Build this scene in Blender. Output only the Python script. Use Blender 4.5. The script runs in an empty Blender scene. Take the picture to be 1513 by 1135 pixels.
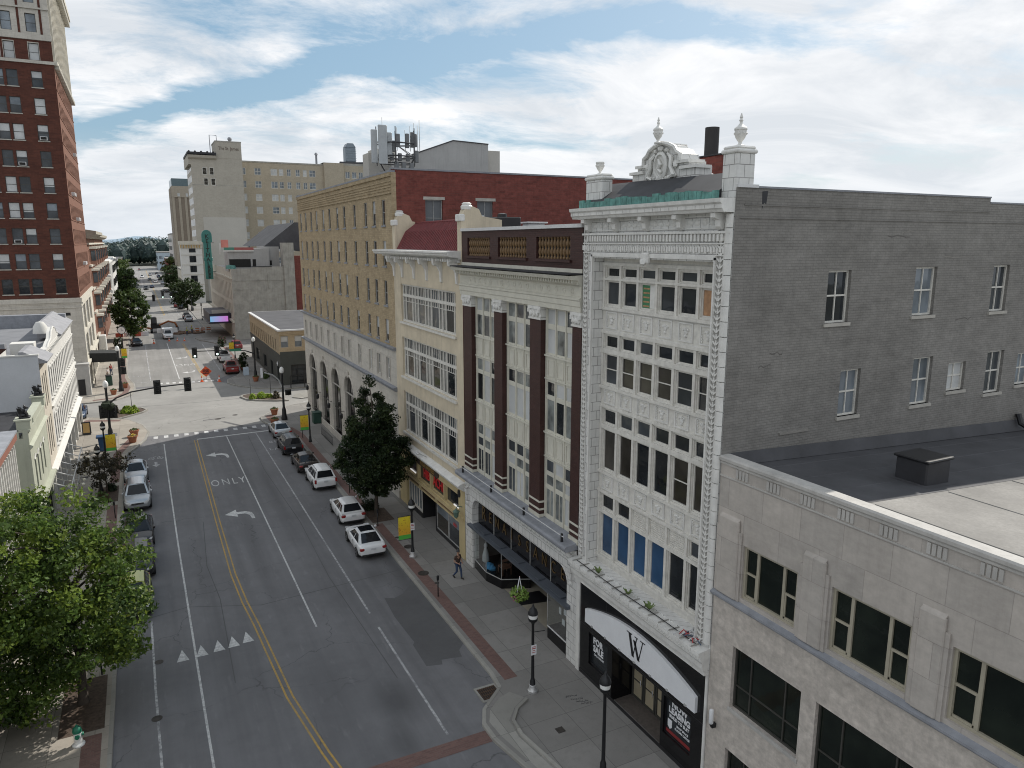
import bpy, bmesh, math, random
from mathutils import Vector, Matrix
SC = bpy.context.scene
COL = SC.collection
R = math.radians
PI = math.pi

# ------------------------------------------------------------------ helpers
WL = {}          # world location of every object (unrotated things)

def tag(o, label=None, cat=None, group=None, kind=None):
    if label: o['label'] = label
    if cat: o['category'] = cat
    if group: o['group'] = group
    if kind: o['kind'] = kind
    return o

def empty(name, loc, label=None, cat=None, group=None, rz=0.0):
    o = bpy.data.objects.new(name, None)
    COL.objects.link(o)
    o.location = loc
    o.rotation_euler = (0, 0, rz)
    o.empty_display_size = 0.3
    WL[o.name] = Vector(loc)
    return tag(o, label, cat, group)

def wl(o): return WL[o.name]

class Fr:
    """a facade frame: u along the wall, d out of the wall, z up"""
    def __init__(s, ox, oy, ux, uy, nx, ny):
        s.o = (ox, oy); s.u = (ux, uy); s.n = (nx, ny)
        s.key = (round(ux, 4), round(uy, 4), round(nx, 4), round(ny, 4))
    def __call__(s, u, d, z):
        return (s.o[0]+u*s.u[0]+d*s.n[0], s.o[1]+u*s.u[1]+d*s.n[1], z)
    def lin(s):
        return Fr(0, 0, *s.key)

IDF = Fr(0, 0, 1, 0, 0, 1)     # u = x, d = y
RF = Fr(17, 0, 0, 1, -1, 0)    # right hand street front
LF = Fr(-7, 0, 0, 1, 1, 0)     # left hand street front
def YF(y, x=0): return Fr(x, y, 1, 0, 0, -1)   # a wall facing -Y

class MB:
    def __init__(s, fr=IDF):
        s.v = []; s.f = []; s.m = []; s.s = []; s.fr = fr
    def raw(s, vs, fs, mi=0, sm=False):
        b = len(s.v); s.v += [tuple(p) for p in vs]
        for f in fs:
            s.f.append([b+i for i in f]); s.m.append(mi); s.s.append(sm)
    def box(s, u0, u1, d0, d1, z0, z1, mi=0, fr=None):
        F = fr or s.fr
        p = [F(u, d, z) for z in (z0, z1) for d in (d0, d1) for u in (u0, u1)]
        s.raw(p, [(0, 1, 3, 2), (4, 6, 7, 5), (0, 4, 5, 1), (2, 3, 7, 6), (0, 2, 6, 4), (1, 5, 7, 3)], mi)
    def bbox(s, u0, u1, d0, d1, z0, z1, b=0.02, mi=0, fr=None):
        """box with chamfered edges all round the vertical and top edges"""
        F = fr or s.fr
        def ring(k, z):
            a0, a1, c0, c1 = u0+k, u1-k, d0+k, d1-k
            return [F(u0+b+k, c0, z), F(u1-b-k, c0, z), F(a1, d0+b+k, z), F(a1, d1-b-k, z),
                    F(u1-b-k, c1, z), F(u0+b+k, c1, z), F(a0, d1-b-k, z), F(a0, d0+b+k, z)]
        rs = [ring(b*.6, z0), ring(0, z0+b), ring(0, z1-b), ring(b*.6, z1)]
        s.rings(rs, mi, sm=False)
    def rings(s, rs, mi=0, sm=True, closed=True, cap0=True, cap1=True):
        n = len(rs[0]); b = len(s.v)
        for r in rs: s.v += [tuple(p) for p in r]
        for i in range(len(rs)-1):
            for j in range(n if closed else n-1):
                k = (j+1) % n
                s.f.append([b+i*n+j, b+i*n+k, b+(i+1)*n+k, b+(i+1)*n+j]); s.m.append(mi); s.s.append(sm)
        if cap0 and closed: s.f.append([b+j for j in range(n)][::-1]); s.m.append(mi); s.s.append(False)
        if cap1 and closed: s.f.append([b+(len(rs)-1)*n+j for j in range(n)]); s.m.append(mi); s.s.append(False)
    def quad(s, a, b, c, d, mi=0): s.raw([a, b, c, d], [(0, 1, 2, 3)], mi)
    def poly(s, pts, mi=0): s.raw(pts, [tuple(range(len(pts)))], mi)
    def tube(s, pts, rad, n=8, mi=0, sm=True, caps=True):
        pts = [Vector(p) for p in pts]
        if not isinstance(rad, (list, tuple)): rad = [rad]*len(pts)
        rs = []; prev = None
        for i, p in enumerate(pts):
            t = (pts[min(i+1, len(pts)-1)]-pts[max(i-1, 0)])
            if t.length < 1e-9: t = Vector((0, 0, 1))
            t.normalize()
            a = prev if prev is not None else (Vector((1, 0, 0)) if abs(t.x) < .9 else Vector((0, 1, 0)))
            a = a - t*a.dot(t)
            if a.length < 1e-6: a = t.orthogonal()
            a.normalize(); b = t.cross(a); prev = a
            rs.append([p+(a*math.cos(2*PI*k/n)+b*math.sin(2*PI*k/n))*rad[i] for k in range(n)])
        s.rings(rs, mi, sm, True, caps, caps)
    def lathe(s, prof, c=(0, 0, 0), n=12, mi=0, sm=True):
        rs = [[(c[0]+r*math.cos(2*PI*k/n), c[1]+r*math.sin(2*PI*k/n), c[2]+z) for k in range(n)] for r, z in prof]
        s.rings(rs, mi, sm)
    def prism(s, pts, off, mi=0, mis=None, ends=True):
        """extrude a planar polygon (3-D points) by the offset vector"""
        n = len(pts); off = Vector(off)
        a = [Vector(p) for p in pts]; b = [p+off for p in a]
        bb = len(s.v); s.v += [tuple(p) for p in a+b]
        for j in range(n):
            k = (j+1) % n
            s.f.append([bb+j, bb+k, bb+n+k, bb+n+j]); s.m.append(mi if mis is None else mis); s.s.append(False)
        if ends:
            s.f.append([bb+j for j in range(n)][::-1]); s.m.append(mi); s.s.append(False)
            s.f.append([bb+n+j for j in range(n)]); s.m.append(mi); s.s.append(False)
    def profile(s, prof, u0, u1, mi=0, fr=None):
        """moulding: (d, z) profile swept along u"""
        F = fr or s.fr
        pts = [F(u0, d, z) for d, z in prof]
        e = F(u1, 0, 0); a = F(u0, 0, 0)
        s.prism(pts, (e[0]-a[0], e[1]-a[1], 0), mi)
    def ico(s, c, r, sub=1, mi=0, jit=0., sc=(1, 1, 1), rn=None, sm=True):
        bm = bmesh.new(); bmesh.ops.create_icosphere(bm, subdivisions=sub, radius=1)
        vs = []
        for v in bm.verts:
            k = r*(1+(rn.uniform(-jit, jit) if rn else 0))
            vs.append((c[0]+v.co.x*k*sc[0], c[1]+v.co.y*k*sc[1], c[2]+v.co.z*k*sc[2]))
        fs = [[v.index for v in f.verts] for f in bm.faces]; bm.free()
        s.raw(vs, fs, mi, sm)
    def wall(s, u0, u1, z0, z1, ops=(), depth=.2, mi=0, rmi=None, fr=None, d=0.0):
        """flat wall with real openings (u0,u1,z0,z1) and their reveals"""
        F = fr or s.fr
        rmi = mi if rmi is None else rmi
        us = sorted({u0, u1} | {x for o in ops for x in o[:2] if u0 < x < u1})
        zs = sorted({z0, z1} | {x for o in ops for x in o[2:4] if z0 < x < z1})
        for j in range(len(zs)-1):
            za, zb = zs[j], zs[j+1]; zc = (za+zb)/2
            run = None
            row = [o for o in ops if o[2] < zc < o[3]]
            for i in range(len(us)-1):
                ua, ub = us[i], us[i+1]; uc = (ua+ub)/2
                hole = any(o[0] < uc < o[1] for o in row)
                if not hole:
                    run = (run[0], ub) if run else (ua, ub)
                if (hole or i == len(us)-2) and run:
                    s.quad(F(run[0], d, za), F(run[1], d, za), F(run[1], d, zb), F(run[0], d, zb), mi); run = None
        for o in ops:
            a, b, c, e = o[:4]; q = d-depth
            if c > z0+1e-4: s.quad(F(a, d, c), F(b, d, c), F(b, q, c), F(a, q, c), rmi)
            s.quad(F(a, d, e), F(a, q, e), F(b, q, e), F(b, d, e), rmi)
            s.quad(F(a, d, c), F(a, q, c), F(a, q, e), F(a, d, e), rmi)
            s.quad(F(b, d, c), F(b, d, e), F(b, q, e), F(b, q, c), rmi)
    def build(s, name, mats, parent=None, loc=None, recalc=True, local=False, sharp=40, uv=False):
        """link as ONE mesh object; vertices are world coordinates unless local"""
        if not isinstance(mats, (list, tuple)): mats = [mats]
        if local: o0 = Vector((0, 0, 0))
        elif parent is not None: o0 = wl(parent)
        elif loc is not None: o0 = Vector(loc)
        else:
            xs = [p[0] for p in s.v]; ys = [p[1] for p in s.v]; zs = [p[2] for p in s.v]
            o0 = Vector(((min(xs)+max(xs))/2, (min(ys)+max(ys))/2, min(zs)))
        me = bpy.data.meshes.new(name)
        me.from_pydata([(p[0]-o0.x, p[1]-o0.y, p[2]-o0.z) for p in s.v], [], s.f)
        for m in mats: me.materials.append(m)
        me.polygons.foreach_set('material_index', s.m)
        me.polygons.foreach_set('use_smooth', s.s)
        if recalc or any(s.s):
            bm = bmesh.new(); bm.from_mesh(me)
            if recalc: bmesh.ops.recalc_face_normals(bm, faces=bm.faces)
            if any(s.s):
                lim = R(sharp)
                for e in bm.edges:
                    if len(e.link_faces) == 2 and e.calc_face_angle(0) > lim: e.smooth = False
            bm.to_mesh(me); bm.free()
        me.update()
        o = bpy.data.objects.new(name, me); COL.objects.link(o)
        if parent is not None:
            o.parent = parent
            WL[o.name] = wl(parent).copy()
        else:
            o.location = o0 if not local else (0, 0, 0)
            WL[o.name] = o0
        return o

def obj_from_mesh(name, me, parent=None, off=(0, 0, 0)):
    o = bpy.data.objects.new(name, me); COL.objects.link(o)
    if parent is not None:
        o.parent = parent; o.location = off
        WL[o.name] = wl(parent)+Vector(off)
    return o

def copy_tree(o, parent=None, loc=None, rz=None, label=None, group=None):
    """a copy of a thing with copies of its parts and sub-parts"""
    c = o.copy(); COL.objects.link(c)
    if parent is not None: c.parent = parent
    if loc is not None: c.location = loc
    if rz is not None: c.rotation_euler = (0, 0, rz)
    if label: c['label'] = label
    if group: c['group'] = group
    WL[c.name] = Vector(c.location)
    for ch in list(o.children): copy_tree(ch, c)
    return c

def text_mesh(txt, size=1.0, depth=.02, align='CENTER', bold=0.0, space=1.0):
    cu = bpy.data.curves.new('lettering', 'FONT')
    cu.body = txt; cu.size = size; cu.extrude = depth/2; cu.align_x = align; cu.align_y = 'CENTER'
    cu.offset = bold; cu.space_character = space; cu.resolution_u = 3
    o = bpy.data.objects.new('lettering', cu); COL.objects.link(o)
    dg = bpy.context.evaluated_depsgraph_get(); dg.update()
    me = bpy.data.meshes.new_from_object(o.evaluated_get(dg))
    bpy.data.objects.remove(o); bpy.data.curves.remove(cu)
    return me

def add_text(mb, txt, fr, u, d, z, size, depth=.02, mi=0, bold=0.0, sx=1.0, flipu=False, space=1.0, shear=0.0):
    """text standing on a facade frame, reading left to right as seen from outside"""
    me = text_mesh(txt, size, depth, 'CENTER', bold, space)
    # from outside: right-hand direction = which sign of u?
    sg = -1 if flipu else 1
    vs = [fr(u+sg*sx*(v.co.x+shear*v.co.y), d+v.co.z, z+v.co.y) for v in me.vertices]
    mb.raw(vs, [list(p.vertices) for p in me.polygons], mi)
    bpy.data.meshes.remove(me)

# ------------------------------------------------------------------ materials
MATS = {}
def nt(m): return m.node_tree.nodes, m.node_tree.links

def base_mat(name):
    m = bpy.data.materials.new(name); m.use_nodes = True
    n, l = nt(m); n.clear()
    out = n.new('ShaderNodeOutputMaterial'); b = n.new('ShaderNodeBsdfPrincipled')
    l.new(b.outputs[0], out.inputs[0])
    return m, n, l, b

def rgb(c): return (c[0], c[1], c[2], 1)

def mixc(n, l, fac, a, b, mode='MIX'):
    x = n.new('ShaderNodeMix'); x.data_type = 'RGBA'; x.blend_type = mode
    for sock, val in ((x.inputs[0], fac), (x.inputs[6], a), (x.inputs[7], b)):
        if hasattr(val, 'is_linked') or isinstance(val, bpy.types.NodeSocket): l.new(val, sock)
        elif isinstance(val, (tuple, list)): sock.default_value = rgb(val)
        else: sock.default_value = val
    return x.outputs[2]

def ramp(n, l, src, lo, hi, a=0.0, b=1.0):
    x = n.new('ShaderNodeMapRange'); x.clamp = True
    l.new(src, x.inputs[0])
    x.inputs[1].default_value = lo; x.inputs[2].default_value = hi
    x.inputs[3].default_value = a; x.inputs[4].default_value = b
    return x.outputs[0]

def math_(n, l, op, a, b=None):
    x = n.new('ShaderNodeMath'); x.operation = op
    for s_, v in ((x.inputs[0], a), (x.inputs[1], b)):
        if v is None: continue
        if isinstance(v, bpy.types.NodeSocket): l.new(v, s_)
        else: s_.default_value = v
    return x.outputs[0]

def noise(n, l, vec, scale, detail=4, rough=.6, dist=0.0):
    x = n.new('ShaderNodeTexNoise'); x.inputs['Scale'].default_value = scale
    x.inputs['Detail'].default_value = detail; x.inputs['Roughness'].default_value = rough
    x.inputs['Distortion'].default_value = dist
    if vec is not None: l.new(vec, x.inputs['Vector'])
    return x.outputs['Fac']

def pos(n): return n.new('ShaderNodeNewGeometry').outputs['Position']

def scaled(n, l, vec, s):
    x = n.new('ShaderNodeVectorMath'); x.operation = 'MULTIPLY'; l.new(vec, x.inputs[0]); x.inputs[1].default_value = s
    return x.outputs[0]

def wallvec(n, l):
    """(x+y, z, 0): lays courses along any axis-aligned wall"""
    s = n.new('ShaderNodeSeparateXYZ'); l.new(pos(n), s.inputs[0])
    a = math_(n, l, 'ADD', s.outputs[0], s.outputs[1])
    c = n.new('ShaderNodeCombineXYZ'); l.new(a, c.inputs[0]); l.new(s.outputs[2], c.inputs[1])
    return c.outputs[0]

def bump(n, l, b, h, strength=.3, dist=.02):
    x = n.new('ShaderNodeBump'); x.inputs['Strength'].default_value = strength; x.inputs['Distance'].default_value = dist
    l.new(h, x.inputs['Height']); l.new(x.outputs[0], b.inputs['Normal'])

def plain(name, c, rough=.6, metal=0., var=.12, scale=1.5, spec=.5, coat=0., emis=None, es=0., streak=0., obj=False, fine=.06):
    """painted / cast surface with weathering: blotches, fine grain and vertical streaks"""
    if name in MATS: return MATS[name]
    m, n, l, b = base_mat(name)
    if obj: v = n.new('ShaderNodeTexCoord').outputs['Object']
    else: v = pos(n)
    f = noise(n, l, v, scale, 6, .65)
    col = mixc(n, l, ramp(n, l, f, .3, .7), tuple(x*(1-var) for x in c), tuple(min(1, x*(1+var*.8)) for x in c))
    if fine:
        g = noise(n, l, v, scale*22, 3, .7)
        col = mixc(n, l, ramp(n, l, g, .35, .65, 0, fine*2), col, (c[0]*.5, c[1]*.5, c[2]*.5))
    if streak:
        st = noise(n, l, scaled(n, l, v, (3, 3, .16)), 1.6, 5, .7)
        col = mixc(n, l, ramp(n, l, st, .52, .78, 0, streak), col, (c[0]*.35, c[1]*.34, c[2]*.33))
    l.new(col, b.inputs['Base Color'])
    b.inputs['Roughness'].default_value = rough; b.inputs['Metallic'].default_value = metal
    b.inputs['Specular IOR Level'].default_value = spec
    b.inputs['Coat Weight'].default_value = coat; b.inputs['Coat Roughness'].default_value = .05
    if emis: b.inputs['Emission Color'].default_value = rgb(emis); b.inputs['Emission Strength'].default_value = es
    MATS[name] = m
    return m

def masonry(name, c1, c2, mortar, bw, bh, ms=.01, rough=.85, streak=.25, var=.15, off=.5, blotch=.3, bumpy=.4, dirt=(.3, .29, .27), bias=0., sq=1.0):
    """brick, tile or ashlar laid in courses, each unit its own shade, with dirt and run-off streaks"""
    m, n, l, b = base_mat(name)
    wv = wallvec(n, l); v = pos(n)
    br = n.new('ShaderNodeTexBrick'); l.new(wv, br.inputs['Vector'])
    br.offset = off; br.inputs['Scale'].default_value = 1.0
    br.inputs['Color1'].default_value = rgb(c1); br.inputs['Color2'].default_value = rgb(c2); br.inputs['Mortar'].default_value = rgb(mortar)
    br.inputs['Mortar Size'].default_value = ms; br.inputs['Mortar Smooth'].default_value = .3; br.inputs['Bias'].default_value = bias
    br.inputs['Brick Width'].default_value = bw; br.inputs['Row Height'].default_value = bh
    col = br.outputs['Color']
    f = noise(n, l, v, .35, 6, .65)
    col = mixc(n, l, ramp(n, l, f, .32, .72, 0, blotch), col, dirt, 'MULTIPLY')
    k = noise(n, l, scaled(n, l, v, (1, 1, 2.2)), 1.15, 5, .75)
    col = mixc(n, l, ramp(n, l, k, .35, .7, var*1.6, 0), col, tuple(min(1, x*1.5) for x in c1))
    g = noise(n, l, v, 4., 6, .7)
    col = mixc(n, l, ramp(n, l, g, .4, .75, 0, var*2), col, tuple(x*.55 for x in c1))
    st = noise(n, l, scaled(n, l, v, (2.5, 2.5, .14)), 1.5, 6, .7)
    col = mixc(n, l, ramp(n, l, st, .5, .8, 0, streak), col, tuple(x*.4 for x in c1))
    l.new(col, b.inputs['Base Color']); b.inputs['Roughness'].default_value = rough
    b.inputs['Specular IOR Level'].default_value = .3
    if bumpy:
        h = math_(n, l, 'SUBTRACT', math_(n, l, 'MULTIPLY', g, .3), br.outputs['Fac'])
        bump(n, l, b, h, bumpy, .02)
    MATS[name] = m
    return m

def glass(name, c=(.012, .014, .016), rough=.04, vary=.5, spec=.38, sc=.5, c2=None):
    """window glass: dark interior seen through a reflective, slightly wavy pane"""
    if name in MATS: return MATS[name]
    m, n, l, b = base_mat(name)
    v = pos(n)
    f = noise(n, l, v, sc, 3, .5)
    col = mixc(n, l, ramp(n, l, f, .35, .7), c, c2 or tuple(min(1, x*(1+vary*3)+.01*vary) for x in c))  # uneven reflections and room brightness painted as blotches in the pane colour
    l.new(col, b.inputs['Base Color']); b.inputs['Roughness'].default_value = rough
    b.inputs['Specular IOR Level'].default_value = spec; b.inputs['IOR'].default_value = 1.5
    w = noise(n, l, v, 1.3, 2, .5); bump(n, l, b, w, .16, .05)
    MATS[name] = m
    return m

def clear_glass(name, tint=(.85, .9, .9)):
    """see-through shop glass"""
    if name in MATS: return MATS[name]
    m = bpy.data.materials.new(name); m.use_nodes = True
    n, l = nt(m); n.clear()
    out = n.new('ShaderNodeOutputMaterial')
    t = n.new('ShaderNodeBsdfTransparent'); t.inputs[0].default_value = rgb(tint)
    g = n.new('ShaderNodeBsdfGlossy'); g.inputs['Roughness'].default_value = .03
    fr = n.new('ShaderNodeFresnel'); fr.inputs[0].default_value = 1.5
    mx = n.new('ShaderNodeMixShader')
    l.new(math_(n, l, 'MULTIPLY', fr.outputs[0], .45), mx.inputs[0]); l.new(t.outputs[0], mx.inputs[1]); l.new(g.outputs[0], mx.inputs[2]); l.new(mx.outputs[0], out.inputs[0])
    MATS[name] = m
    return m

# ------------------------------------------------------------------ camera, sun, sky
HCAM = 20.0
F_PX, CXP, CYP = 1080.0, 756.5, 567.5
pitch = math.atan((CYP-358.0)/F_PX)
yaw = math.atan((CXP-199.0)/math.hypot(F_PX, CYP-358.0))
fw = Vector((math.sin(yaw)*math.cos(pitch), math.cos(yaw)*math.cos(pitch), -math.sin(pitch)))
rt = Vector((math.cos(yaw), -math.sin(yaw), 0)); upv = rt.cross(fw)
cam = bpy.data.cameras.new('camera'); co = bpy.data.objects.new('camera', cam); COL.objects.link(co)
cam.sensor_width = 36.0; cam.lens = F_PX/1513.0*36.0; cam.clip_start = .2; cam.clip_end = 12000
co.matrix_world = Matrix(((rt.x, upv.x, -fw.x, 0), (rt.y, upv.y, -fw.y, 0), (rt.z, upv.z, -fw.z, HCAM), (0, 0, 0, 1)))
SC.camera = co
SC.render.engine = 'CYCLES'; SC.cycles.filter_width = 1.05

SUN_EL, SUN_AZ = 41.3, 64.8
sun = bpy.data.lights.new('sun', 'SUN'); sun.energy = 4.6; sun.angle = R(.53); sun.color = (1, .95, .87)
so = bpy.data.objects.new('sun', sun); COL.objects.link(so)
sd = Vector((math.sin(R(SUN_AZ))*math.cos(R(SUN_EL)), math.cos(R(SUN_AZ))*math.cos(R(SUN_EL)), math.sin(R(SUN_EL))))
so.rotation_euler = sd.to_track_quat('Z', 'Y').to_euler(); so.location = (60, 60, 120)

W = bpy.data.worlds.new('World'); SC.world = W; W.use_nodes = True
n, l = W.node_tree.nodes, W.node_tree.links; n.clear()
wo = n.new('ShaderNodeOutputWorld'); bg = n.new('ShaderNodeBackground'); l.new(bg.outputs[0], wo.inputs[0])
sky = n.new('ShaderNodeTexSky'); sky.sky_type = 'NISHITA'; sky.sun_disc = False
sky.sun_elevation = R(SUN_EL); sky.sun_rotation = R(SUN_AZ); sky.air_density = 1.0; sky.dust_density = 1.6; sky.ozone_density = 1.0
tc = n.new('ShaderNodeTexCoord')
sp = n.new('ShaderNodeSeparateXYZ'); l.new(tc.outputs['Generated'], sp.inputs[0])
zz = math_(n, l, 'ADD', math_(n, l, 'MAXIMUM', sp.outputs[2], 0.0), .16)
cx_ = math_(n, l, 'DIVIDE', sp.outputs[0], zz); cy_ = math_(n, l, 'DIVIDE', sp.outputs[1], zz)
cv = n.new('ShaderNodeCombineXYZ'); l.new(cx_, cv.inputs[0]); l.new(cy_, cv.inputs[1])
mp = n.new('ShaderNodeMapping'); l.new(cv.outputs[0], mp.inputs[0])
mp.inputs['Location'].default_value = (31.3, 14.2, 0)
mp.inputs['Rotation'].default_value = (0, 0, R(27)); mp.inputs['Scale'].default_value = (.8, 1.0, 1)
big = noise(n, l, mp.outputs[0], .62, 4, .55, .15)
fin = noise(n, l, mp.outputs[0], 2.3, 10, .7, .35)
dens = math_(n, l, 'ADD', math_(n, l, 'MULTIPLY', big, .68), math_(n, l, 'MULTIPLY', fin, .32))
wob = math_(n, l, 'MULTIPLY', math_(n, l, 'SUBTRACT', noise(n, l, mp.outputs[0], 1.6, 5, .6), .5), 1.1)
# a clear lane of blue between two cloud sheets, and a smaller break to its right
lane = math_(n, l, 'ADD', math_(n, l, 'SUBTRACT', math_(n, l, 'MULTIPLY', math_(n, l, 'MULTIPLY', cx_, cx_), .30), math_(n, l, 'MULTIPLY', cx_, 1.45)), 3.36)
dl = math_(n, l, 'ABSOLUTE', math_(n, l, 'ADD', math_(n, l, 'SUBTRACT', cy_, lane), wob))
band = math_(n, l, 'MULTIPLY', ramp(n, l, dl, .03, .27, 1, 0), ramp(n, l, cx_, 1.75, 2.25, 1, 0))
dx_ = math_(n, l, 'SUBTRACT', cx_, 3.15); dy_ = math_(n, l, 'ADD', math_(n, l, 'SUBTRACT', cy_, 2.1), wob)
brk = ramp(n, l, math_(n, l, 'ADD', math_(n, l, 'MULTIPLY', dx_, dx_), math_(n, l, 'MULTIPLY', dy_, dy_)), .02, .3, 1, 0)
dens = math_(n, l, 'SUBTRACT', math_(n, l, 'ADD', dens, .045), math_(n, l, 'MULTIPLY', math_(n, l, 'MAXIMUM', band, brk), .1))
cf = ramp(n, l, dens, .445, .535)
shade = noise(n, l, mp.outputs[0], 1.3, 9, .62, .7)
ccol = mixc(n, l, ramp(n, l, shade, .40, .62), (10.4, 10.4, 10.5), (7.6, 7.95, 8.4))
blue = mixc(n, l, .5, sky.outputs[0], (3.1, 5.5, 7.4))
mixed = mixc(n, l, math_(n, l, 'MULTIPLY', cf, .94), blue, ccol)
hz = ramp(n, l, sp.outputs[2], .0, .13, .75, 0.)
mixed = mixc(n, l, hz, mixed, (7.3, 7.9, 8.6))
l.new(mixed, bg.inputs[0]); bg.inputs[1].default_value = .1
SC.view_settings.view_transform = 'Standard'; SC.view_settings.look = 'None'; SC.view_settings.exposure = 0
# ------------------------------------------------------------------ ground, road, pavements
def asphalt(name, c, cracks=True, wear=True, rough=.88):
    m, n, l, b = base_mat(name)
    v = pos(n)
    f = noise(n, l, v, .12, 6, .62); g = noise(n, l, v, 1.1, 6, .7); h = noise(n, l, v, 28, 3, .7)
    col = mixc(n, l, ramp(n, l, f, .3, .7), tuple(x*.8 for x in c), tuple(x*1.18 for x in c))
    col = mixc(n, l, ramp(n, l, g, .45, .8, 0, .38), col, tuple(x*.55 for x in c))
    col = mixc(n, l, ramp(n, l, h, .3, .7, 0, .3), col, tuple(x*.6 for x in c))
    if wear:   # oil and tyre wear along the lanes
        st = noise(n, l, scaled(n, l, v, (1.0, .035, 1)), 1.0, 5, .6)
        col = mixc(n, l, ramp(n, l, st, .44, .68, 0, .55), col, tuple(x*.62 for x in c))
        sk = noise(n, l, scaled(n, l, v, (1.6, .35, 1)), 1.6, 4, .6)
        col = mixc(n, l, ramp(n, l, sk, .6, .8, 0, .45), col, tuple(min(1, x*1.5) for x in c))
        for sx_, sy_, rx_, ry_, am in ((8.6, 28.4, 1.5, 2.2, .75), (8.0, 25.6, .9, 1.8, .6), (12.4, 35.5, 1.3, 5.5, .65), (12.9, 41.5, .6, 5, .6), (11.4, 41, .9, 1.6, .5), (12.0, 43.5, 1.2, 2.6, .5), (5.4, 48, .8, 9, .3), (8.3, 60, .7, 14, .35), (2.3, 66, .7, 14, .35), (2.2, 34, .8, 7, .25), (6.0, 30, 1.2, 4, .25)):   # oil and coolant drips where vehicles stand
            d1 = n.new('ShaderNodeVectorMath'); d1.operation = 'SUBTRACT'; l.new(v, d1.inputs[0]); d1.inputs[1].default_value = (sx_, sy_, 0)
            d2 = n.new('ShaderNodeVectorMath'); d2.operation = 'LENGTH'; l.new(scaled(n, l, d1.outputs[0], (1/rx_, 1/ry_, 0)), d2.inputs[0])
            mk = math_(n, l, 'MULTIPLY', ramp(n, l, math_(n, l, 'ADD', d2.outputs['Value'], math_(n, l, 'MULTIPLY', g, .8)), .55, 1.35, am, 0), 1.0)
            col = mixc(n, l, mk, col, tuple(x*.45 for x in c))
    if cracks:
        dv = n.new('ShaderNodeVectorMath'); dv.operation = 'ADD'
        nz = n.new('ShaderNodeTexNoise'); nz.inputs['Scale'].default_value = .9; nz.inputs['Detail'].default_value = 5; l.new(v, nz.inputs['Vector'])
        sc_ = n.new('ShaderNodeVectorMath'); sc_.operation = 'MULTIPLY'; l.new(nz.outputs['Color'], sc_.inputs[0]); sc_.inputs[1].default_value = (1.6, 1.6, 0)
        l.new(v, dv.inputs[0]); l.new(sc_.outputs[0], dv.inputs[1])
        vo = n.new('ShaderNodeTexVoronoi'); vo.feature = 'DISTANCE_TO_EDGE'; vo.inputs['Scale'].default_value = .15
        l.new(dv.outputs[0], vo.inputs['Vector'])
        gate = ramp(n, l, noise(n, l, v, .16, 3, .5), .42, .56)
        cr = math_(n, l, 'MULTIPLY', ramp(n, l, vo.outputs['Distance'], .0015, .005, 1, 0), gate)
        col = mixc(n, l, math_(n, l, 'MULTIPLY', cr, .45), col, tuple(x*.25 for x in c))
    l.new(col, b.inputs['Base Color']); b.inputs['Roughness'].default_value = rough; b.inputs['Specular IOR Level'].default_value = .25
    bump(n, l, b, h, .25, .01)
    MATS[name] = m
    return m

def slab_mat(name, c, w=1.5, h=1.5, ms=.012, var=.16):
    """concrete flags in plan (x, y)"""
    m, n, l, b = base_mat(name)
    v = pos(n)
    br = n.new('ShaderNodeTexBrick'); l.new(v, br.inputs['Vector']); br.offset = 0.0
    br.inputs['Scale'].default_value = 1; br.inputs['Brick Width'].default_value = w; br.inputs['Row Height'].default_value = h
    br.inputs['Mortar Size'].default_value = ms; br.inputs['Mortar Smooth'].default_value = .2
    br.inputs['Color1'].default_value = rgb(tuple(x*(1-var) for x in c)); br.inputs['Color2'].default_value = rgb(tuple(x*(1+var) for x in c))
    br.inputs['Mortar'].default_value = rgb(tuple(x*.45 for x in c))
    f = noise(n, l, v, .5, 6, .65); g = noise(n, l, v, 3.0, 6, .7)
    col = mixc(n, l, ramp(n, l, f, .4, .75, 0, .4), br.outputs['Color'], tuple(x*.6 for x in c))
    col = mixc(n, l, ramp(n, l, g, .5, .8, 0, .35), col, tuple(x*.5 for x in c))
    h_ = noise(n, l, v, 40, 2, .6)
    col = mixc(n, l, ramp(n, l, h_, .35, .7, 0, .18), col, tuple(x*.55 for x in c))
    l.new(col, b.inputs['Base Color']); b.inputs['Roughness'].default_value = .9; b.inputs['Specular IOR Level'].default_value = .2
    MATS[name] = m
    return m

def paint_mat(name, c, under, lo=.42, hi=.6):
    """road paint worn through to the surface below"""
    m, n, l, b = base_mat(name)
    v = pos(n)
    f = noise(n, l, v, 5.5, 6, .75); g = noise(n, l, v, .5, 3, .5)
    w = math_(n, l, 'ADD', math_(n, l, 'MULTIPLY', f, .7), math_(n, l, 'MULTIPLY', g, .3))
    col = mixc(n, l, ramp(n, l, w, lo, hi), c, under)
    l.new(col, b.inputs['Base Color']); b.inputs['Roughness'].default_value = .75; b.inputs['Specular IOR Level'].default_value = .3
    MATS[name] = m
    return m

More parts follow.
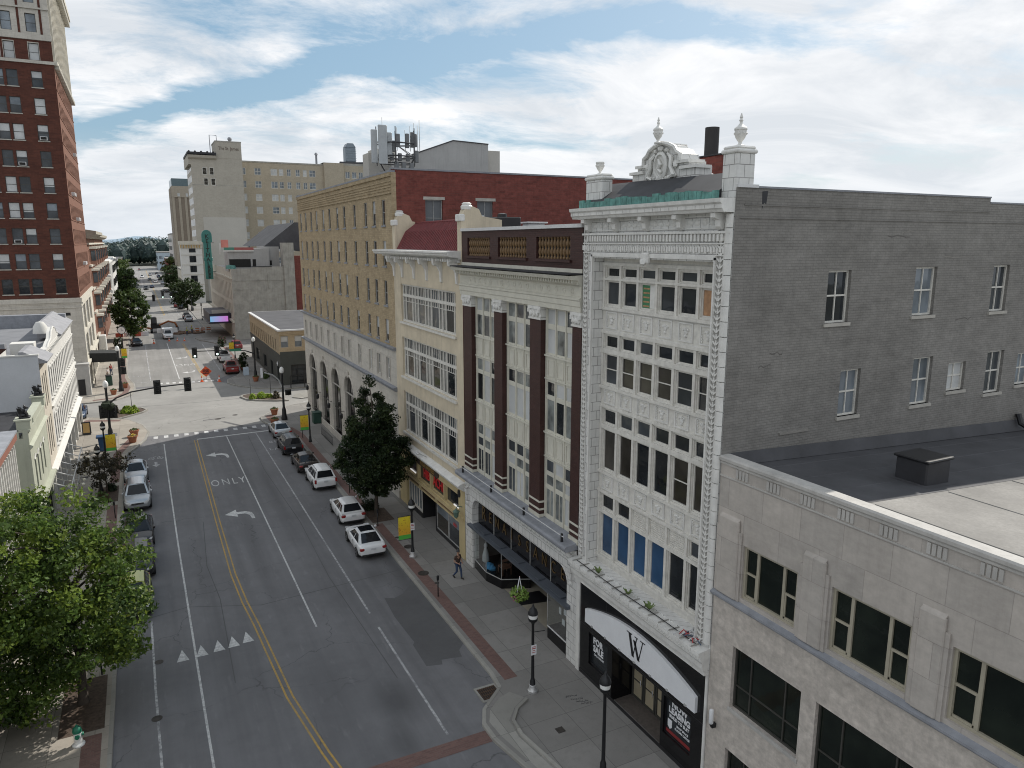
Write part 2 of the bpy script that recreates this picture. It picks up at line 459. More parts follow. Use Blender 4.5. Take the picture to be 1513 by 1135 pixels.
ASP = (.182, .181, .188)
m_asp = asphalt('road_asphalt', ASP)
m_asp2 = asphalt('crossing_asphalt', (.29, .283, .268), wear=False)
m_patch = asphalt('fresh_patch', (.115, .114, .117), cracks=False, wear=False)
m_grd = plain('ground_earth', (.10, .105, .085), .95, var=.4, scale=.02)
m_slab = slab_mat('pavement_flags', (.25, .24, .226), 1.85, 1.85)
m_slabL = slab_mat('pavement_warm', (.34, .31, .27), 1.6, 1.6)
m_kerb = slab_mat('kerb_concrete', (.31, .30, .275), 3.0, 3.0, .01)
m_wpaint = paint_mat('white_road_paint', (.62, .62, .61), (.2, .2, .21), .42, .68)
m_wpaint2 = paint_mat('old_white_paint', (.52, .52, .52), (.18, .18, .19), .40, .58)
m_ypaint = paint_mat('yellow_road_paint', (.47, .30, .075), (.2, .17, .11), .42, .68)
m_pave = masonry('brick_paving', (.24, .105, .085), (.19, .085, .07), (.2, .15, .13), .2, .1, .008, bumpy=0)
def plan_brick(name, c1, c2, mo):
    m, n, l, b = base_mat(name); v = pos(n)
    br = n.new('ShaderNodeTexBrick'); l.new(v, br.inputs['Vector']); br.inputs['Scale'].default_value = 1
    br.inputs['Brick Width'].default_value = .22; br.inputs['Row Height'].default_value = .11; br.inputs['Mortar Size'].default_value = .007
    br.inputs['Color1'].default_value = rgb(c1); br.inputs['Color2'].default_value = rgb(c2); br.inputs['Mortar'].default_value = rgb(mo)
    col = mixc(n, l, ramp(n, l, noise(n, l, v, .7, 6, .7), .4, .75, 0, .5), br.outputs['Color'], tuple(x*.6 for x in c1))
    l.new(col, b.inputs['Base Color']); b.inputs['Roughness'].default_value = .9
    return m
m_pbrick = plan_brick('pavement_brick', (.185, .105, .09), (.14, .08, .07), (.16, .125, .11))
m_soil = plain('planting_soil', (.085, .06, .045), .95, var=.5, scale=6)

def sheet(name, pts, z, mat):
    mb = MB(); mb.poly([(x, y, z) for x, y in pts])
    o = mb.build(name, mat, recalc=False)
    return tag(o, kind='structure')

sheet('ground', [(-6000, -200), (6000, -200), (6000, 9000), (-6000, 9000)], -.03, m_grd)
sheet('road', [(-3.6, -30), (18, -30), (18, 88), (17.5, 106), (14, 125), (14, 700), (-4, 700), (-4, 125), (-7, 106), (-7, 88), (-3.6, 77)], 0.0, m_asp)
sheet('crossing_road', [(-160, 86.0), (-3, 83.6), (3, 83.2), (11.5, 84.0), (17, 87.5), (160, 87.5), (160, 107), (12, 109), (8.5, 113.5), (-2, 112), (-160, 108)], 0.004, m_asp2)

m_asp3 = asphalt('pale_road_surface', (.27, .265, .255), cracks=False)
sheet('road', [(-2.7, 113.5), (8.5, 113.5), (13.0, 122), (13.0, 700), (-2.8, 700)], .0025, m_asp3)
def pavement(name, pts, mat, kerbseg, h=.14, kw=.17, z0=-.02):
    """raised pavement slab with a real concrete kerb along the open polyline kerbseg"""
    mb = MB(); a = [(x, y, z0) for x, y in pts]
    mb.prism(a, (0, 0, h-z0), 0)
    o = mb.build(name, mat); tag(o, kind='structure')
    # kerb: a strip set just outside the slab edge
    k = MB(); n_ = len(kerbseg); L = []; Rr = []
    for i in range(n_):
        p = Vector(kerbseg[i]); q0 = Vector(kerbseg[max(i-1, 0)]); q1 = Vector(kerbseg[min(i+1, n_-1)])
        t = (q1-q0).normalized(); nn = Vector((-t.y, t.x))
        L.append(p); Rr.append(p+nn*kw)
    rs = []
    for i in range(n_):
        A, B = L[i], Rr[i]
        rs.append([(A.x, A.y, z0), (A.x, A.y, h+.012), (B.x*.85+A.x*.15, B.y*.85+A.y*.15, h+.012), (B.x, B.y, h-.01), (B.x, B.y, z0)])
    k.rings(rs, 0, False)
    tag(k.build('kerb', m_kerb), kind='structure')
    return o

# right-hand pavement (kerb runs so that the road lies on its left side)
kR = [(13.6, -20), (13.1, 14), (12.4, 18.8), (11.85, 22), (11.45, 24.0), (11.45, 25.0), (11.85, 25.85), (12.6, 26.5), (13.15, 27.0), (13.3, 28.2),
      (13.3, 76.5), (13.0, 78.8), (12.0, 81.6), (11.3, 84.6), (11.35, 86.6), (12.5, 88.5), (14.2, 90.4), (16.0, 91.6), (18, 92), (70, 92)]
pavement('pavement', kR+[(70, 88.2), (24, 88.2), (24, -20)], m_slab, kR)
kL = [(-70, 95.5), (-7, 95.6), (-4.5, 93.9), (-2.4, 92.1), (-1.0, 88.6), (-.5, 85.2), (-.85, 82.0), (-1.7, 79.0), (-2.5, 76.8), (-2.65, 74), (-2.65, 40), (-2.75, 20), (-2.9, -20)]
pavement('pavement', kL+[(-14, -20), (-14, 92.2), (-70, 92.2)], m_slabL, kL)
kFL = [(-2.9, 330), (-2.9, 126), (-2.6, 121), (-1.9, 116), (-1.8, 112), (-2.3, 107.6), (-3.9, 105.2), (-6.3, 104.6), (-70, 104.4)]
pavement('pavement', kFL+[(-70, 108.5), (-9, 108.5), (-9, 330)], m_slabL, kFL)
kFR = [(70, 102.6), (17, 102.8), (14.4, 104.2), (12.6, 106.0), (11.0, 108.6), (10.3, 110.8), (10.6, 113.6), (12.2, 116.2), (13.1, 119), (13.1, 155), (12.6, 158), (10.4, 163), (9.8, 167), (10.4, 171), (13.1, 175), (13.1, 330)]
pavement('pavement', kFR+[(20, 330), (20, 107.2), (70, 107.2)], m_slab, kFR)

# brick bands and painted markings lie on the surfaces as thin sheets
def strip(name, pts, w, z, mat):
    """a ribbon of width w along a polyline"""
    mb = MB(); n_ = len(pts); vs = []
    for i in range(n_):
        p = Vector(pts[i]); t = (Vector(pts[min(i+1, n_-1)])-Vector(pts[max(i-1, 0)])).normalized(); nn = Vector((-t.y, t.x))*w/2
        vs += [(p.x+nn.x, p.y+nn.y, z), (p.x-nn.x, p.y-nn.y, z)]
    mb.raw(vs, [(2*i, 2*i+1, 2*i+3, 2*i+2) for i in range(n_-1)])
    return tag(mb.build(name, mat, recalc=False), kind='structure')
strip('brick_band', [(13.84, 27.4), (13.84, 48.6)], .66, .144, m_pbrick)
strip('brick_band', [(13.84, 52.4), (13.84, 76.5), (13.3, 80)], .66, .144, m_pbrick)
strip('brick_band', [(12.3, 82.2), (12.2, 87)], .8, .144, m_pbrick)
strip('brick_band', [(-3.3, 20), (-3.3, 31.6)], .72, .144, m_pbrick)
strip('brick_band', [(-3.25, 42), (-3.25, 61.5)], .7, .144, m_pbrick)
strip('brick_band', [(-3.25, 67.5), (-3.2, 77), (-1.9, 83), (-1.6, 87)], .7, .144, m_pbrick)
strip('brick_band', [(-6.8, 93.5), (-3.2, 92)], .8, .144, m_pbrick)
strip('brick_band', [(-6.5, 105.6), (-3.9, 106.3), (-2.9, 109), (-2.6, 113), (-3.4, 122), (-3.5, 150)], .7, .144, m_pbrick)
strip('brick_band', [(13.8, 119), (13.8, 150)], .7, .144, m_pbrick)
sheet('brick_crossing', [(5.4, 24.05), (11.3, 24.0), (11.35, 24.75), (5.4, 24.8)], .008, m_pbrick)
sheet('brick_crossing', [(5.4, 20.4), (12.0, 20.4), (11.9, 21.2), (5.4, 21.2)], .008, m_pbrick)
sheet('road_patch', [(11.0, 37.9), (11.5, 37.6), (12.1, 37.9), (12.7, 38.6), (13.25, 39.8), (13.25, 33), (13.15, 31.4), (12.7, 30.9), (12.6, 30.3), (11.6, 30.5), (11.5, 30.1), (10.75, 30.3), (10.8, 32.4), (10.95, 32.6), (10.85, 35.5)], .004, m_patch)
sheet('road_patch', [(6.9, 86.9), (7.4, 86.8), (10.6, 80.9), (10.1, 80.8)], .0085, m_patch)
sheet('road_patch', [(5.2, 88.2), (7.6, 88.6), (7.6, 88.9), (5.2, 88.5)], .0085, m_patch)
strip('road_patch', [(-2, 41.2), (.9, 41.8), (4.6, 40.2), (13, 41.0)], .06, .0045, m_patch)
strip('road_patch', [(-2, 99.6), (6, 99.0), (11, 99.3)], .12, .0085, m_patch)
strip('road_patch', [(9.2, 30), (8.8, 42), (9.0, 52), (8.6, 66), (8.9, 79)], .05, .0045, m_patch)
strip('road_patch', [(2.4, 33), (2.6, 42), (2.3, 47), (2.7, 55)], .05, .0045, m_patch)

Z1 = .005
strip('lane_line', [(.89, 79.4), (.86, 70), (.86, 52), (.92, 40), (.96, 32), (1.0, 26), (1.05, 18)], .1, Z1, m_wpaint)
strip('lane_line', [(-.95, 41), (-.9, 34), (-.8, 28), (-.7, 18)], .1, Z1, m_wpaint2)
strip('lane_line', [(6.85, 79.7), (6.84, 36.4)], .095, Z1, m_wpaint)
strip('lane_line', [(9.79, 79.9), (9.76, 36.5)], .11, Z1, m_wpaint2)
strip('lane_line', [(9.76, 34.9), (9.8, 25.2)], .11, Z1, m_wpaint2)
for dx in (-.13, .13):
    strip('centre_line', [(3.85+dx, 79.6), (3.66+dx, 55), (3.64+dx, 45), (3.8+dx, 41), (4.04+dx, 38), (4.45+dx, 30.8), (5.05+dx, 26.4), (5.3+dx, 25)], .085, Z1, m_ypaint)
strip('stop_line', [(4.0, 79.9), (11.2, 80.3)], .3, Z1+.001, m_wpaint)
for i in range(13):
    x = .2+i*.98
    strip('crosswalk_bar', [(x, 82.0+.02*i), (x+.02, 83.0+.02*i)], .42, .0095, m_wpaint)
for i in range(11):
    x = .8+i*.85
    strip('crosswalk_bar', [(x, 114.6-.1*i), (x, 115.8-.1*i)], .4, .0095, m_wpaint)
strip('crosswalk_bar', [(-1, 117.2), (9.5, 116.4)], .2, .0095, m_wpaint2)
strip('crosswalk_bar', [(17.5, 96.2), (24, 96.2)], .3, .0095, m_wpaint)
strip('crosswalk_bar', [(17.5, 93.6), (24, 93.6)], .3, .0095, m_wpaint)
for x, y in ((.35, 36.55), (1.22, 36.62), (2.02, 36.72), (2.72, 36.8), (3.42, 36.95)):
    sheet('yield_triangle', [(x-.28, y-.5), (x+.28, y-.5), (x, y+.62)], .009, m_wpaint)
def arrow(x, y, s=1.0, flip=1, mat=None):
    P = [(1.0, -1.05), (.78, -1.05), (.72, -.35), (.45, .05), (-.1, .15), (-.1, -.35), (-.95, .35), (-.1, 1.05), (-.1, .55), (.5, .5), (.92, .15), (1.0, -.4)]
    sheet('turn_arrow', [(x+px*s, y+py*1.15*s*flip) for px, py in P][::flip], .009, mat or m_wpaint)
arrow(5.25, 72.7); arrow(5.2, 55.4)
def road_text(txt, x, y, size, sy, mat, rot=0):
    me = text_mesh(txt, size, 0.0, 'CENTER', .0, 1.35); mb = MB()
    sg = -1 if rot else 1
    vs = [(x+sg*v.co.x, y+sg*v.co.y*sy, .009) for v in me.vertices]
    mb.raw(vs, [list(p.vertices) for p in me.polygons]); tag(mb.build('road_lettering', mat, recalc=False), kind='structure')
road_text('ONLY', 5.35, 63.9, .86, 2.9, m_wpaint)
road_text('BIKE', 11.3, 75.4, .7, 1.6, m_wpaint2); road_text('LANE', 11.1, 72.6, .7, 1.6, m_wpaint2)
# shared-lane bicycle symbol and arrow by the left kerb
for k in range(2):
    mb = MB(); c = (-.35+k*.75, 74.3)
    rs = [[(c[0]+r*math.cos(2*PI*i/18), c[1]+1.5*r*math.sin(2*PI*i/18), .009) for i in range(18)] for r in (.2, .28)]
    mb.rings(rs, 0, False, True, False, False); tag(mb.build('bicycle_symbol', m_wpaint2, recalc=False), kind='structure')
strip('bicycle_symbol', [(-.35, 74.3), (.0, 75.0), (.3, 75.0), (.4, 74.3)], .09, .0095, m_wpaint2)
sheet('bicycle_symbol', [(.0, 71.3), (.35, 72.1), (.12, 72.1), (.12, 73.0), (-.12, 73.0), (-.12, 72.1), (-.35, 72.1)], .0095, m_wpaint2)
# beyond the crossing
strip('lane_line', [(.35, 118), (.1, 160)], .14, Z1, m_wpaint2)
strip('lane_line', [(4.2, 118), (4.05, 162)], .14, Z1, m_wpaint)
strip('lane_line', [(10.4, 122), (10.3, 158)], .14, Z1, m_wpaint2)
for dx in (-.13, .13): strip('centre_line', [(7.55+dx, 118), (6.9+dx, 160)], .11, Z1, m_ypaint)
arrow(5.8, 123.8, 1, -1); arrow(5.6, 140, 1, -1)
road_text('ONLY', 5.7, 131.5, 1.0, 2.5, m_wpaint, 1)
road_text('BIKE', -1.2, 123, .7, 1.4, m_wpaint2, 1)
for y in (213, 222, 262, 272, 320, 330):
    strip('crosswalk_bar', [(-2, y), (12, y)], .5, Z1, m_wpaint2)
for dx in (-.15, .15): strip('centre_line', [(5.6+dx, 225), (5.4+dx, 600)], .12, Z1, m_ypaint)
strip('lane_line', [(1.5, 225), (1.5, 600)], .14, Z1, m_wpaint2); strip('lane_line', [(9.3, 225), (9.3, 600)], .14, Z1, m_wpaint2)

# kerb ramp of the near bulb-out: a low curved concrete ridge on the pavement
kin = [(13.6, 12), (13.1, 17.5), (12.75, 21), (12.35, 23.6), (12.45, 24.6), (13.0, 25.3), (13.7, 25.7)]
mb = MB(); rs = []
for i, p in enumerate(kin):
    t = (Vector(kin[min(i+1, len(kin)-1)])-Vector(kin[max(i-1, 0)])).normalized(); nn = Vector((t.y, -t.x))
    rs.append([(p[0]+nn.x*a, p[1]+nn.y*a, z) for a, z in ((0, .13), (0, .23), (.14, .235), (.16, .13))])
mb.rings(rs, 0, False); tag(mb.build('kerb', m_kerb), kind='structure')
sheet('pavement', [(11.65, 24), (11.6, 25), (11.98, 25.72), (12.68, 26.3), (13.3, 26.5), (13.7, 25.85), (13.0, 25.4), (12.38, 24.7), (12.28, 23.6), (12.68, 21), (13.03, 17.5), (13.5, 12), (13.3, 12), (12.6, 18.8), (12.02, 22)], .1445, m_kerb)
sheet('planting_bed', [(-4.55, 31.9), (-2.86, 31.9), (-2.86, 36.2), (-4.55, 36.2)], .146, m_soil)
sheet('planting_bed', [(-4.4, 62.4), (-2.9, 62.4), (-2.9, 66.6), (-4.4, 66.6)], .146, m_soil)
sheet('planting_bed', [(13.55, 48.9), (15.2, 48.9), (15.2, 51.6), (13.55, 51.6)], .148, m_soil)
# ------------------------------------------------------------------ building materials
m_terra = masonry('white_terracotta', (.73, .725, .70), (.67, .665, .64), (.2, .19, .18), .42, .40, .014, .4, .42, .12, blotch=.3, bumpy=.3)
m_terraS = plain('smooth_terracotta', (.70, .69, .66), .5, var=.14, scale=2.2, streak=.3)
m_terraJ = plain('dirty_joint_and_backing', (.34, .33, .31), .9)
m_cream = plain('cream_paint', (.60, .58, .50), .55, var=.1, scale=2, streak=.22)
m_wfr = plain('white_window_paint', (.66, .64, .59), .55, var=.16, scale=4, streak=.25)
m_greyw = masonry('painted_grey_brick', (.25, .238, .222), (.226, .216, .202), (.19, .182, .17), .26, .095, .014, .8, .3, .22, blotch=.55, bumpy=.6)
m_lime = masonry('limestone', (.475, .435, .395), (.37, .345, .318), (.29, .265, .245), 1.5, 1.02, .012, .85, .28, .16, blotch=.3, bumpy=.15)
m_lime2 = masonry('limestone_polished', (.505, .46, .415), (.435, .40, .362), (.40, .365, .333), 1.2, .6, .006, .7, .2, .35, blotch=.3, bumpy=.1)
m_limeS = plain('limestone_trim', (.45, .435, .41), .85, var=.18, scale=1.2, streak=.3)
m_ledge = plain('lead_grey_ledge', (.25, .26, .285), .7, var=.25, scale=2)
m_brown = masonry('brown_glazed_brick', (.06, .026, .022), (.045, .02, .018), (.035, .018, .016), .24, .1, .012, .5, .12, .2, bumpy=.5)
m_jap = plain('pale_ochre_paint', (.60, .52, .39), .75, var=.14, scale=1.0, streak=.35)
m_japY = plain('yellow_shop_paint', (.52, .42, .23), .7, var=.12, scale=1.2, streak=.2)
m_tan = masonry('tan_brick', (.425, .335, .215), (.315, .245, .15), (.25, .195, .135), .42, .14, .012, .88, .35, .25, blotch=.4, bumpy=.4)
m_red = masonry('red_side_brick', (.205, .062, .05), (.115, .036, .03), (.12, .07, .06), .5, .17, .014, .9, .4, .35, blotch=.45, bumpy=.4)
m_stone = masonry('pale_stone_base', (.55, .52, .465), (.50, .47, .42), (.34, .31, .28), 1.3, .7, .01, .85, .3, .15, blotch=.3, bumpy=.2)
m_roofD = plain('dark_membrane_and_shade', (.07, .07, .076), .8, var=.35, scale=.5)
m_roofG = plain('grey_membrane_roof', (.25, .24, .225), .9, var=.3, scale=.45, fine=.15)
m_roofB = plain('black_roof', (.03, .03, .034), .7, var=.4, scale=1)
m_copper = plain('verdigris_copper', (.11, .27, .24), .7, var=.5, scale=3, streak=.5)
m_tile = plain('red_roof_tile', (.17, .032, .034), .55, var=.3, scale=2)
m_metal = plain('white_coping_metal', (.62, .62, .62), .5, var=.1)
m_black = plain('black_paint', (.014, .014, .016), .4, var=.3)
m_blackG = plain('black_glass_panel', (.006, .006, .007), .12, var=.3, spec=.5)
m_gold = plain('gold_leaf', (.42, .26, .08), .4, .4)
m_gwhite = plain('white_sign_panel', (.76, .77, .79), .45, var=.05)
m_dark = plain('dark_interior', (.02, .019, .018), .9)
m_conc = plain('weathered_concrete', (.36, .345, .31), .9, var=.25, scale=.8, streak=.5)
m_tanframe = plain('khaki_window_frame', (.36, .33, .255), .6)
m_bronze = plain('dark_bronze_frame', (.05, .048, .042), .5)
m_greyfr = plain('old_grey_sash', (.36, .36, .35), .7, var=.3, scale=5)
m_sill = plain('stone_sill', (.42, .40, .36), .85, var=.2)
m_grey = plain('grey_render', (.40, .395, .385), .9, var=.12, scale=.4, streak=.3)
m_wood = plain('plywood_board', (.42, .24, .13), .8, var=.3, scale=4)
m_terraC = plain('terracotta_pot', (.34, .13, .07), .85, var=.2)
g_dark = glass('dark_glass')
g_mid = glass('grey_glass', (.03, .034, .038), .05)
g_blue = glass('sky_lit_glass', (.10, .115, .13), .05, c2=(.26, .3, .34))  # light of the sky put into a paler pane colour
g_cur = glass('curtained_glass', (.27, .29, .28), .1, c2=(.05, .055, .055), sc=1.3, vary=.2)
g_blind = glass('blind_behind_glass', (.42, .43, .43), .15, vary=.1)
g_bluep = glass('blue_papered_glass', (.018, .048, .10), .12, vary=.3)
g_green = glass('olive_glass', (.006, .009, .007), .04, c2=(.016, .022, .016), sc=.9)
g_brown = glass('brown_lit_glass', (.028, .025, .021), .06)
g_clear = clear_glass('shop_glass')
rw = random.Random(11)

WCACHE = {}
def window(parent, fr, u0, u1, z0, z1, d=-.12, fm=None, gm=None, cols=(), rows=(), fw=.06, mw=.04, ft=.07, sill=None,
           blind=0, name='window', gm2=None, label=None, pt=None):
    """one window: a mesh of frame and glazing bars, a pane as its sub-part, optionally a sill.
    cols / rows are fractions at which glazing bars stand; gm2 = glass of the top 'blind' fraction"""
    w, h = u1-u0, z1-z0
    key = (fr.key, round(w, 2), round(h, 2), fm.name, gm.name, tuple(cols), tuple(rows), fw, mw, ft, blind, gm2.name if gm2 else '')
    lf = fr.lin()
    if key not in WCACHE:
        mb = MB(lf)
        mb.box(0, w, 0, ft, 0, fw); mb.box(0, w, 0, ft, h-fw, h)
        mb.box(0, fw, 0, ft, fw, h-fw); mb.box(w-fw, w, 0, ft, fw, h-fw)
        for c in cols: mb.box(w*c-mw/2, w*c+mw/2, .006, ft*.8, fw, h-fw)
        for r_ in rows:
            rr, t = r_ if isinstance(r_, tuple) else (r_, mw)
            mb.box(fw, w-fw, .012, ft*.72, h*rr-t/2, h*rr+t/2)
        a = mb.build('window', fm, local=True)
        p = MB(lf)
        zs = h-blind*h
        if blind:
            p.quad(lf(fw*.5, .02, zs), lf(w-fw*.5, .02, zs), lf(w-fw*.5, .02, h-fw*.5), lf(fw*.5, .02, h-fw*.5), 1)
        p.quad(lf(fw*.5, .02, fw*.5), lf(w-fw*.5, .02, fw*.5), lf(w-fw*.5, .02, zs if blind else h-fw*.5), lf(fw*.5, .02, zs if blind else h-fw*.5), 0)
        b = p.build('pane', [gm, gm2 or gm], local=True, recalc=False)
        # make panes face outwards
        if b.data.polygons[0].normal.dot(Vector((fr.n[0], fr.n[1], 0))) < 0: b.data.flip_normals()
        WCACHE[key] = (a.data, b.data)
        bpy.data.objects.remove(a); bpy.data.objects.remove(b)
    ma, mp_ = WCACHE[key]
    at = Vector(fr(u0, d, z0))
    o = obj_from_mesh(name, ma, parent, at-wl(parent))
    obj_from_mesh('pane', mp_, o)
    if sill:
        k2 = ('sill', fr.key, round(w, 2), sill.name)
        if k2 not in WCACHE:
            mb = MB(lf); mb.box(-.08, w+.08, ft+.005, -d+.07, -.12, 0.0)
            a = mb.build('sill', sill, local=True); WCACHE[k2] = a.data; bpy.data.objects.remove(a)
        obj_from_mesh('sill', WCACHE[k2], o)
    if label: o['label'] = label
    return o

# ================================================================== 1 white terracotta building
B = empty('terracotta_building', (17.5, 22.4, 0), 'narrow white terracotta building with urns, crest and painted grey brick side wall', 'building')
XI = 17.5           # window plane is recessed half a metre
RY0, RY1 = 18.75, 25.98
mb = MB(RF)
# outer piers and the frame round the deep central recess
mb.wall(17.952, 26.8, 4.9, 20.95, [(RY0, RY1, 5.85, 19.36)], .5, 0, 0)
mb.build('street_front', [m_terra, m_terraS], B, recalc=True)
wmb = MB(RF)
rows4 = [(17.42, 18.42, 18.58, 18.98), (14.05, 15.35, 15.62, 16.15), (10.25, 12.05, 12.32, 12.95), (6.35, 8.22, 8.45, 9.1)]
rowsX = [[z+.0 for z in r_] for r_ in rows4]
NB = 6; bw = (RY1-.1-(RY0+.1))/NB
ops = []
for r_ in rowsX:
    for i in range(NB):
        a = RY0+.1+i*bw+.12; b = a+bw-.24
        ops.append((a, b, r_[0], r_[1])); ops.append((a, b, r_[2], r_[3]))
wmb.wall(RY0, RY1, 5.85, 19.36, ops, .14, 0, 0, d=-.5)
for r_ in rowsX:   # timber mullion faces, transoms and sills
    for i in range(NB+1):
        u = RY0+.1+i*bw
        wmb.box(u-.07, u+.07, -.498, -.44, r_[0]-.1, r_[3]+.1)
    wmb.box(RY0, RY1, -.496, -.43, r_[1]+.03, r_[2]-.04)
    wmb.box(RY0, RY1, -.497, -.40, r_[0]-.2, r_[0]-.08)
    wmb.box(RY0, RY1, -.497, -.42, r_[3]+.07, r_[3]+.2)
wmb.build('window_screen', m_wfr, B)
rt_ = random.Random(5)
louv = {(3, 1), (3, 2), (3, 3)}
for ri, r_ in enumerate(rowsX):
    for i in range(NB):
        a = RY0+.1+i*bw+.12; b = a+bw-.24
        k = NB-1-i      # k counts from the left as seen from the street
        if (ri, k) in {(3, 2), (3, 3), (3, 4)}:
            lv = MB(RF)
            lv.box(a, b, -.6, -.53, r_[2], r_[3])
            for q in range(7): lv.box(a+.04, b-.04, -.53, -.5, r_[2]+.05+q*.085, r_[2]+.09+q*.085)
            lv.build('louvre', m_wfr, B)
        else:
            window(B, RF, a, b, r_[2], r_[3], -.62, m_wfr, rt_.choice([g_dark, g_mid, g_dark]), (), (), .05)
        gm = [g_mid, g_dark, g_green, g_dark, g_dark, g_mid][k] if ri == 0 else ([g_mid, g_brown, g_brown, g_brown, g_mid, g_dark][k] if ri == 1 else ([g_brown, g_brown, g_dark, g_dark, g_brown, g_brown][k] if ri == 2 else [g_bluep, g_bluep, g_bluep, g_bluep, g_dark, g_dark][k]))
        rws = ()
        if ri == 1: rws = (.5,)
        if (ri, k) in {(2, 4)}: rws = (.5,)
        o = window(B, RF, a, b, r_[0], r_[1], -.62, m_wfr, gm, (), rws, .055)
        if (ri, k) == (0, 5):
            bd = MB(RF); bd.box(a+.06, b-.06, -.60, -.585, r_[0]+.06, r_[1]-.05); bd.build('plywood_board', m_wood, B)
        if (ri, k) == (0, 2):
            bd = MB(RF); bd.box(a+.06, (a+b)/2-.05, -.598, -.587, r_[0]+.06, r_[1]-.05, 0); bd.box((a+b)/2-.05, b-.06, -.598, -.585, r_[0]+.06, r_[1]-.05, 1)
            for q in range(5): bd.box((a+b)/2-.02, b-.1, -.585, -.583, r_[0]+.1+q*.17, r_[0]+.16+q*.17, 2)
            bd.build('painted_board', [m_terraS, plain('green_board', (.05, .2, .09), .6), m_wood], B)
# spandrel panels with cartouches
for (z0, z1) in ((16.45, 17.15), (13.2, 13.82), (9.35, 10.0)):
    for i in range(NB):
        c = RY0+.1+(i+.5)*bw; p = MB(RF); zc = (z0+z1)/2; hw, hh = .40, (z1-z0)/2
        for a, b, c0, c1 in ((c-hw, c+hw, zc+hh-.05, zc+hh), (c-hw, c+hw, zc-hh, zc-hh+.05), (c-hw, c-hw+.05, zc-hh+.05, zc+hh-.05), (c+hw-.05, c+hw, zc-hh+.05, zc+hh-.05)):
            p.box(a, b, -.499, -.46, c0, c1)
        for q in range(5):
            p.box(c-hw+.07, c-hw+.12, -.499, -.47, zc-hh+.08+q*.1, zc-hh+.14+q*.1); p.box(c+hw-.12, c+hw-.07, -.499, -.47, zc-hh+.08+q*.1, zc-hh+.14+q*.1)
        p.ico(RF(c, -.49, zc+.02), .13, 1, 0, .2, (.5, .8, 1.1), rw); p.ico(RF(c, -.49, zc-.13), .07, 1); p.ico(RF(c-.12, -.49, zc+.1), .06, 1); p.ico(RF(c+.12, -.49, zc+.1), .06, 1); p.ico(RF(c, -.47, zc+.12), .07, 1)
        p.build('cartouche_panel', m_terraS, B)
# string mouldings across the recess
for z in (17.22, 16.3, 13.9, 13.07, 10.1, 9.23):
    q = MB(RF); q.profile([(-.499, z-.05), (-.44, z-.03), (-.42, z+.01), (-.44, z+.05), (-.499, z+.06)], RY0, RY1); q.build('string_course', m_terraS, B)
# leaf-and-dart strips and rounded corner tiles
def leafstrip(u0, u1, z0, z1, step=.21):
    q = MB(RF); q.box(u0, u1, -.02, .006, z0, z1); q.build('strip_backing', m_terraJ, B)  # darker backing sheet that outlines the leaf relief
    p = MB(RF); z = z0; k = 0; c = (u0+u1)/2; w = (u1-u0)/2
    while z < z1-step:
        for sx in (-1, 1):
            p.prism([RF(c+sx*.02, .0, z), RF(c+sx*w*.85, .0, z+step*.55), RF(c+sx*w*.8, .0, z+step*.75), RF(c+sx*.02, .0, z+step*.35)], (-.05, 0, 0))
        p.prism([RF(c-.035, 0, z+.02), RF(c+.035, 0, z+.02), RF(c+.02, 0, z+step*.9), RF(c-.02, 0, z+step*.9)], (-.035, 0, 0))
        z += step; k += 1
    p.box(u0, u0+.025, 0, .05, z0, z1); p.box(u1-.025, u1, 0, .05, z0, z1)
    return p.build('leaf_strip', m_terraS, B)
leafstrip(18.30, 18.66, 5.9, 20.6); leafstrip(26.36, 26.7, 5.9, 20.6)
p = MB(RF)
z = 5.95
while z < 20.9:
    h = min(.5, 20.9-z)
    for uc in (18.12,):
        rs = [[RF(uc+.16*math.cos(PI*k/6), .04+.1*math.sin(PI*k/6), zz_) for k in range(7)] for zz_ in (z+.012, z+h-.012)]
        p.rings(rs, 0, True, False)
        for r2 in rs: p.poly(r2)
    z += .5
p.build('corner_tiles', m_terraS, B)
# inner frame moulding of the recess
p = MB(RF)
for a, b in ((RY1+.02, RY1+.12), (RY0-.09, RY0-.02)): p.box(a, b, .0, .09, 5.9, 19.5)
p.box(RY0-.09, RY1+.12, .0, .09, 19.42, 19.55)
p.build('recess_moulding', m_terraS, B)
# frieze
p = MB(RF)
for i in range(30):
    u = 18.3+i*.285
    for s_ in (0, .14):
        p.prism([RF(u+s_, 0, 19.62+s_*.4), RF(u+s_+.1, 0, 19.68), RF(u+s_+.1, 0, 19.88), RF(u+s_, 0, 19.82)], (-.06, 0, 0))
p.box(18.0, 26.75, 0, .07, 19.93, 19.98); p.box(18.0, 26.75, 0, .06, 19.55, 19.585)
p.box(18.0, 26.75, 0, .13, 20.28, 20.36)
for i in range(44): u = 18.35+i*.185; p.box(u, u+.1, 0, .1, 20.03, 20.26)
for i in range(4):
    a = 18.75+i*1.95; p.box(a, a+1.5, 0, .03, 20.44, 20.47); p.box(a, a+1.5, 0, .03, 20.83, 20.86)
    for q in range(4): p.ico(RF(a+.22+q*.36, .0, 20.65), .15, 1, 0, .1, (.35, 1, .8), rw)
p.build('frieze', m_terraS, B)
for u in (18.5, 20.45, 22.4, 24.35, 26.3):
    p = MB(RF); p.prism([RF(u-.11, 0, 20.42), RF(u-.11, .1, 20.40), RF(u-.11, .2, 20.5), RF(u-.11, .22, 20.7), RF(u-.11, .42, 20.78), RF(u-.11, .42, 20.93), RF(u-.11, 0, 20.93)], (0, .22, 0))
    p.build('bracket', m_terraS, B)
p = MB(RF)
p.profile([(-.1, 20.93), (.46, 20.94), (.5, 21.02), (.55, 21.06), (.55, 21.18), (.62, 21.24), (.64, 21.36), (-.1, 21.38)], 17.97, 27.0)
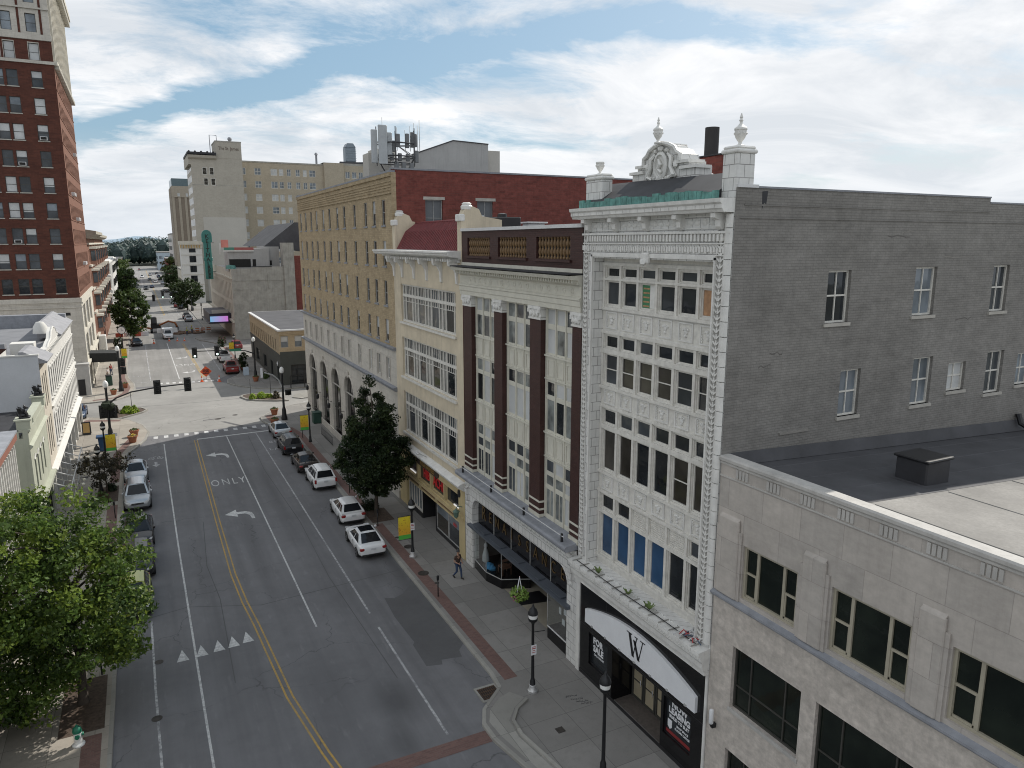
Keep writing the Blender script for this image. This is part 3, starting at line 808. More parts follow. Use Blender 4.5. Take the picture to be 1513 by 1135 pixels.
for k in range(20): p.box(18.3+k*.45, 18.315+k*.45, .5, .555, 21.07, 21.17, 1)
p.build('cornice', [m_terraS, m_terraJ], B)
p = MB(RF); rg = random.Random(3)
u = 18.5
while u < 26.5:
    w = rg.uniform(.18, .42); p.box(u, u+w-.02, .2+rg.uniform(-.02, .02), .30, 21.38, 21.66+rg.uniform(-.07, .05)); u += w
p.build('copper_gutter', m_copper, B)
p = MB()
# sloping black roof strip between piers, and flat roof behind
p.raw([(16.8, 18.6, 21.6), (16.8, 26.5, 21.6), (18.1, 26.5, 22.4), (18.1, 18.6, 22.3), (18.7, 18.7, 21.2), (18.7, 26.5, 21.2)], [(0, 1, 2, 3), (3, 2, 5, 4)])
p.raw([(18.5, 18.3, 21.3), (18.5, 26.7, 21.3), (42, 26.7, 20.6), (42, 18.3, 20.6)], [(0, 1, 2, 3)])
p.raw([(16.8, 18.62, 21.6), (18.1, 18.62, 22.3), (18.7, 18.62, 21.2), (16.8, 18.62, 21.2)], [(0, 1, 2, 3)])
p.build('roof', m_roofB, B)
# piers
def pier(y0, y1, x0, x1, z0, z1):
    p = MB()
    p.bbox(x0, x1, y0, y1, z0, z1, .03, 0)
    p.bbox(x0-.06, x1+.06, y0-.06, y1+.06, z1, z1+.12, .04, 1); p.bbox(x0-.02, x1+.02, y0-.02, y1+.02, z1+.12, z1+.22, .05, 1)
    return p.build('pier', [m_terra, m_terraS], B)
pier(25.5, 26.68, 16.98, 17.5, 21.38, 22.5); pier(17.97, 18.62, 16.98, 17.75, 21.38, 22.75)
# pedestal of the crest and the crest itself
p = MB(RF); D0 = -1.25
C_ = 23.3
half = [(1.88, 22.25), (1.88, 22.72), (1.55, 22.74), (1.55, 22.92), (1.2, 22.95), (1.12, 23.2), (.95, 23.25), (.8, 23.42), (.52, 23.5), (.42, 23.66)]
outl = [(C_-a, z) for a, z in half]+[(C_+a, z) for a, z in half[::-1]]
p.prism([RF(u, D0, z) for u, z in outl], (.8, 0, 0), 0)
for sx in (-1, 1):
    for a0, a1, z in ((1.1, 1.98, 22.70), (.78, 1.6, 22.92)): p.box(*sorted((C_+sx*a0, C_+sx*a1)), D0-.7, D0+.1, z-.05, z+.06, 1)
    p.tube([RF(C_+sx*1.12, D0+.05, 22.95), RF(C_+sx*1.1, D0+.06, 23.2), RF(C_+sx*.9, D0+.06, 23.3), RF(C_+sx*.75, D0+.06, 23.48), RF(C_+sx*.4, D0+.06, 23.62), RF(C_, D0+.06, 23.7)], .085, 6, 1)
    p.tube([RF(C_+sx*.35, D0+.05, 23.3), RF(C_+sx*.62, D0+.08, 23.12), RF(C_+sx*.6, D0+.1, 22.8), RF(C_+sx*.8, D0+.08, 22.5), RF(C_+sx*.5, D0+.1, 22.36)], [.05, .1, .08, .11, .06], 6, 1)
    for q in range(5): p.ico(RF(C_+sx*(.2+.16*q), D0+.06, 22.36+.03*q), .1, 1, 1, .25, (1, 1, 1), rw)
    p.ico(RF(C_+sx*.85, D0+.05, 22.85), .13, 1, 1, .2, (.7, 1, 1.2), rw); p.ico(RF(C_+sx*.32, D0+.06, 23.4), .1, 1, 1, .2, (1, 1, 1), rw)
p.rings([[RF(C_+r_*math.cos(2*PI*k/16), D0+dd, 22.85+1.3*r_*math.sin(2*PI*k/16)) for k in range(16)] for r_, dd in ((.4, 0), (.42, .12), (.33, .16), (.29, .07), (.27, .07))], 1)
p.tube([RF(C_-.1, D0+.12, 22.6), RF(C_+.08, D0+.14, 22.75), RF(C_-.06, D0+.14, 22.9), RF(C_+.08, D0+.14, 23.1)], [.06, .08, .08, .05], 6, 1)
p.ico(RF(C_, D0+.1, 23.48), .14, 1, 1); p.ico(RF(C_, D0+.12, 22.4), .14, 1, 1)
p.rings([[RF(C_+r_*math.cos(2*PI*k/10), D0+.1, 22.85+1.3*r_*math.sin(2*PI*k/10)) for k in range(10)] for r_ in (.43, .36)], 1, False, True, False, False)
p.build('crest', [m_terra, m_terraS], B)
def urn(x, y, z, s=1.0, name='urn'):
    p = MB(); pr = [(.17, 0), (.17, .06), (.07, .1), (.06, .16), (.16, .3), (.21, .42), (.205, .56), (.23, .58), (.22, .64), (.12, .72), (.06, .78), (.045, .84), (.075, .9), (.04, .96), (.06, 1.0), (.015, 1.14)]
    if name == 'broken': pr = pr[:9]+[(.1, .66)]
    p.lathe([(r_*s, q*s) for r_, q in pr], (x, y, z), 14)
    for k in range(7): p.ico((x+.2*s*math.cos(k*.9), y+.2*s*math.sin(k*.9), z+.45*s), .05*s, 1)
    return p.build('urn', m_terraS, B)
urn(18.0, 23.3, 23.66, .84); urn(17.37, 18.3, 22.96, .9); urn(17.24, 26.05, 22.7, .8, 'broken')
# keystone mask over the recess
p = MB(RF); p.bbox(22.15, 22.6, 0, .2, 19.2, 19.62, .06); p.ico(RF(22.37, .2, 19.28), .15, 1, 0, .2, (1, 1, 1.1), rw); p.build('keystone', m_terraS, B)
# deep ledge over the shop front with its moulded face
p = MB(RF)
p.profile([(-.5, 5.0), (.28, 4.98), (.32, 5.1), (.34, 5.3), (.42, 5.4), (.42, 5.55), (.52, 5.62), (.52, 5.76), (-.5, 5.84)], 17.97, 26.85)
for i in range(58): p.ico(RF(18.1+i*.15, .4, 5.48), .05, 1, 0, 0, (1, 1, 1.2))
p.box(17.99, 26.83, .02, .2, 4.78, 4.98)
for k in range(14): p.box(18.4+k*.62, 18.415+k*.62, .42, .523, 5.63, 5.75, 1); p.box(18.4+k*.62, 18.42+k*.62, -.45, .5, 5.79, 5.845, 1)
p.build('shop_cornice', [m_terraS, m_terraJ], B)
# shop front: frame, black glazed panels, white lunette sign, recessed entrance
p = MB(RF); p.box(17.96, 18.06, -.2, .06, .3, 4.9); p.box(26.52, 26.8, -.2, .06, 0.14, 4.9); p.build('shop_surround', m_terraS, B)
p = MB(RF)
p.wall(18.06, 26.52, .14, 4.8, [(18.75, 20.35, .95, 2.55), (20.5, 23.9, .14, 2.62), (24.25, 25.75, .95, 2.5)], .18, 0)
for u in (20.2, 22.3, 24.4): p.box(u-.008, u+.008, 0, .006, 2.7, 4.8, 1)
p.box(18.06, 26.52, 0, .007, 2.68, 2.72, 1)
p.box(18.06, 26.52, 0, .02, .14, .3, 1)
# entrance lobby walls
p.box(20.4, 20.5, -1.1, -.18, .14, 2.62); p.box(23.9, 24.0, -1.1, -.18, .14, 2.62); p.box(20.5, 23.9, -1.2, -1.1, 2.2, 2.62); p.box(20.4, 24.0, -1.1, -.18, 2.62, 2.68, 1)
p.build('shop_front', [m_blackG, m_black], B)
p = MB(RF); p.quad(RF(20.5, -.18, .148), RF(23.9, -.18, .148), RF(23.9, -1.12, .148), RF(20.5, -1.12, .148)); p.build('entrance_floor', plain('lobby_tiles', (.1, .085, .075), .7, var=.3, scale=6), B)
for i in range(4):
    a = 20.55+i*.83
    o = window(B, RF, a, a+.8, .16, 2.2, -1.14, m_bronze, plain('papered_door_glass', (.36, .31, .22), .2, var=.1), (), (.42,), .09, name='door')
    hb = MB(RF); hb.tube([RF(a+.12, -1.03, .95), RF(a+.12, -1.01, 1.25)], .02, 6); hh = hb.build('handle', m_metal, B)
window(B, RF, 18.75, 20.35, .95, 2.55, -.16, m_black, g_dark, (), (), .05); window(B, RF, 24.25, 25.75, .95, 2.5, -.16, m_black, g_dark, (), (), .05)
p = MB(RF)
add_text(p, 'FOR', RF, 25.2, -.13, 2.16, .42, .01, 0, .018, .95, True); add_text(p, 'SALE', RF, 25.16, -.13, 1.78, .42, .01, 0, .018, .9, True)
add_text(p, 'CALL TODAY', RF, 25.1, -.13, 1.5, .13, .008, 0, .004, 1, True)
p.build('sale_lettering', m_gwhite, B)
p = MB(RF)
add_text(p, 'NOW', RF, 19.55, -.13, 2.34, .34, .01, 0, .014, 1, True); add_text(p, 'LEASING', RF, 19.55, -.13, 2.04, .34, .01, 0, .014, .95, True)
add_text(p, 'BUILD TO SUIT', RF, 19.55, -.13, 1.78, .18, .01, 0, .006, .95, True); add_text(p, 'SHOP SPACE', RF, 19.35, -.13, 1.56, .12, .01, 0, .003, 1, True); add_text(p, 'FLOORS OFFICE', RF, 19.35, -.13, 1.4, .12, .01, 0, .003, 1, True)
p.prism([RF(19.95, -.13, 1.62), RF(20.2, -.13, 1.62), RF(20.2, -.13, 1.32), RF(20.07, -.13, 1.22), RF(19.95, -.13, 1.32)], (-.01, 0, 0))
p.build('leasing_lettering', m_gwhite, B)
p = MB(RF); p.box(18.82, 20.3, -.135, -.125, 1.02, 1.16); p.build('red_poster_band', plain('red_poster', (.25, .03, .03), .5), B)
# lunette sign
p = MB(RF)
N = 28; pts = []
ua, ub = 18.45, 25.92
def zarc(t): return 3.62+.72*math.sin(PI*t)**.9
pts = [RF(ua, .0, 2.98)]+[RF(ua+(ub-ua)*k/N, .0, zarc(k/N)) for k in range(N+1)]+[RF(ub, .0, 2.98)]
p.prism(pts, (-.13, 0, 0), 0)
for k in range(7): p.box(18.9+k*1.06, 19.02+k*1.06, .13, .17, 2.98, 3.05, 1)
sg = p.build('lunette_sign', [m_gwhite, m_greyfr], B)
p = MB(RF); uc, zc = 22.05, 3.68; Hh = .47
def stroke(u0, z0, u1, z1, w): p.prism([RF(u0-w/2, .132, z0), RF(u0+w/2, .132, z0), RF(u1+w/2, .132, z1), RF(u1-w/2, .132, z1)], (-.012, 0, 0))
stroke(uc+.47, zc+Hh, uc+.2, zc-Hh, .15); stroke(uc-.02, zc+Hh*.95, uc+.2, zc-Hh, .045); stroke(uc+.14, zc+Hh*.62, uc-.18, zc-Hh, .15); stroke(uc-.42, zc+Hh, uc-.18, zc-Hh, .045)
for a, b in ((.66, .3), (-.25, -.58), (.12, -.1)): p.box(uc+b, uc+a, .132, .144, zc+Hh-.02, zc+Hh+.02)
lt = p.build('monogram_letter', m_black, sg)
# side wall painted grey
GW = Fr(0, 17.95, 1, 0, 0, -1)
gops = [(21.45, 22.62, 17.18, 19.03), (26.16, 27.42, 17.24, 19.08), (31.05, 32.15, 17.2, 19.08), (22.5, 23.58, 13.68, 15.42), (26.58, 27.76, 13.70, 15.58), (28.8, 29.95, 14.05, 15.22), (31.35, 32.52, 13.72, 15.52), (33.55, 34.6, 13.9, 15.3)]
p = MB(GW)
p.wall(17.0, 30.28, 0, 21.7, [o for o in gops if o[1] < 30], .22, 0, 0)
p.wall(30.28, 43, 0, 21.5, [o for o in gops if o[0] > 30], .22, 0, 0)
p.box(17.3, 30.28, -.3, .03, 21.7, 21.76, 1); p.box(30.28, 43, -.3, .03, 21.5, 21.56, 1)
p.box(17.36, 30.28, .003, .025, 21.15, 21.2, 0)
p.box(17.05, 17.9, -.2, .05, 21.7, 21.8, 2)
p.box(17.2, 43, .003, .03, 20.75, 20.78, 0)
rq = random.Random(12)
for k in range(7):   # repointed cracks, smears and a ragged old roof line
    x = rq.uniform(18, 33); z = rq.choice([19.3, 19.45, 20.2, 16.3, 13.5, 20.4, 15.9, 17.0]); w = rq.uniform(.5, 1.9)
    zs_ = [z+rq.uniform(-.06, .06) for _ in range(6)]
    pts_ = [GW(x+w*i/5, .004, zs_[i]) for i in range(6)]+[GW(x+w*i/5, .004, zs_[i]-rq.uniform(.02, .05)) for i in range(5, -1, -1)]
    p.poly(pts_, 3 if k % 3 else 4)
p.box(19.6, 21.0, 0, .05, 13.35, 13.42, 4); p.poly([GW(18.1, .005, 21.6), GW(18.35, .005, 21.62), GW(18.3, .005, 21.2), GW(18.2, .005, 21.25), GW(18.12, .005, 21.0)], 5)
p.build('grey_side_wall', [m_greyw, m_ledge, m_metal, plain('dark_mortar_smear', (.12, .112, .104), .9), plain('pale_mortar_smear', (.24, .225, .205), .9), m_roofB], B)
p = MB(); p.quad((17.36, 26.8, 0), (43, 26.8, 0), (43, 26.8, 21.2), (17.36, 26.8, 21.2)); p.quad((43, 17.95, 0), (43, 26.8, 0), (43, 26.8, 21.2), (43, 17.95, 21.2)); p.build('rear_wall', m_red, B)
for i, o in enumerate(gops):
    gm = [g_dark, g_blue, g_mid, g_blue, g_blue, g_blind, g_mid, g_blue][i]
    window(B, GW, o[0], o[1], o[2], o[3], -.2, m_wfr, gm, (.5,), ((.52, .06),), .07, .04, .08, m_sill)
p = MB(); p.tube([(21.7, 24.5, 21.5), (21.7, 24.5, 24.65)], .29, 16, 0); p.bbox(21.0, 22.4, 23.1, 24.95, 21.3, 23.4, .02, 1); p.bbox(20.95, 22.45, 23.05, 25, 23.4, 23.46, .01, 2)
p.build('chimney', [plain('black_flue', (.03, .027, .027), .7), m_red, m_roofB], B)
p = MB(); p.lathe([(.18, 0), (.18, .25), (.24, .27), (.2, .36), (.02, .42)], (20.0, 22.6, 22.2), 10); p.tube([(20.0, 22.6, 21), (20.0, 22.6, 22.3)], .1, 8); p.build('roof_vent', m_metal, B)
# things left on the ledge
p = MB(); rr = random.Random(2)
for i in range(26):
    a = rr.uniform(0, 6.28); c = RF(18.9+rr.uniform(-.55, .35), .1+rr.uniform(-.25, .25), 5.85)
    p.tube([c, (c[0]+.12*math.cos(a), c[1]+.12*math.sin(a), 5.85+rr.uniform(.04, .12)), (c[0]+.3*math.cos(a+.6), c[1]+.3*math.sin(a+.6), 5.87)], .025, 5, rr.choice([0, 0, 1, 2]))
p.build('rag_heap', [plain('white_rag', (.6, .6, .6), .9), plain('blue_rag', (.08, .11, .16), .9), plain('red_rag', (.4, .07, .07), .9)])
tag(bpy.data.objects['rag_heap'], 'tangled heap of white, blue and red rags on the stone ledge above the white sign', 'rags')
p = MB(); p.tube([RF(18.4, .3, 5.87), RF(20.5, .28, 5.86), RF(23, .36, 5.84), RF(26.4, .32, 5.83)], .02, 5); p.build('ledge_cable', m_black, B)
m_leafw = plain('weed_leaf', (.12, .17, .05), .8, var=.4, scale=8)
for j, (yy, nn_) in enumerate(((21.2, 34), (22.6, 26), (24.8, 22))):
    p = MB()
    for i in range(nn_):
        a = rr.uniform(0, 6.28); L = rr.uniform(.1, .3); c = Vector(RF(yy, .22, 5.83)); q = c+Vector((math.cos(a)*L*.7, math.sin(a)*L, L*.8)); s_ = Vector((-math.sin(a), math.cos(a), 0))*.04
        p.raw([c-s_*.4, c+s_*.4, q+s_, q-s_], [(0, 1, 2, 3)])
    tag(p.build('weed', m_leafw, recalc=False), ['leafy weed on the stone ledge, nearest the heap of rags', 'middle weed tuft of three on the white stone ledge', 'dry weed tuft on the ledge below the blue window panes'][j], 'weed')
# ================================================================== 2 limestone building (nearest, right)
B = empty('limestone_building', (17.5, 6, 0), 'low limestone clad building with flat dark roof beside the grey brick wall', 'building')
up = [(14.45, 16.70, 8.34, 10.2), (10.75, 13.22, 8.34, 10.3), (7.0, 9.68, 8.34, 10.3), (3.2, 5.9, 8.34, 10.3)]
lo = [(13.98, 16.88, 4.2, 6.5), (10.0, 13.42, 4.0, 6.5), (6.0, 9.2, 4.0, 6.5), (13.98, 16.95, .5, 2.55), (10.0, 13.42, .5, 2.55), (6, 9.2, .5, 2.55)]
p = MB(RF)
p.wall(-6, 17.94, 8.1, 12.8, up, .2, 0)
p.wall(-6, 17.94, .14, 8.1, lo, .25, 1)
p.build('street_front', [m_lime, m_lime2], B)
p = MB(RF)
p.profile([(-.35, 12.8), (.07, 12.8), (.1, 12.84), (.1, 12.93), (.05, 12.98), (-.35, 12.98)], -6, 17.94)
p.build('coping', m_limeS, B)
p = MB(RF)
p.box(-6, 17.94, 0, .03, 12.28, 12.33); p.box(-6, 17.94, 0, .05, 12.72, 12.8)
u = 17.2
while u > -5:
    for k in range(4): p.box(u-k*.14-.1, u-k*.14, 0, .035, 12.38, 12.68)
    u -= 1.32
p.build('triglyph_band', m_limeS, B)
p = MB(RF); p.profile([(0, 8.0), (.14, 8.0), (.18, 8.05), (.18, 8.12), (0, 8.2)], -6, 17.94); p.build('sill_course', m_ledge, B)
for (a, b) in ((16.75, 17.9), (13.3, 14.35), (9.75, 10.68), (5.98, 6.92)):
    p = MB(RF); top = 10.95
    p.bbox(a+.12, b-.12, 0, .11, 8.2, top, .03); p.box(a, a+.12, 0, .06, 8.2, top-.35); p.box(b-.12, b, 0, .06, 8.2, top-.35); p.profile([(0, top), (.09, top), (.0, top+.08)], a+.14, b-.14)
    p.build('pilaster', m_lime, B)
for i, o in enumerate(up):
    w = o[1]-o[0]
    wn = window(B, RF, o[0], o[1], o[2], o[3], -.18, m_tanframe, g_green, (.26, .74), (), .09, .1, .1)
    for (fa, fb) in ((0, .26), (.74, 1)):
        q = MB(RF); q.box(o[0]+w*fa+.05, o[0]+w*fb-.05, -.17, -.11, (o[2]+o[3])/2-.04, (o[2]+o[3])/2+.03)
        for (z0, z1) in ((o[2]+.09, (o[2]+o[3])/2-.04),):
            q.box(o[0]+w*fa+.05, o[0]+w*fa+.1, -.17, -.12, z0, z1); q.box(o[0]+w*fb-.1, o[0]+w*fb-.05, -.17, -.12, z0, z1); q.box(o[0]+w*fa+.05, o[0]+w*fb-.05, -.17, -.12, z0, z0+.06)
        q.build('sash', m_tanframe, B)
for i, o in enumerate(lo):
    window(B, RF, o[0], o[1], o[2], o[3], -.22, m_bronze, g_green, (.25, .75), (.36,), .07, .05, .08)
    q = MB(RF); q.box(o[0]-.06, o[1]+.06, .003, .05, o[2]-.13, o[2]); q.build('sill', m_limeS, B)
p = MB()   # roof, falling slightly to the back, with a rolled edge against the grey wall
p.raw([(17.3, -6, 12.58), (17.3, 17.95, 12.58), (43, 17.95, 11.4), (43, -6, 11.4)], [(0, 1, 2, 3)], 0)
p.raw([(17.32, 13.4, 12.586), (17.32, 17.9, 12.586), (43, 17.9, 11.408), (43, 12.9, 11.408)], [(0, 1, 2, 3)], 1)  # darker sheet along the grey wall: its cast shadow put into the colour
p.raw([(17.3, -6, 12.5), (17.3, 17.95, 12.5), (17.3, 17.95, 12.98), (17.3, -6, 12.98)], [(0, 1, 2, 3)], 1)
p.raw([(17.3, 17.93, 13.0), (43, 17.93, 11.95), (43, 17.75, 11.44), (17.3, 17.75, 12.6)], [(0, 1, 2, 3)], 1)
rg = random.Random(4)
for k in range(7): p.tube([(18.5+k*3.4, -5, 12.527-k*.156), (18.5+k*3.4, 13.2, 12.527-k*.156)], .02, 4, 0)
for k in range(3): p.tube([(17.4, 14.6+k*1.3, 12.575), (42, 14.5+k*1.3, 11.447)], .02, 4, 1)
for k in range(7):   # ponding stains and a few repair patches
    cx0, cy0, r0 = rg.uniform(20, 32), rg.uniform(5, 12), rg.uniform(.3, .9)
    p.poly([(cx0+r0*math.cos(t*.63)*rg.uniform(.7, 1.2), cy0+r0*.7*math.sin(t*.63)*rg.uniform(.7, 1.2), 12.58-(cx0+r0*math.cos(t*.63)-17.3)*.0459+.012) for t in range(10)], 2)
p.box(26, 27.1, 9.4, 10.2, 12.0, 12.205, 3); p.box(21, 21.7, 6.6, 7.5, 12.2, 12.43, 3)
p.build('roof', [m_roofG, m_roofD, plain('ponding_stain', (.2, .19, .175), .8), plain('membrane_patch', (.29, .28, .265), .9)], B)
# hooded vent, small roof cap, pipe
V = empty('roof_vent', (22.3, 14.4, 12.36), 'square black hooded vent standing on the flat grey roof', 'vent')
p = MB(); p.bbox(21.75, 22.95, 13.85, 14.95, 12.3, 13.12, .05); p.build('vent_box', m_roofB, V)
p = MB(); p.bbox(21.68, 23.02, 13.78, 15.02, 13.12, 13.2, .03); p.build('hood', m_black, V)
p = MB(); p.raw([(21.55, 13.65, 12.4), (23.15, 13.65, 12.33), (23.15, 15.15, 12.33), (21.55, 15.15, 12.4)], [(0, 1, 2, 3)]); p.build('flashing', m_roofD, V)
p = MB(); p.lathe([(.3, 0), (.32, .1), (.22, .16), (.2, .26), (.02, .3)], (24.2, 9.9, 12.2), 12); tag(p.build('roof_drain', m_ledge), 'small round grey cap low on the sunlit part of the flat roof', 'vent')
p = MB(); p.tube([(34.0, 17.85, 12.6), (34.0, 17.7, 12.2), (34.1, 17.3, 12.0), (34.2, 17.1, 11.84)], .12, 8); tag(p.build('drain_pipe', m_black), 'short black drain pipe coming out at the foot of the grey brick wall', 'pipe')
L = empty('wall_light', (16.9, 17.5, 3.1), 'tall white shaded lamp on the limestone wall beside the black shop front', 'wall light')
p = MB(); p.bbox(16.82, 17.0, 17.44, 17.58, 3.02, 3.2, .02); p.tube([(16.84, 17.51, 3.1), (16.8, 17.51, 3.2)], .06, 8); p.build('bracket', m_black, L)
p = MB(); p.lathe([(.06, 0), (.085, .04), (.08, .5), (.07, .54), (.02, .55)], (16.8, 17.51, 3.2), 12); p.build('shade', m_gwhite, L)

# ================================================================== 3 brown pilastered building
B = empty('pilastered_building', (17.5, 33.3, 0), 'four storey building with dark brown brick pilasters and cream window bays', 'building')
pil = [(26.85, 27.62), (30.5, 31.6), (34.7, 35.7), (38.75, 39.92)]
bays = [(27.62, 30.5), (31.6, 34.7), (35.7, 38.75)]
for a, b in pil:
    p = MB(RF)
    p.box(a, b, -.35, 0, 6.3, 17.0, 0)
    for z in (6.75, 7.15): p.box(a-.02, b+.02, -.3, .02, z, z+.1, 1)
    p.box(a-.03, b+.03, -.3, .05, 6.3, 6.55, 1)
    pl = p.build('pilaster', [m_brown, m_cream], B)
    c = MB(RF); c.box(a-.05, b+.05, -.34, .06, 16.35, 16.45); c.box(a-.06, b+.06, -.34, .1, 16.85, 16.995); c.bbox(a-.012, b+.012, -.3, .05, 16.45, 16.85, .03)
    for k in range(3): c.ico(RF(a+(b-a)*(.2+.3*k), .08, 16.62), .13, 1, 0, .15, (.6, 1, 1.2), rw)
    for k in (a+.06, b-.06): c.lathe([(.1, 0), (.1, .18)], (RF(k, .08, 16.68)), 8)
    c.build('capital', m_terraS, B)
lev = [(14.75, 15.98, 16.15, 16.92), (10.95, 12.55, 12.7, 13.42), (6.6, 8.0, 8.15, 8.72, 8.85, 9.5)]
for a, b in bays:
    p = MB(RF); ops = []; w = (b-a-.2)/3
    for L_ in lev:
        for k in range(3):
            u0 = a+.1+k*w+.05; u1 = u0+w-.1
            for q in range(0, len(L_), 2): ops.append((u0, u1, L_[q], L_[q+1]))
    p.wall(a, b, 6.4, 17.0, ops, .06, 0, 0, d=-.28)
    for k in range(4):
        u = a+.1+k*w; p.box(u-.04, u+.04, -.278, -.24, 6.45, 17.0)
    for z0, z1 in ((13.5, 14.68), (9.58, 10.86)):
        p.box(a, b, -.277, -.22, z0, z0+.06); p.box(a, b, -.277, -.19, z1-.06, z1+.02)
        for k in range(3):
            u0 = a+.1+k*w+.14; u1 = u0+w-.28
            for (c0, c1, d0, d1) in ((u0, u1, z1-.26, z1-.2), (u0, u1, z0+.16, z0+.22), (u0, u0+.06, z0+.22, z1-.26), (u1-.06, u1, z0+.22, z1-.26)): p.box(c0, c1, -.276, -.25, d0, d1)
    p.build('window_bay', m_cream, B)
    rp = random.Random(int(a*10))
    for li, L_ in enumerate(lev):
        for k in range(3):
            u0 = a+.1+k*w+.05; u1 = u0+w-.1
            for q in range(0, len(L_), 2):
                gm = rp.choice([g_mid, g_cur, g_blind, g_blind] if li < 1 else ([g_cur, g_dark, g_cur, g_blind] if li == 1 else [g_cur, g_cur, g_blind, g_mid]))
                window(B, RF, u0, u1, L_[q], L_[q+1], -.335, m_cream, gm, (.5,) if (li == 2 and q == 0) else (), (), .045, .05, .05)
p = MB(RF)
p.profile([(-.4, 17.0), (.06, 17.0), (.06, 17.22), (.1, 17.25), (.1, 17.48), (.14, 17.52), (.14, 17.6), (.04, 17.66), (.04, 18.12), (.16, 18.2), (.16, 18.26), (.2, 18.28), (.2, 18.38), (.62, 18.42), (.66, 18.5), (.7, 18.58), (-.4, 18.62)], 26.88, 40.25)
p.build('entablature', m_cream, B)
p = MB(RF); p.box(26.9, 40.2, .03, .05, 17.7, 18.1); p.box(26.9, 40.2, .15, .21, 18.2, 18.4)
for i in range(58): u = 27.0+i*.225; p.box(u, u+.12, .18, .42, 18.26, 18.4)
for i in range(18):
    u = 27.6+i*.7
    if i % 6 == 5: p.box(u-.16, u+.16, .04, .06, 17.76, 18.04)
    else: p.rings([[RF(u+r_*math.cos(2*PI*k/12), d_, 17.9+r_*math.sin(2*PI*k/12)) for k in range(12)] for r_, d_ in ((.15, .04), (.14, .07), (.1, .07), (.09, .045))], 0, True)
p.build('dentil_course', m_cream, B)
p = MB(RF); p.box(26.88, 40.25, -.4, .69, 18.63, 18.68); p.build('cornice_flashing', m_roofB, B)
# parapet with three balustrades
p = MB(RF)
bal = [(27.9, 31.0), (32.0, 35.2), (36.2, 39.2)]
p.wall(26.85, 40.0, 18.68, 20.62, [(a, b, 19.25, 20.25) for a, b in bal], .3, 0)
p.box(26.85, 40.0, -.32, .1, 20.62, 20.78, 1); p.box(26.85, 40.0, 0, .05, 18.69, 18.86, 2)
p.build('parapet', [m_brown, m_metal, m_cream], B)
m_balu = plain('golden_baluster', (.17, .10, .042), .6, var=.35, scale=6)
for a, b in bal:
    p = MB(RF); nb = 11
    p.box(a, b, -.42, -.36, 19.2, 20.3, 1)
    for k in range(nb):
        u = a+(k+.5)*(b-a)/nb
        p.lathe([(.085, 0), (.085, .07), (.05, .12), (.1, .28), (.085, .4), (.045, .5), (.085, .6), (.1, .72), (.05, .88), (.085, .93), (.085, 1.0)], RF(u, -.15, 19.25), 8, 0)
    p.build('balustrade', [m_balu, m_dark], B)
    p = MB(RF); p.box(a-.12, b+.12, .003, .1, 19.12, 19.24); p.build('balustrade_sill', m_brown, B)
p = MB(); p.raw([(17.3, 26.8, 20.4), (17.3, 40, 20.4), (42, 40, 19.4), (42, 26.8, 19.4)], [(0, 1, 2, 3)]); p.raw([(17.3, 26.9, 20.7), (17.3, 39.9, 20.7), (17.3, 39.9, 18), (17.3, 26.9, 18)], [(0, 1, 2, 3)]); p.build('roof', m_roofD, B)
p = MB(); p.quad((17.02, 40.0, 0), (42, 40, 0), (42, 40, 20.5), (17.02, 40, 20.6)); p.build('party_wall', m_red, B)
# ledge with its wire rail
p = MB(RF); p.profile([(-.35, 6.05), (.62, 6.02), (.68, 6.12), (.68, 6.22), (.6, 6.3), (-.35, 6.42)], 26.9, 40.0); p.build('ledge', m_ledge, B)
RA = empty('ledge_rail', RF(33.5, .45, 6.3), 'thin wire rail on short black posts along the dark ledge under the brown pilasters', 'rail')
p = MB(RF); p.tube([RF(27.3, .5, 6.62), RF(33, .52, 6.6), RF(39.6, .5, 6.62)], .022, 5); p.build('wire', m_metal, RA)
for u in (27.5, 31.3, 35.2, 39.2):
    p = MB(RF); p.bbox(u-.05, u+.05, .42, .52, 6.25, 6.72, .015); p.build('post', m_black, RA)
# white terracotta shop surround, with a real opening that has rounded top corners
p = MB(RF)
oa, ob, ot, rr_ = 27.75, 38.95, 4.75, .8
p.wall(26.88, 40.0, .14, 6.0, [(oa, ob, .14, ot)], .45, 0)
for cu, sx in ((oa, 1), (ob, -1)):   # rounded corners
    cc = (cu+sx*rr_, ot-rr_); arc = [(cc[0]-sx*rr_*math.cos(t), cc[1]+rr_*math.sin(t)) for t in [PI/2*k/6 for k in range(7)]]
    pts = [RF(cu, -.003, ot)]+[RF(u, -.003, z) for u, z in arc]
    p.prism(pts, (.44, 0, 0), 0)
p.box(26.9, 40.0, 0, .06, 5.3, 5.38); p.box(26.9, 40.0, 0, .1, 5.86, 6.0)
for i in range(64): p.ico(RF(27.0+i*.2, .08, 5.66), .06, 1, 0)
for u in (27.3, 39.5):
    p.prism([RF(u-.12, 0, 5.3), RF(u-.12, .22, 5.2), RF(u-.12, .1, 4.2), RF(u-.12, 0, 4.0)], (0, .24, 0))
    p.ico(RF(u, .12, 5.1), .16, 1, 0, .15, (.8, 1, 1), rw); p.ico(RF(u, .08, 4.25), .1, 1)
p.build('shop_surround', m_terra, B)
p = MB(RF)
p.box(oa, ob, -.5, -.42, 3.0, ot, 0)
for u in (30.0, 32.2, 34.45, 36.7): p.box(u-.02, u+.02, -.42, -.39, 3.0, ot, 1)
p.build('transom_glass', [m_blackG, m_greyfr], B)
p = MB(RF)
for k, ch in enumerate('RENAISSANCE'):
    add_text(p, ch, RF, 38.1-k*.93, -.395, 3.92 if k else 3.88, .92 if k else 1.25, .02, 0, -.008, .8, True)
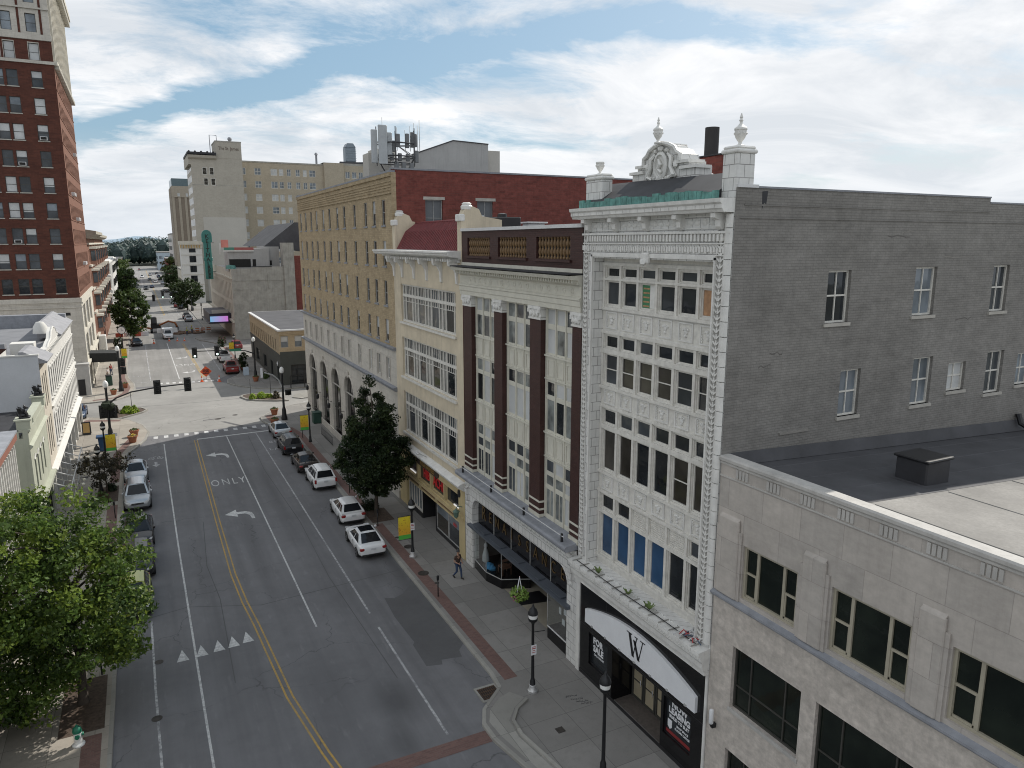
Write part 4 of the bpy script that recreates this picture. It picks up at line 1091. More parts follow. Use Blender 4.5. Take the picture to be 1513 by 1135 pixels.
p.build('sign_lettering', plain('dull_gold', (.17, .11, .045), .45, .5), B)
p = MB(RF)
p.profile([(-.4, 2.84), (.18, 2.84), (.24, 2.9), (.24, 3.0), (-.4, 3.06)], oa-.35, ob+.25)
for k in range(5): p.box(oa+.4+k*2.2, oa+1.9+k*2.2, -.3, .1, 3.05, 3.10)
p.build('canopy', plain('blue_grey_metal', (.11, .125, .15), .45, .3), B)
# shop interior: floor, back wall, ceiling
p = MB(RF)
p.quad(RF(oa, -.5, .15), RF(ob, -.5, .15), RF(ob, -5, .15), RF(oa, -5, .15), 1)
p.quad(RF(oa-.5, -5, 0), RF(ob, -5, 0), RF(ob, -5, 3.2), RF(oa-.5, -5, 3.2), 0)
p.quad(RF(oa, -.46, 2.99), RF(ob, -.46, 2.99), RF(ob, -5, 2.99), RF(oa, -5, 2.99), 0)
p.quad(RF(oa-.02, -.4, 0), RF(oa-.02, -5, 0), RF(oa-.02, -5, 3), RF(oa-.02, -.4, 3), 0); p.quad(RF(ob+.02, -.4, 0), RF(ob+.02, -5, 0), RF(ob+.02, -5, 3), RF(ob+.02, -.4, 3), 0)
p.build('shop_interior', [plain('shop_wall', (.075, .06, .05), .9), plain('lobby_terrazzo', (.33, .30, .24), .6, var=.1)], B)
p = MB(RF); p.quad(RF(33.3, -.46, .156), RF(34.6, -.46, .156), RF(34.4, -2.2, .156), RF(33.0, -2.2, .156)); p.build('door_mat', m_black, B)
# display bays (left one angled, right one straight)
bayL = [(38.9, -.12), (36.9, .02), (35.6, -.35), (34.9, -1.9)]
p = MB(); pts = [RF(u, d, .15) for u, d in bayL]+[RF(38.9, -1.9, .15)]
p.prism(pts, (0, 0, .55), 0); p.build('display_base', m_blackG, B)
p = MB(); p.tube([RF(u, d, .72) for u, d in bayL], .03, 6); p.tube([RF(u, d, 2.84) for u, d in bayL], .04, 6)
for u, d in bayL[1:]: p.tube([RF(u, d, .72), RF(u, d, 2.86)], .025, 6)
p.build('display_frame', m_greyfr, B)
p = MB()
for i in range(3):
    a, b = bayL[i], bayL[i+1]; p.quad(RF(a[0], a[1], .74), RF(b[0], b[1], .74), RF(b[0], b[1], 2.84), RF(a[0], a[1], 2.84))
p.build('display_glass', g_clear, B)
p = MB(); p.box(27.8, 29.75, -2.0, -.1, .15, .8, 0, RF); p.box(27.8, 29.75, -.1, -.07, .8, .85, 1, RF); p.build('display_base', [m_blackG, m_metal], B)
p = MB(); p.quad(RF(27.8, -.1, .85), RF(29.75, -.1, .85), RF(29.75, -.1, 2.84), RF(27.8, -.1, 2.84)); p.quad(RF(29.75, -.1, .85), RF(29.75, -2, .85), RF(29.75, -2, 2.84), RF(29.75, -.1, 2.84)); p.build('display_glass', g_clear, B)
p = MB(); p.tube([RF(29.75, -.1, .85), RF(29.75, -.1, 2.86)], .03, 6); p.build('display_frame', m_greyfr, B)
# goods on show
def goods(name, label, cat, mb, mats): return tag(mb.build(name, mats), label, cat)
m_bl = plain('blue_cloth', (.05, .22, .42), .8); m_wh = plain('white_goods', (.6, .62, .63), .6); m_wd = plain('brown_wood', (.16, .075, .045), .5)
p = MB(RF); p.lathe([(.12, 0), (.22, .1), (.2, .5), (.14, .7), (.08, .95), (.12, 1.05), (.1, 1.2), (.02, 1.25)], RF(38.2, -.55, .71), 12); goods('figurine', 'pale blue white figure standing in the angled shop display window', 'ornament', p, m_wh)
p = MB(RF)
for k in range(9): p.ico(RF(37.7-.1*k, -.5+.06*(k % 3), .82), .22, 1, 0, .25, (1, 1, .6), rw)
goods('blue_cloth', 'blue cloth heaped in the angled shop display window', 'cloth', p, m_bl)
CH = empty('wooden_chair', RF(36.3, -.9, .71), 'brown wooden chair standing in the angled shop display window', 'chair')
p = MB(RF); p.bbox(35.95, 36.6, -1.2, -.6, 1.12, 1.18, .02); p.build('seat', m_wd, CH)
p = MB(RF); p.bbox(35.95, 36.0, -1.2, -.6, 1.6, 1.75, .01); p.box(35.95, 36.0, -1.1, -.7, 1.3, 1.42); p.build('backrest', m_wd, CH)
for (u, d, zt) in ((35.97, -1.17, 1.75), (35.97, -.63, 1.75), (36.57, -1.17, 1.12), (36.57, -.63, 1.12)):
    p = MB(RF); p.tube([RF(u, d, .71), RF(u, d, zt)], .03, 6); p.build('leg', m_wd, CH)
p = MB(RF); p.rings([[RF(37.0+r_*math.cos(2*PI*k/16), -1.5, 1.75+r_*math.sin(2*PI*k/16)) for k in range(16)] for r_ in (.32, .42)], 0, True, True, False, False); goods('hoop', 'dark round hoop frame behind the chair in the shop display', 'ornament', p, m_black)
p = MB(RF); p.box(28.2, 28.45, -.2, -.18, 1.5, 1.8); goods('notice', 'small white notice pasted low inside the right shop window', 'notice', p, m_gwhite)
p = MB(RF); p.box(28.05, 28.3, -.2, -.18, 2.1, 2.4); p.box(28.55, 28.75, -.2, -.18, 1.95, 2.3); goods('notice', 'pair of white notices high inside the right shop window', 'notice', p, m_gwhite)
p = MB(RF); p.lathe([(.1, 0), (.2, .2), (.14, .5), (.2, .6)], RF(28.3, -.7, .82), 10); goods('vase', 'reddish vase in the straight display window by the stone pier', 'ornament', p, m_terraC)

# ================================================================== 4 ochre building with red tiled mansard
B = empty('ochre_building', (17.5, 46.5, 0), 'pale ochre four storey building with red tiled parapet roof and gridded white windows', 'building')
win3 = [(14.35, 17.05), (10.3, 13.2), (6.05, 9.15)]
p = MB(RF); p.wall(40.0, 53.0, 5.0, 19.4, [(41.1, 51.45, a, b) for a, b in win3], .32, 0); p.build('street_front', m_jap, B)
pat = [(.5, 'n'), (1.34, 'W'), (.5, 'n')]*4
tot = sum(a for a, _ in pat); gap = (10.35-tot)/13
rj = random.Random(9)
for wi, (z0, z1) in enumerate(win3):
    h = z1-z0
    p = MB(RF)
    u = 41.1
    zt = z1-.30*h
    p.box(41.1, 51.45, -.24, -.1, z0, z0+.1); p.box(41.1, 51.45, -.24, -.1, z1-.1, z1); p.box(41.1, 51.45, -.24, -.13, zt-.09, zt+.06)
    for k in range(13):
        p.box(u, u+gap, -.24, -.15, z0+.1, z1-.1)
        if k < 12: u += gap+pat[k][0]
    p.box(41.0, 51.55, .003, .14, z0-.16, z0-.02)
    p.build('window_screen', m_wfr, B)
    u = 41.1+gap
    for w, t in pat:
        gm = rj.choice([g_dark, g_dark, g_dark, g_brown, g_mid if wi == 0 else g_green])
        bars = (.25, .5, .75) if t == 'W' else (.5,)
        window(B, RF, u, u+w, zt+.06, z1-.1, -.24, m_wfr, rj.choice([g_dark, g_mid, g_mid]), bars, (), .03, .035, .06)
        window(B, RF, u, u+w, z0+.1, zt-.09, -.24, m_wfr, gm, () if t == 'W' else (.5,), ((.8, .04),), .035, .035, .06)
        if t == 'W':
            q = MB(RF)
            for f in (.25, .5, .75): q.box(u+w*f-.015, u+w*f+.015, -.235, -.19, zt-.09-.2*(zt-.19-z0), zt-.1)
            q.build('glazing_bars', m_wfr, B)
        u += w+gap
p = MB(RF)
p.profile([(-.1, 19.0), (.15, 19.0), (.2, 19.1), (.75, 19.14), (.85, 19.22), (.88, 19.32), (.95, 19.36), (.95, 19.46), (-.1, 19.5)], 40.1, 55.2); p.build('cornice', m_terraS, B)
p = MB(RF)
for i in range(34): u = 40.5+i*.38; p.box(u, u+.14, .1, .55, 18.86, 19.01)
p.box(40.3, 53.2, 0, .12, 18.8, 19.005); p.build('dentil_course', m_terraS, B)
for i, u in enumerate((40.75, 43.3, 45.9, 48.4, 50.9, 52.75)):
    p = MB(RF); p.prism([RF(u-.12, 0, 17.5), RF(u-.12, .1, 17.55), RF(u-.12, .14, 18.2), RF(u-.12, .3, 18.5), RF(u-.12, .62, 18.7), RF(u-.12, .62, 19.0), RF(u-.12, 0, 19.0)], (0, .24, 0)); p.ico(RF(u, .5, 18.68), .14, 1); p.build('bracket', m_terraS, B)
p = MB()   # mansard
p.raw([(17.05, 40.4, 19.5), (17.05, 52.5, 19.5), (17.75, 52.5, 20.75), (17.75, 40.4, 20.75), (18.6, 52.5, 21.35), (18.6, 40.4, 21.35), (19.4, 52.5, 21.3), (19.4, 40.4, 21.3)], [(0, 1, 2, 3), (3, 2, 4, 5), (5, 4, 6, 7)])
for i in range(40):
    y = 40.5+i*.305; p.tube([(17.03, y, 19.5), (17.73, y, 20.77), (18.58, y, 21.37)], .045, 5)
p.tube([(18.6, 40.4, 21.38), (18.6, 52.5, 21.38)], .09, 6)
p.build('mansard', m_tile, B)
for y0, y1 in ((40.0, 40.62), (52.35, 52.98)):
    p = MB(); pr = [(16.97, 19.5), (16.97, 21.3), (17.2, 21.85), (17.7, 22.05), (18.1, 21.9), (18.3, 21.5), (19.6, 21.3), (19.6, 19.0), (16.97, 19.0)]
    p.prism([(x, y0, z) for x, z in pr], (0, y1-y0, 0)); p.tube([(17.0, y0-.06, 21.35), (17.2, y0-.06, 21.9), (17.7, y0-.06, 22.1)], .0, 4)
    p.build('parapet_pier', m_jap, B)
    p = MB(); p.lathe([(.01, 0), (.34, .02), (.36, .2), (.26, .3), (.3, .36), (.2, .42)], (17.45, (y0+y1)/2, 21.85), 10); p.bbox(16.85, 17.2, y0-.05, y1+.05, 21.2, 21.6, .05); p.build('scroll_cap', m_terraS, B)
p = MB(); p.raw([(19.4, 40, 20.7), (19.4, 53, 20.7), (42, 53, 20.0), (42, 40, 20.0)], [(0, 1, 2, 3)]); p.build('roof', m_roofD, B)
p = MB(); p.bbox(21, 22.1, 48.4, 49.5, 20.6, 21.75, .05); p.bbox(20.85, 22.25, 48.25, 49.65, 21.75, 21.85, .03); tag(p.build('roof_hood', m_metal), 'white boxy roof hood behind the red tiled slope, left one', 'vent')
p = MB(); p.bbox(22.8, 24, 42.6, 43.5, 20.4, 21.2, .05); p.bbox(22.65, 24.15, 42.45, 43.65, 21.2, 21.3, .03); tag(p.build('roof_hood', m_metal), 'small white roof hood further right, in front of the red brick wall', 'vent')
p = MB(); p.bbox(19.6, 21.2, 40.6, 42.2, 20.6, 21.5, .05); p.lathe([(.3, 0), (.3, .2), (.1, .25)], (20.3, 41.4, 21.5), 10); tag(p.build('air_unit', m_black), 'dark rooftop air unit beside the ochre parapet pier', 'air conditioner')
p = MB(RF); p.profile([(-.2, 4.78), (.1, 4.76), (.2, 4.88), (.42, 4.98), (.46, 5.12), (.3, 5.22), (-.2, 5.4)], 40.05, 53.0); p.build('shop_cornice', m_terraS, B)
# shop front
sop = [(49.0, 51.2, 3.05, 4.2), (46.3, 48.8, 3.05, 4.2), (43.7, 46.15, 3.05, 4.2), (41.1, 43.55, 3.05, 4.2), (41.05, 51.3, .14, 2.35)]
lowop = [(48.6, 51.2, 2.46, 2.68), (45.3, 48.3, 2.46, 2.68), (41.3, 45.0, 2.46, 2.68)]
p = MB(RF); p.wall(40.05, 53.0, .14, 4.78, sop+lowop, .3, 0)
p.box(40.2, 51.6, 0, .1, 2.75, 2.95, 0); p.build('shop_front', m_japY, B)
p = MB(RF)
for o in lowop: p.quad(RF(o[0], -.1, o[2]), RF(o[1], -.1, o[2]), RF(o[1], -.1, o[3]), RF(o[0], -.1, o[3]))
p.build('slot_panels', m_wd, B)
for i, o in enumerate(sop[:4]): window(B, RF, o[0], o[1], o[2], o[3], -.25, m_japY, g_dark, (), (), .06)
for u in (50.3, 41.7):
    p = MB(RF); p.box(u-.6, u+.6, -.2, -.15, 3.12, 3.2); p.build('tube_light', plain('lit_tube', (.8, .8, .8), .4, emis=(1, .98, .95), es=.5), B)
m_redsign = plain('red_sign_glow', (.36, .018, .02), .4, emis=(1, .03, .03), es=.06)  # faint glow put into the red sign colour; the lettering is unlit
p = MB(RF)
for s_, u in (('HIB', 47.35), ('ACHI', 45.05)): add_text(p, s_, RF, u, -.16, 3.68, .98, .03, 0, .012, .85, True)
p.build('red_lettering', m_redsign, B)
p = MB(RF); N = 20
pts = [RF(46.6+(1.9 if c > 0 else -1.9)+.22*math.cos(t), .0, 4.47+.22*math.sin(t)) for t, c in [(-PI/2+PI*k/10, 1) for k in range(11)]+[(PI/2+PI*k/10, -1) for k in range(11)]]
p.prism(pts, (-.07, 0, 0)); ov = p.build('oval_sign', plain('dark_sign_board', (.06, .045, .035), .6), B)
p = MB(RF); add_text(p, 'FITRA NAWEED', RF, 46.6, .075, 4.47, .42, .02, 0, .01, .95, True); p.build('lettering', m_gold, ov)
p = MB(RF); p.rings([[RF(40.95+r_*math.cos(2*PI*k/14), d_, 4.35+1.3*r_*math.sin(2*PI*k/14)) for k in range(14)] for r_, d_ in ((.2, 0), (.2, .05))]); p.build('round_plaque', m_black, B)
LN = empty('wall_lantern', RF(40.6, .3, 3.3), 'green verdigris wall lantern on the yellow shop front pier', 'lantern')
p = MB(RF); p.tube([RF(40.5, 0, 3.6), RF(40.5, .35, 3.7), RF(40.5, .42, 3.55)], .03, 6); p.lathe([(.05, 0), (.14, .06), (.2, .4), (.24, .42), (.08, .55), (.03, .62)], RF(40.5, .42, 2.95), 8); p.build('lantern_body', plain('green_bronze', (.09, .15, .12), .5), LN)
p = MB(RF)   # lower shop front: panelled white display, doorway, dark window
p.box(48.3, 51.25, -.28, -.15, .5, 2.3, 0)
p.box(48.25, 51.3, -.3, -.1, .14, .5, 1)
for k in range(5):
    u = 48.5+k*.55; p.box(u, u+.32, -.15, -.14, .75, 2.15, 2)
p.box(48.2, 48.3, -1.4, -.15, .14, 2.35, 1); p.box(45.55, 45.65, -1.4, -.15, .14, 2.35, 1); p.box(45.6, 48.25, -1.5, -1.4, .14, 2.35, 3); p.box(41.05, 45.55, -.3, -.12, .14, .35, 1)
p.build('shop_lower', [m_wfr, m_black, g_blue, m_dark], B)
window(B, RF, 41.1, 43.3, .36, 2.33, -.25, m_greyfr, g_mid, (), (), .05, blind=.4, gm2=g_blue); window(B, RF, 43.35, 45.5, .36, 2.33, -.25, m_greyfr, g_brown, (), (), .05, blind=.4, gm2=g_blue)
p = MB(RF); p.rings([[RF(42.2+.3*r_*math.cos(2*PI*k/12), -.17, 1.75+.14*r_*math.sin(2*PI*k/12)) for k in range(12)] for r_ in (.8, 1)], 0, True, True, False, False); p.box(42.0, 42.4, -.175, -.165, 1.71, 1.79); p.build('open_sign', m_redsign, B)
p = MB(); p.quad((17.0, 53.0, 0), (42, 53, 0), (42, 53, 19), (17, 53, 19)); p.build('party_wall', m_red, B)
FL = empty('flood_light', RF(47.0, .6, 5.5), 'pair of small spotlights over the oval sign on the ochre ledge', 'spotlight')
p = MB(RF); p.tube([RF(46.3, .2, 5.35), RF(47.1, .5, 5.45)], .03, 6); p.build('arm', m_greyfr, FL)
for u in (47.0, 47.3):
    p = MB(RF); p.rings([[RF(u+.08*math.cos(2*PI*k/8), .45+d_, 5.45+.08*math.sin(2*PI*k/8)) for k in range(8)] for d_ in (0, .22)]); p.build('lamp_head', m_metal, FL)

# ================================================================== 5 six storey tan brick building
B = empty('tan_brick_building', (17.5, 70.5, 0), 'six storey tan brick building on an arched pale stone base, red brick side wall', 'building')
cols = [86.5, 83.85, 81.0, 78.4, 75.3, 72.6, 69.55, 66.95, 63.45, 60.0, 57.6, 55.1]
rws = [(21.25, 23.15), (18.2, 20.1), (15.2, 17.1), (12.42, 14.12)]
hw = .42
ops = [(c-hw, c+hw, a, b) for c in cols for a, b in rws]
p = MB(RF); p.wall(53.0, 88.0, 12.1, 25.0, ops, .15, 0)
for z in (23.75, 23.95, 24.15, 24.35): p.box(53.0, 88.0, 0, .05, z, z+.09, 0)
p.box(53.0, 88.0, 0, .1, 23.5, 23.62, 0)
p.box(52.98, 88.02, -.3, .14, 25.0, 25.14, 1); p.box(53.0, 88.0, 0, .12, 24.72, 25.0, 0)
p.build('street_front', [m_tan, m_ledge], B)
rg = random.Random(21)
for a, b in rws:
    for c in cols: window(B, RF, c-hw, c+hw, a, b, -.13, m_greyfr, rg.choice([g_mid, g_brown, g_dark, g_dark]), (), (.5,), .06, .05, .06, m_ledge, blind=rg.choice([0, 0, .3, .5, .7]), gm2=g_blind)
p = MB(RF); p.wall(53.0, 88.0, 9.0, 12.0, [(c-hw, c+hw, 9.42, 11.12) for c in cols], .18, 0)
for c in cols: p.box(c-hw-.14, c+hw+.14, 0, .05, 11.12, 11.25); p.box(c-hw-.14, c-hw, 0, .05, 9.3, 11.12); p.box(c+hw, c+hw+.14, 0, .05, 9.3, 11.12)
p.profile([(0, 11.85), (.2, 11.88), (.26, 12.0), (.3, 12.1), (0, 12.14)], 53.0, 88.3, 1); p.profile([(0, 8.72), (.2, 8.76), (.28, 8.9), (.32, 9.02), (0, 9.08)], 53.0, 88.3, 1)
p.build('mezzanine', [m_stone, m_ledge], B)
for c in cols: window(B, RF, c-hw, c+hw, 9.42, 11.12, -.16, m_wfr, rg.choice([g_mid, g_blue, g_blind]), (), (.5,), .06, .05, .06)
# arcade: wall with round-headed openings
arches = [(83.9, 1.75), (78.4, 1.75), (73.1, 1.75), (67.8, 1.75), (62.5, 1.75), (57.2, 1.75)]
p = MB(RF); zs = 5.75
bounds = [88.0]+[(arches[i][0]+arches[i+1][0])/2 for i in range(5)]+[53.0]
for i, (c, r_) in enumerate(arches):
    hi, lo_ = bounds[i], bounds[i+1]
    p.wall(lo_, hi, .14, zs, [(c-r_, c+r_, .14, zs)], .28, 0)
    # spandrel above the springing line with a semicircular cut
    K = 14; arc = [(c+r_*math.cos(PI*k/K), zs+r_*math.sin(PI*k/K)) for k in range(K+1)]
    for k in range(K):
        (ua, za), (ub, zb) = arc[k], arc[k+1]
        p.quad(RF(ua, 0, za), RF(ub, 0, zb), RF(ub, 0, 8.72), RF(ua, 0, 8.72)); p.quad(RF(ua, 0, za), RF(ub, 0, zb), RF(ub, -.28, zb), RF(ua, -.28, za))
    p.quad(RF(c+r_, 0, zs), RF(hi, 0, zs), RF(hi, 0, 8.72), RF(c+r_, 0, 8.72)); p.quad(RF(lo_, 0, zs), RF(c-r_, 0, zs), RF(c-r_, 0, 8.72), RF(lo_, 0, 8.72))
    p.tube([RF(c+(r_+.12)*math.cos(PI*k/K), .03, zs+(r_+.12)*math.sin(PI*k/K)) for k in range(K+1)], .08, 5)
    p.bbox(c-.16, c+.16, 0, .16, zs+r_-.1, zs+r_+.5, .03)
p.box(53.0, 88.0, 0, .1, .14, .8)
p.build('arcade', m_stone, B)
for c, r_ in arches:
    a = MB(RF); K = 12; a.fr = RF
    a.poly([RF(c-r_, -.25, .14), RF(c+r_, -.25, .14)]+[RF(c+r_*math.cos(PI*k/K), -.25, zs+r_*math.sin(PI*k/K)) for k in range(K+1)])
    w_ = a.build('arched_window', m_blackG, B, recalc=False)
    a = MB(RF)
    for f in (-.33, .33): a.box(c+f*r_*2*.5-.04, c+f*r_*2*.5+.04, -.25, -.2, .14, zs+r_*.9)
    for z in (1.0, 3.2, zs): a.box(c-r_, c+r_, -.25, -.2, z-.05, z+.05)
    a.build('frame', m_bronze, w_)
    for u in (c+r_+.45,):
        q = MB(RF); q.tube([RF(u, 0, 3.6), RF(u, .3, 3.7), RF(u, .35, 3.5)], .03, 5); q.lathe([(.05, 0), (.16, .1), (.16, .45), (.2, .47), (.04, .62)], RF(u, .35, 2.9), 8); q.build('wall_lamp', m_black, B)
p = MB(); RW = Fr(0, 53.0, 1, 0, 0, -1)
p = MB(RW); p.wall(17.0, 48, 0, 25.2, [(19.6, 21.0, 20.9, 23.12), (23.85, 25.2, 20.9, 23.12)], .25, 0)
p.box(17.0, 48, -.3, .06, 25.2, 25.32, 1)
p.box(17.0, 17.35, .002, .03, 12, 25.0, 2)
for a in (19.6, 23.85): p.box(a-.15, a+1.55, 0, .04, 23.12, 23.34, 3)
p.build('red_side_wall', [m_red, m_ledge, m_tan, m_sill], B)
for a in (19.6, 23.85): window(B, RW, a, a+1.38, 20.9, 23.12, -.22, m_greyfr, plain('dusty_grey_board', (.12, .13, .14), .5), (.5,), (.4,), .06)
p = MB(); p.raw([(17, 53, 24.9), (17, 88, 24.9), (48, 88, 24.3), (48, 53, 24.3)], [(0, 1, 2, 3)]); p.build('roof', m_roofD, B)
p = MB(); p.quad((17, 88, 0), (48, 88, 0), (48, 88, 25.1), (17, 88, 25.1)); p.quad((48, 53, 0), (48, 88, 0), (48, 88, 25.1), (48, 53, 25.1)); p.build('rear_wall', m_tan, B)
# ================================================================== left side of the street
m_greenp = plain('pale_green_paint', (.40, .415, .335), .8, var=.1, scale=.8, streak=.25)
m_beige = plain('beige_paint', (.55, .50, .42), .8, var=.1, scale=.8, streak=.2)
m_whitep = plain('white_wall_paint', (.60, .59, .56), .75, var=.07, scale=.8, streak=.18)
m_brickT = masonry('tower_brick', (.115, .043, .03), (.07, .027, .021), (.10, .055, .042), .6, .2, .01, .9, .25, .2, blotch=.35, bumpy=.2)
m_brickO = masonry('orange_and_sunlit_brick', (.20, .095, .064), (.16, .075, .053), (.2, .13, .1), .24, .09, .01, .9, .2, .2, bumpy=.2)  # tower's sunlit side: warm sunlight put into the brick colour
m_creamB = plain('cream_stone', (.52, .49, .42), .85, var=.12, scale=.8, streak=.3)
B = empty('ribbed_building', (-9, 34, 0), 'white building with vertical metal ribs and brown coping behind the near tree', 'building')
p = MB(LF); p.box(20, 47.6, -14, 0, .14, 9.2, 0)
u = 20.3
while u < 47.5: p.box(u, u+.12, 0, .14, .14, 9.0); u += .62
p.build('ribbed_wall', m_whitep, B)
p = MB(LF); p.box(19.9, 47.7, -1.0, .2, 9.2, 9.62, 0); p.box(19.9, 47.7, -.9, .24, 9.62, 9.72, 1); p.build('coping', [plain('rust_brick_band', (.25, .105, .075), .8), m_ledge], B)
p = MB(LF); p.box(20.2, 47.4, -13.8, -1.0, 9.2, 9.26); p.build('roof', m_roofD, B)

B = empty('green_building', (-9, 57.8, 0), 'pale green two storey building with black statues on its parapet corners', 'building')
p = MB(LF)
gop = [(54.6, 55.25, 4.2, 6.2), (56.0, 56.65, 4.2, 6.2), (57.6, 58.25, 4.2, 6.2), (59.2, 59.85, 4.2, 6.2)]
p.wall(53.4, 62.4, 3.3, 8.3, gop, .22, 0)
p.box(53.4, 62.4, -16, -.3, .14, 7.9, 0); p.box(53.5, 62.4, -.3, -.26, .14, 8.3, 0); p.wall(53.4, 62.4, .14, 3.3, [(54, 57.2, .2, 2.6), (57.8, 61.8, .2, 2.6)], .23, 0)
p.quad(LF(53.4, 0, .14), LF(53.4, -.24, .14), LF(53.4, -.24, 8.3), LF(53.4, 0, 8.3)); p.quad(LF(53.4, -.3, .14), LF(53.4, -.24, .14), LF(53.4, -.24, 8.3), LF(53.4, -.3, 8.3))
p.profile([(0, 7.2), (.12, 7.24), (.2, 7.4), (0, 7.5)], 53.3, 62.4); p.box(53.3, 62.4, 0, .3, 3.1, 3.35)
p.build('front', m_greenp, B)
p = MB(LF); p.box(53.4, 62.4, -.5, .12, 8.3, 8.45); p.box(55.5, 60.3, -.4, .1, 8.45, 8.9); p.box(53.5, 54.5, -.6, .15, 8.45, 9.0); p.box(61.3, 62.3, -.6, .15, 8.45, 9.0); p.box(53.4, 53.6, -16, -.5, 7.9, 8.35)
for a in (53.55, 61.35): p.box(a-.1, a+1, -.7, .22, 9.0, 9.1)
p.build('parapet', m_greenp, B)
p = MB(LF); p.box(53.7, 62.3, -15.8, -.5, 7.9, 7.95); p.build('roof', m_roofB, B)
for o in gop:
    window(B, LF, o[0], o[1], o[2], o[3], -.2, m_wfr, g_mid, (), (.5,), .05)
    q = MB(LF); q.tube([LF(o[0]-.05, .03, o[3]), LF((o[0]+o[1])/2, .05, o[3]+.3), LF(o[1]+.05, .03, o[3])], .05, 5); q.build('hood_mould', m_whitep, B)
window(B, LF, 54, 57.2, .2, 2.6, -.2, m_black, g_dark, (.33, .66), (), .08); window(B, LF, 57.8, 61.8, .2, 2.6, -.2, m_black, g_dark, (.25, .5, .75), (), .08)
def statue(y, lab):
    """a seated black winged beast"""
    p = MB(); c = Vector((-7.2, y, 9.1)); P = lambda dx, dy, dz: c+Vector((dx, dy, dz))*.68
    p.bbox(c.x-.25, c.x+.35, y-.25, y+.25, 9.1, 9.2, .02)
    p.tube([P(-.15, 0, .1), P(-.12, 0, .35), P(0, 0, .65), P(.08, 0, .85)], [.13, .16, .13, .08], 8)
    p.ico(P(.17, 0, 1.0), .1, 2, 0, .08, (1.2, .9, 1), rw); p.tube([P(.25, 0, .97), P(.42, 0, .92)], [.09, .05], 6)
    for s_ in (-1, 1):
        p.tube([P(.12, s_*.12, .62), P(.28, s_*.14, .35), P(.3, s_*.14, .1)], [.08, .06, .07], 6)
        p.tube([P(-.1, s_*.2, .3), P(.1, s_*.22, .3), P(.12, s_*.22, .1)], [.12, .09, .06], 6)
        p.prism([P(0, s_*.18, .5), P(-.15, s_*.3, .95), P(-.45, s_*.38, 1.05), P(-.35, s_*.3, .55), P(-.12, s_*.2, .4)], (0, s_*.04, 0))
        p.tube([P(.14, s_*.08, 1.1), P(.1, s_*.12, 1.24)], [.04, .01], 5)
    p.tube([P(-.25, 0, .15), P(-.5, .1, .2), P(-.55, .1, .5)], [.06, .04, .03], 5)
    tag(p.build('statue', m_black), lab, 'statue', 'statues on the green parapet')
statue(54.0, 'black seated beast statue on the green parapet corner nearest the ribbed white building'); statue(61.8, 'black seated beast statue on the green parapet corner against the beige building')

B = empty('white_building', (-9, 77, 0), 'long white and beige building with tall hooded windows and sloped lead parapet', 'building')
p = MB(LF)
wops = [(63.2+k*1.15, 63.75+k*1.15, a, b) for k in range(3) for a, b in ((4.1, 6.9), (7.7, 10.3))]
ys = [68.2+k*1.52 for k in range(16)]
wops2 = [(y-.34, y+.34, a, b) for y in ys for a, b in ((3.9, 6.3), (7.75, 10.1))]
p.wall(62.5, 67.2, 3.2, 11.4, wops, .22, 1); p.wall(67.2, 92, 3.2, 11.6, wops2, .22, 0)
p.wall(62.5, 92, .14, 3.2, [(63+k*3.65, 66.2+k*3.65, .2, 2.7) for k in range(8)], .3, 0)
p.build('front', [m_whitep, m_beige], B)
p = MB(LF)
p.box(62.5, 62.75, -30, -.01, .14, 11.9, 0)
p.box(62.45, 62.8, -30, .05, 11.9, 12.0, 1); p.box(62.45, 62.8, -30, -2.4, 12.0, 12.35, 1)
p2 = MB(LF); p2.box(91.75, 92, -30, -.01, .14, 11.6); p2.build('end_wall', m_whitep, B)
p.build('end_wall', [plain('grey_white_render', (.52, .53, .55), .85, var=.1, scale=.4), m_whitep], B)
p = MB(LF)
p.profile([(-.4, 11.3), (.5, 11.3), (.55, 11.42), (-.9, 12.2), (-1.2, 12.2), (-1.2, 11.2)], 62.6, 67.0, 0)
p.profile([(-.2, 11.6), (.25, 11.6), (.3, 11.7), (-1.4, 12.75), (-1.6, 12.75), (-1.6, 11.4)], 78, 92, 0)
p.box(67.0, 76.5, -.4, .08, 11.4, 11.75, 1)
pts = [(68.5, 11.75), (70, 12.0), (71.5, 12.1), (72.5, 12.6), (74, 12.85), (75.5, 12.6), (76.4, 12.1), (77.4, 12.0), (77.4, 11.75)]
p.prism([LF(u, -.3, z) for u, z in pts], (.35, 0, 0), 1); p.tube([LF(u, .02, z) for u, z in pts], .07, 5, 1)
for k in range(28): p.bbox(67.4+k*.87, 67.6+k*.87, 0, .22, 11.32, 11.55, .02, 1)
p.build('parapet', [plain('lead_grey_slope', (.27, .27, .285), .6, var=.2), m_whitep], B)
p = MB(); p.lathe([(.02, 1.05), (.3, 1.0), (.55, .6), (.62, 0)], (-8.2, 77.2, 12.0), 12); p.build('dome_cap', m_whitep, B)
p = MB(LF); p.box(62.8, 91.7, -30, -.5, 11.1, 11.2, 0); p.box(70, 71, -30, -3, 11.2, 12.0, 0); p.box(63.2, 67.5, -5.8, -2.6, 11.2, 11.9, 1); p.quad(LF(63.1, -5.9, 11.92), LF(67.6, -5.9, 11.92), LF(67.6, -2.5, 11.92), LF(63.1, -2.5, 11.92), 2); p.box(68, 69.5, -2.4, -.8, 11.2, 12.2, 3)
p.box(91.0, 92.2, -30, -.3, 11.2, 12.5, 4)
p.build('roof', [plain('grey_seam_roof', (.2, .205, .22), .7, var=.2, scale=.6), m_whitep, m_blackG, m_whitep, m_ledge], B)
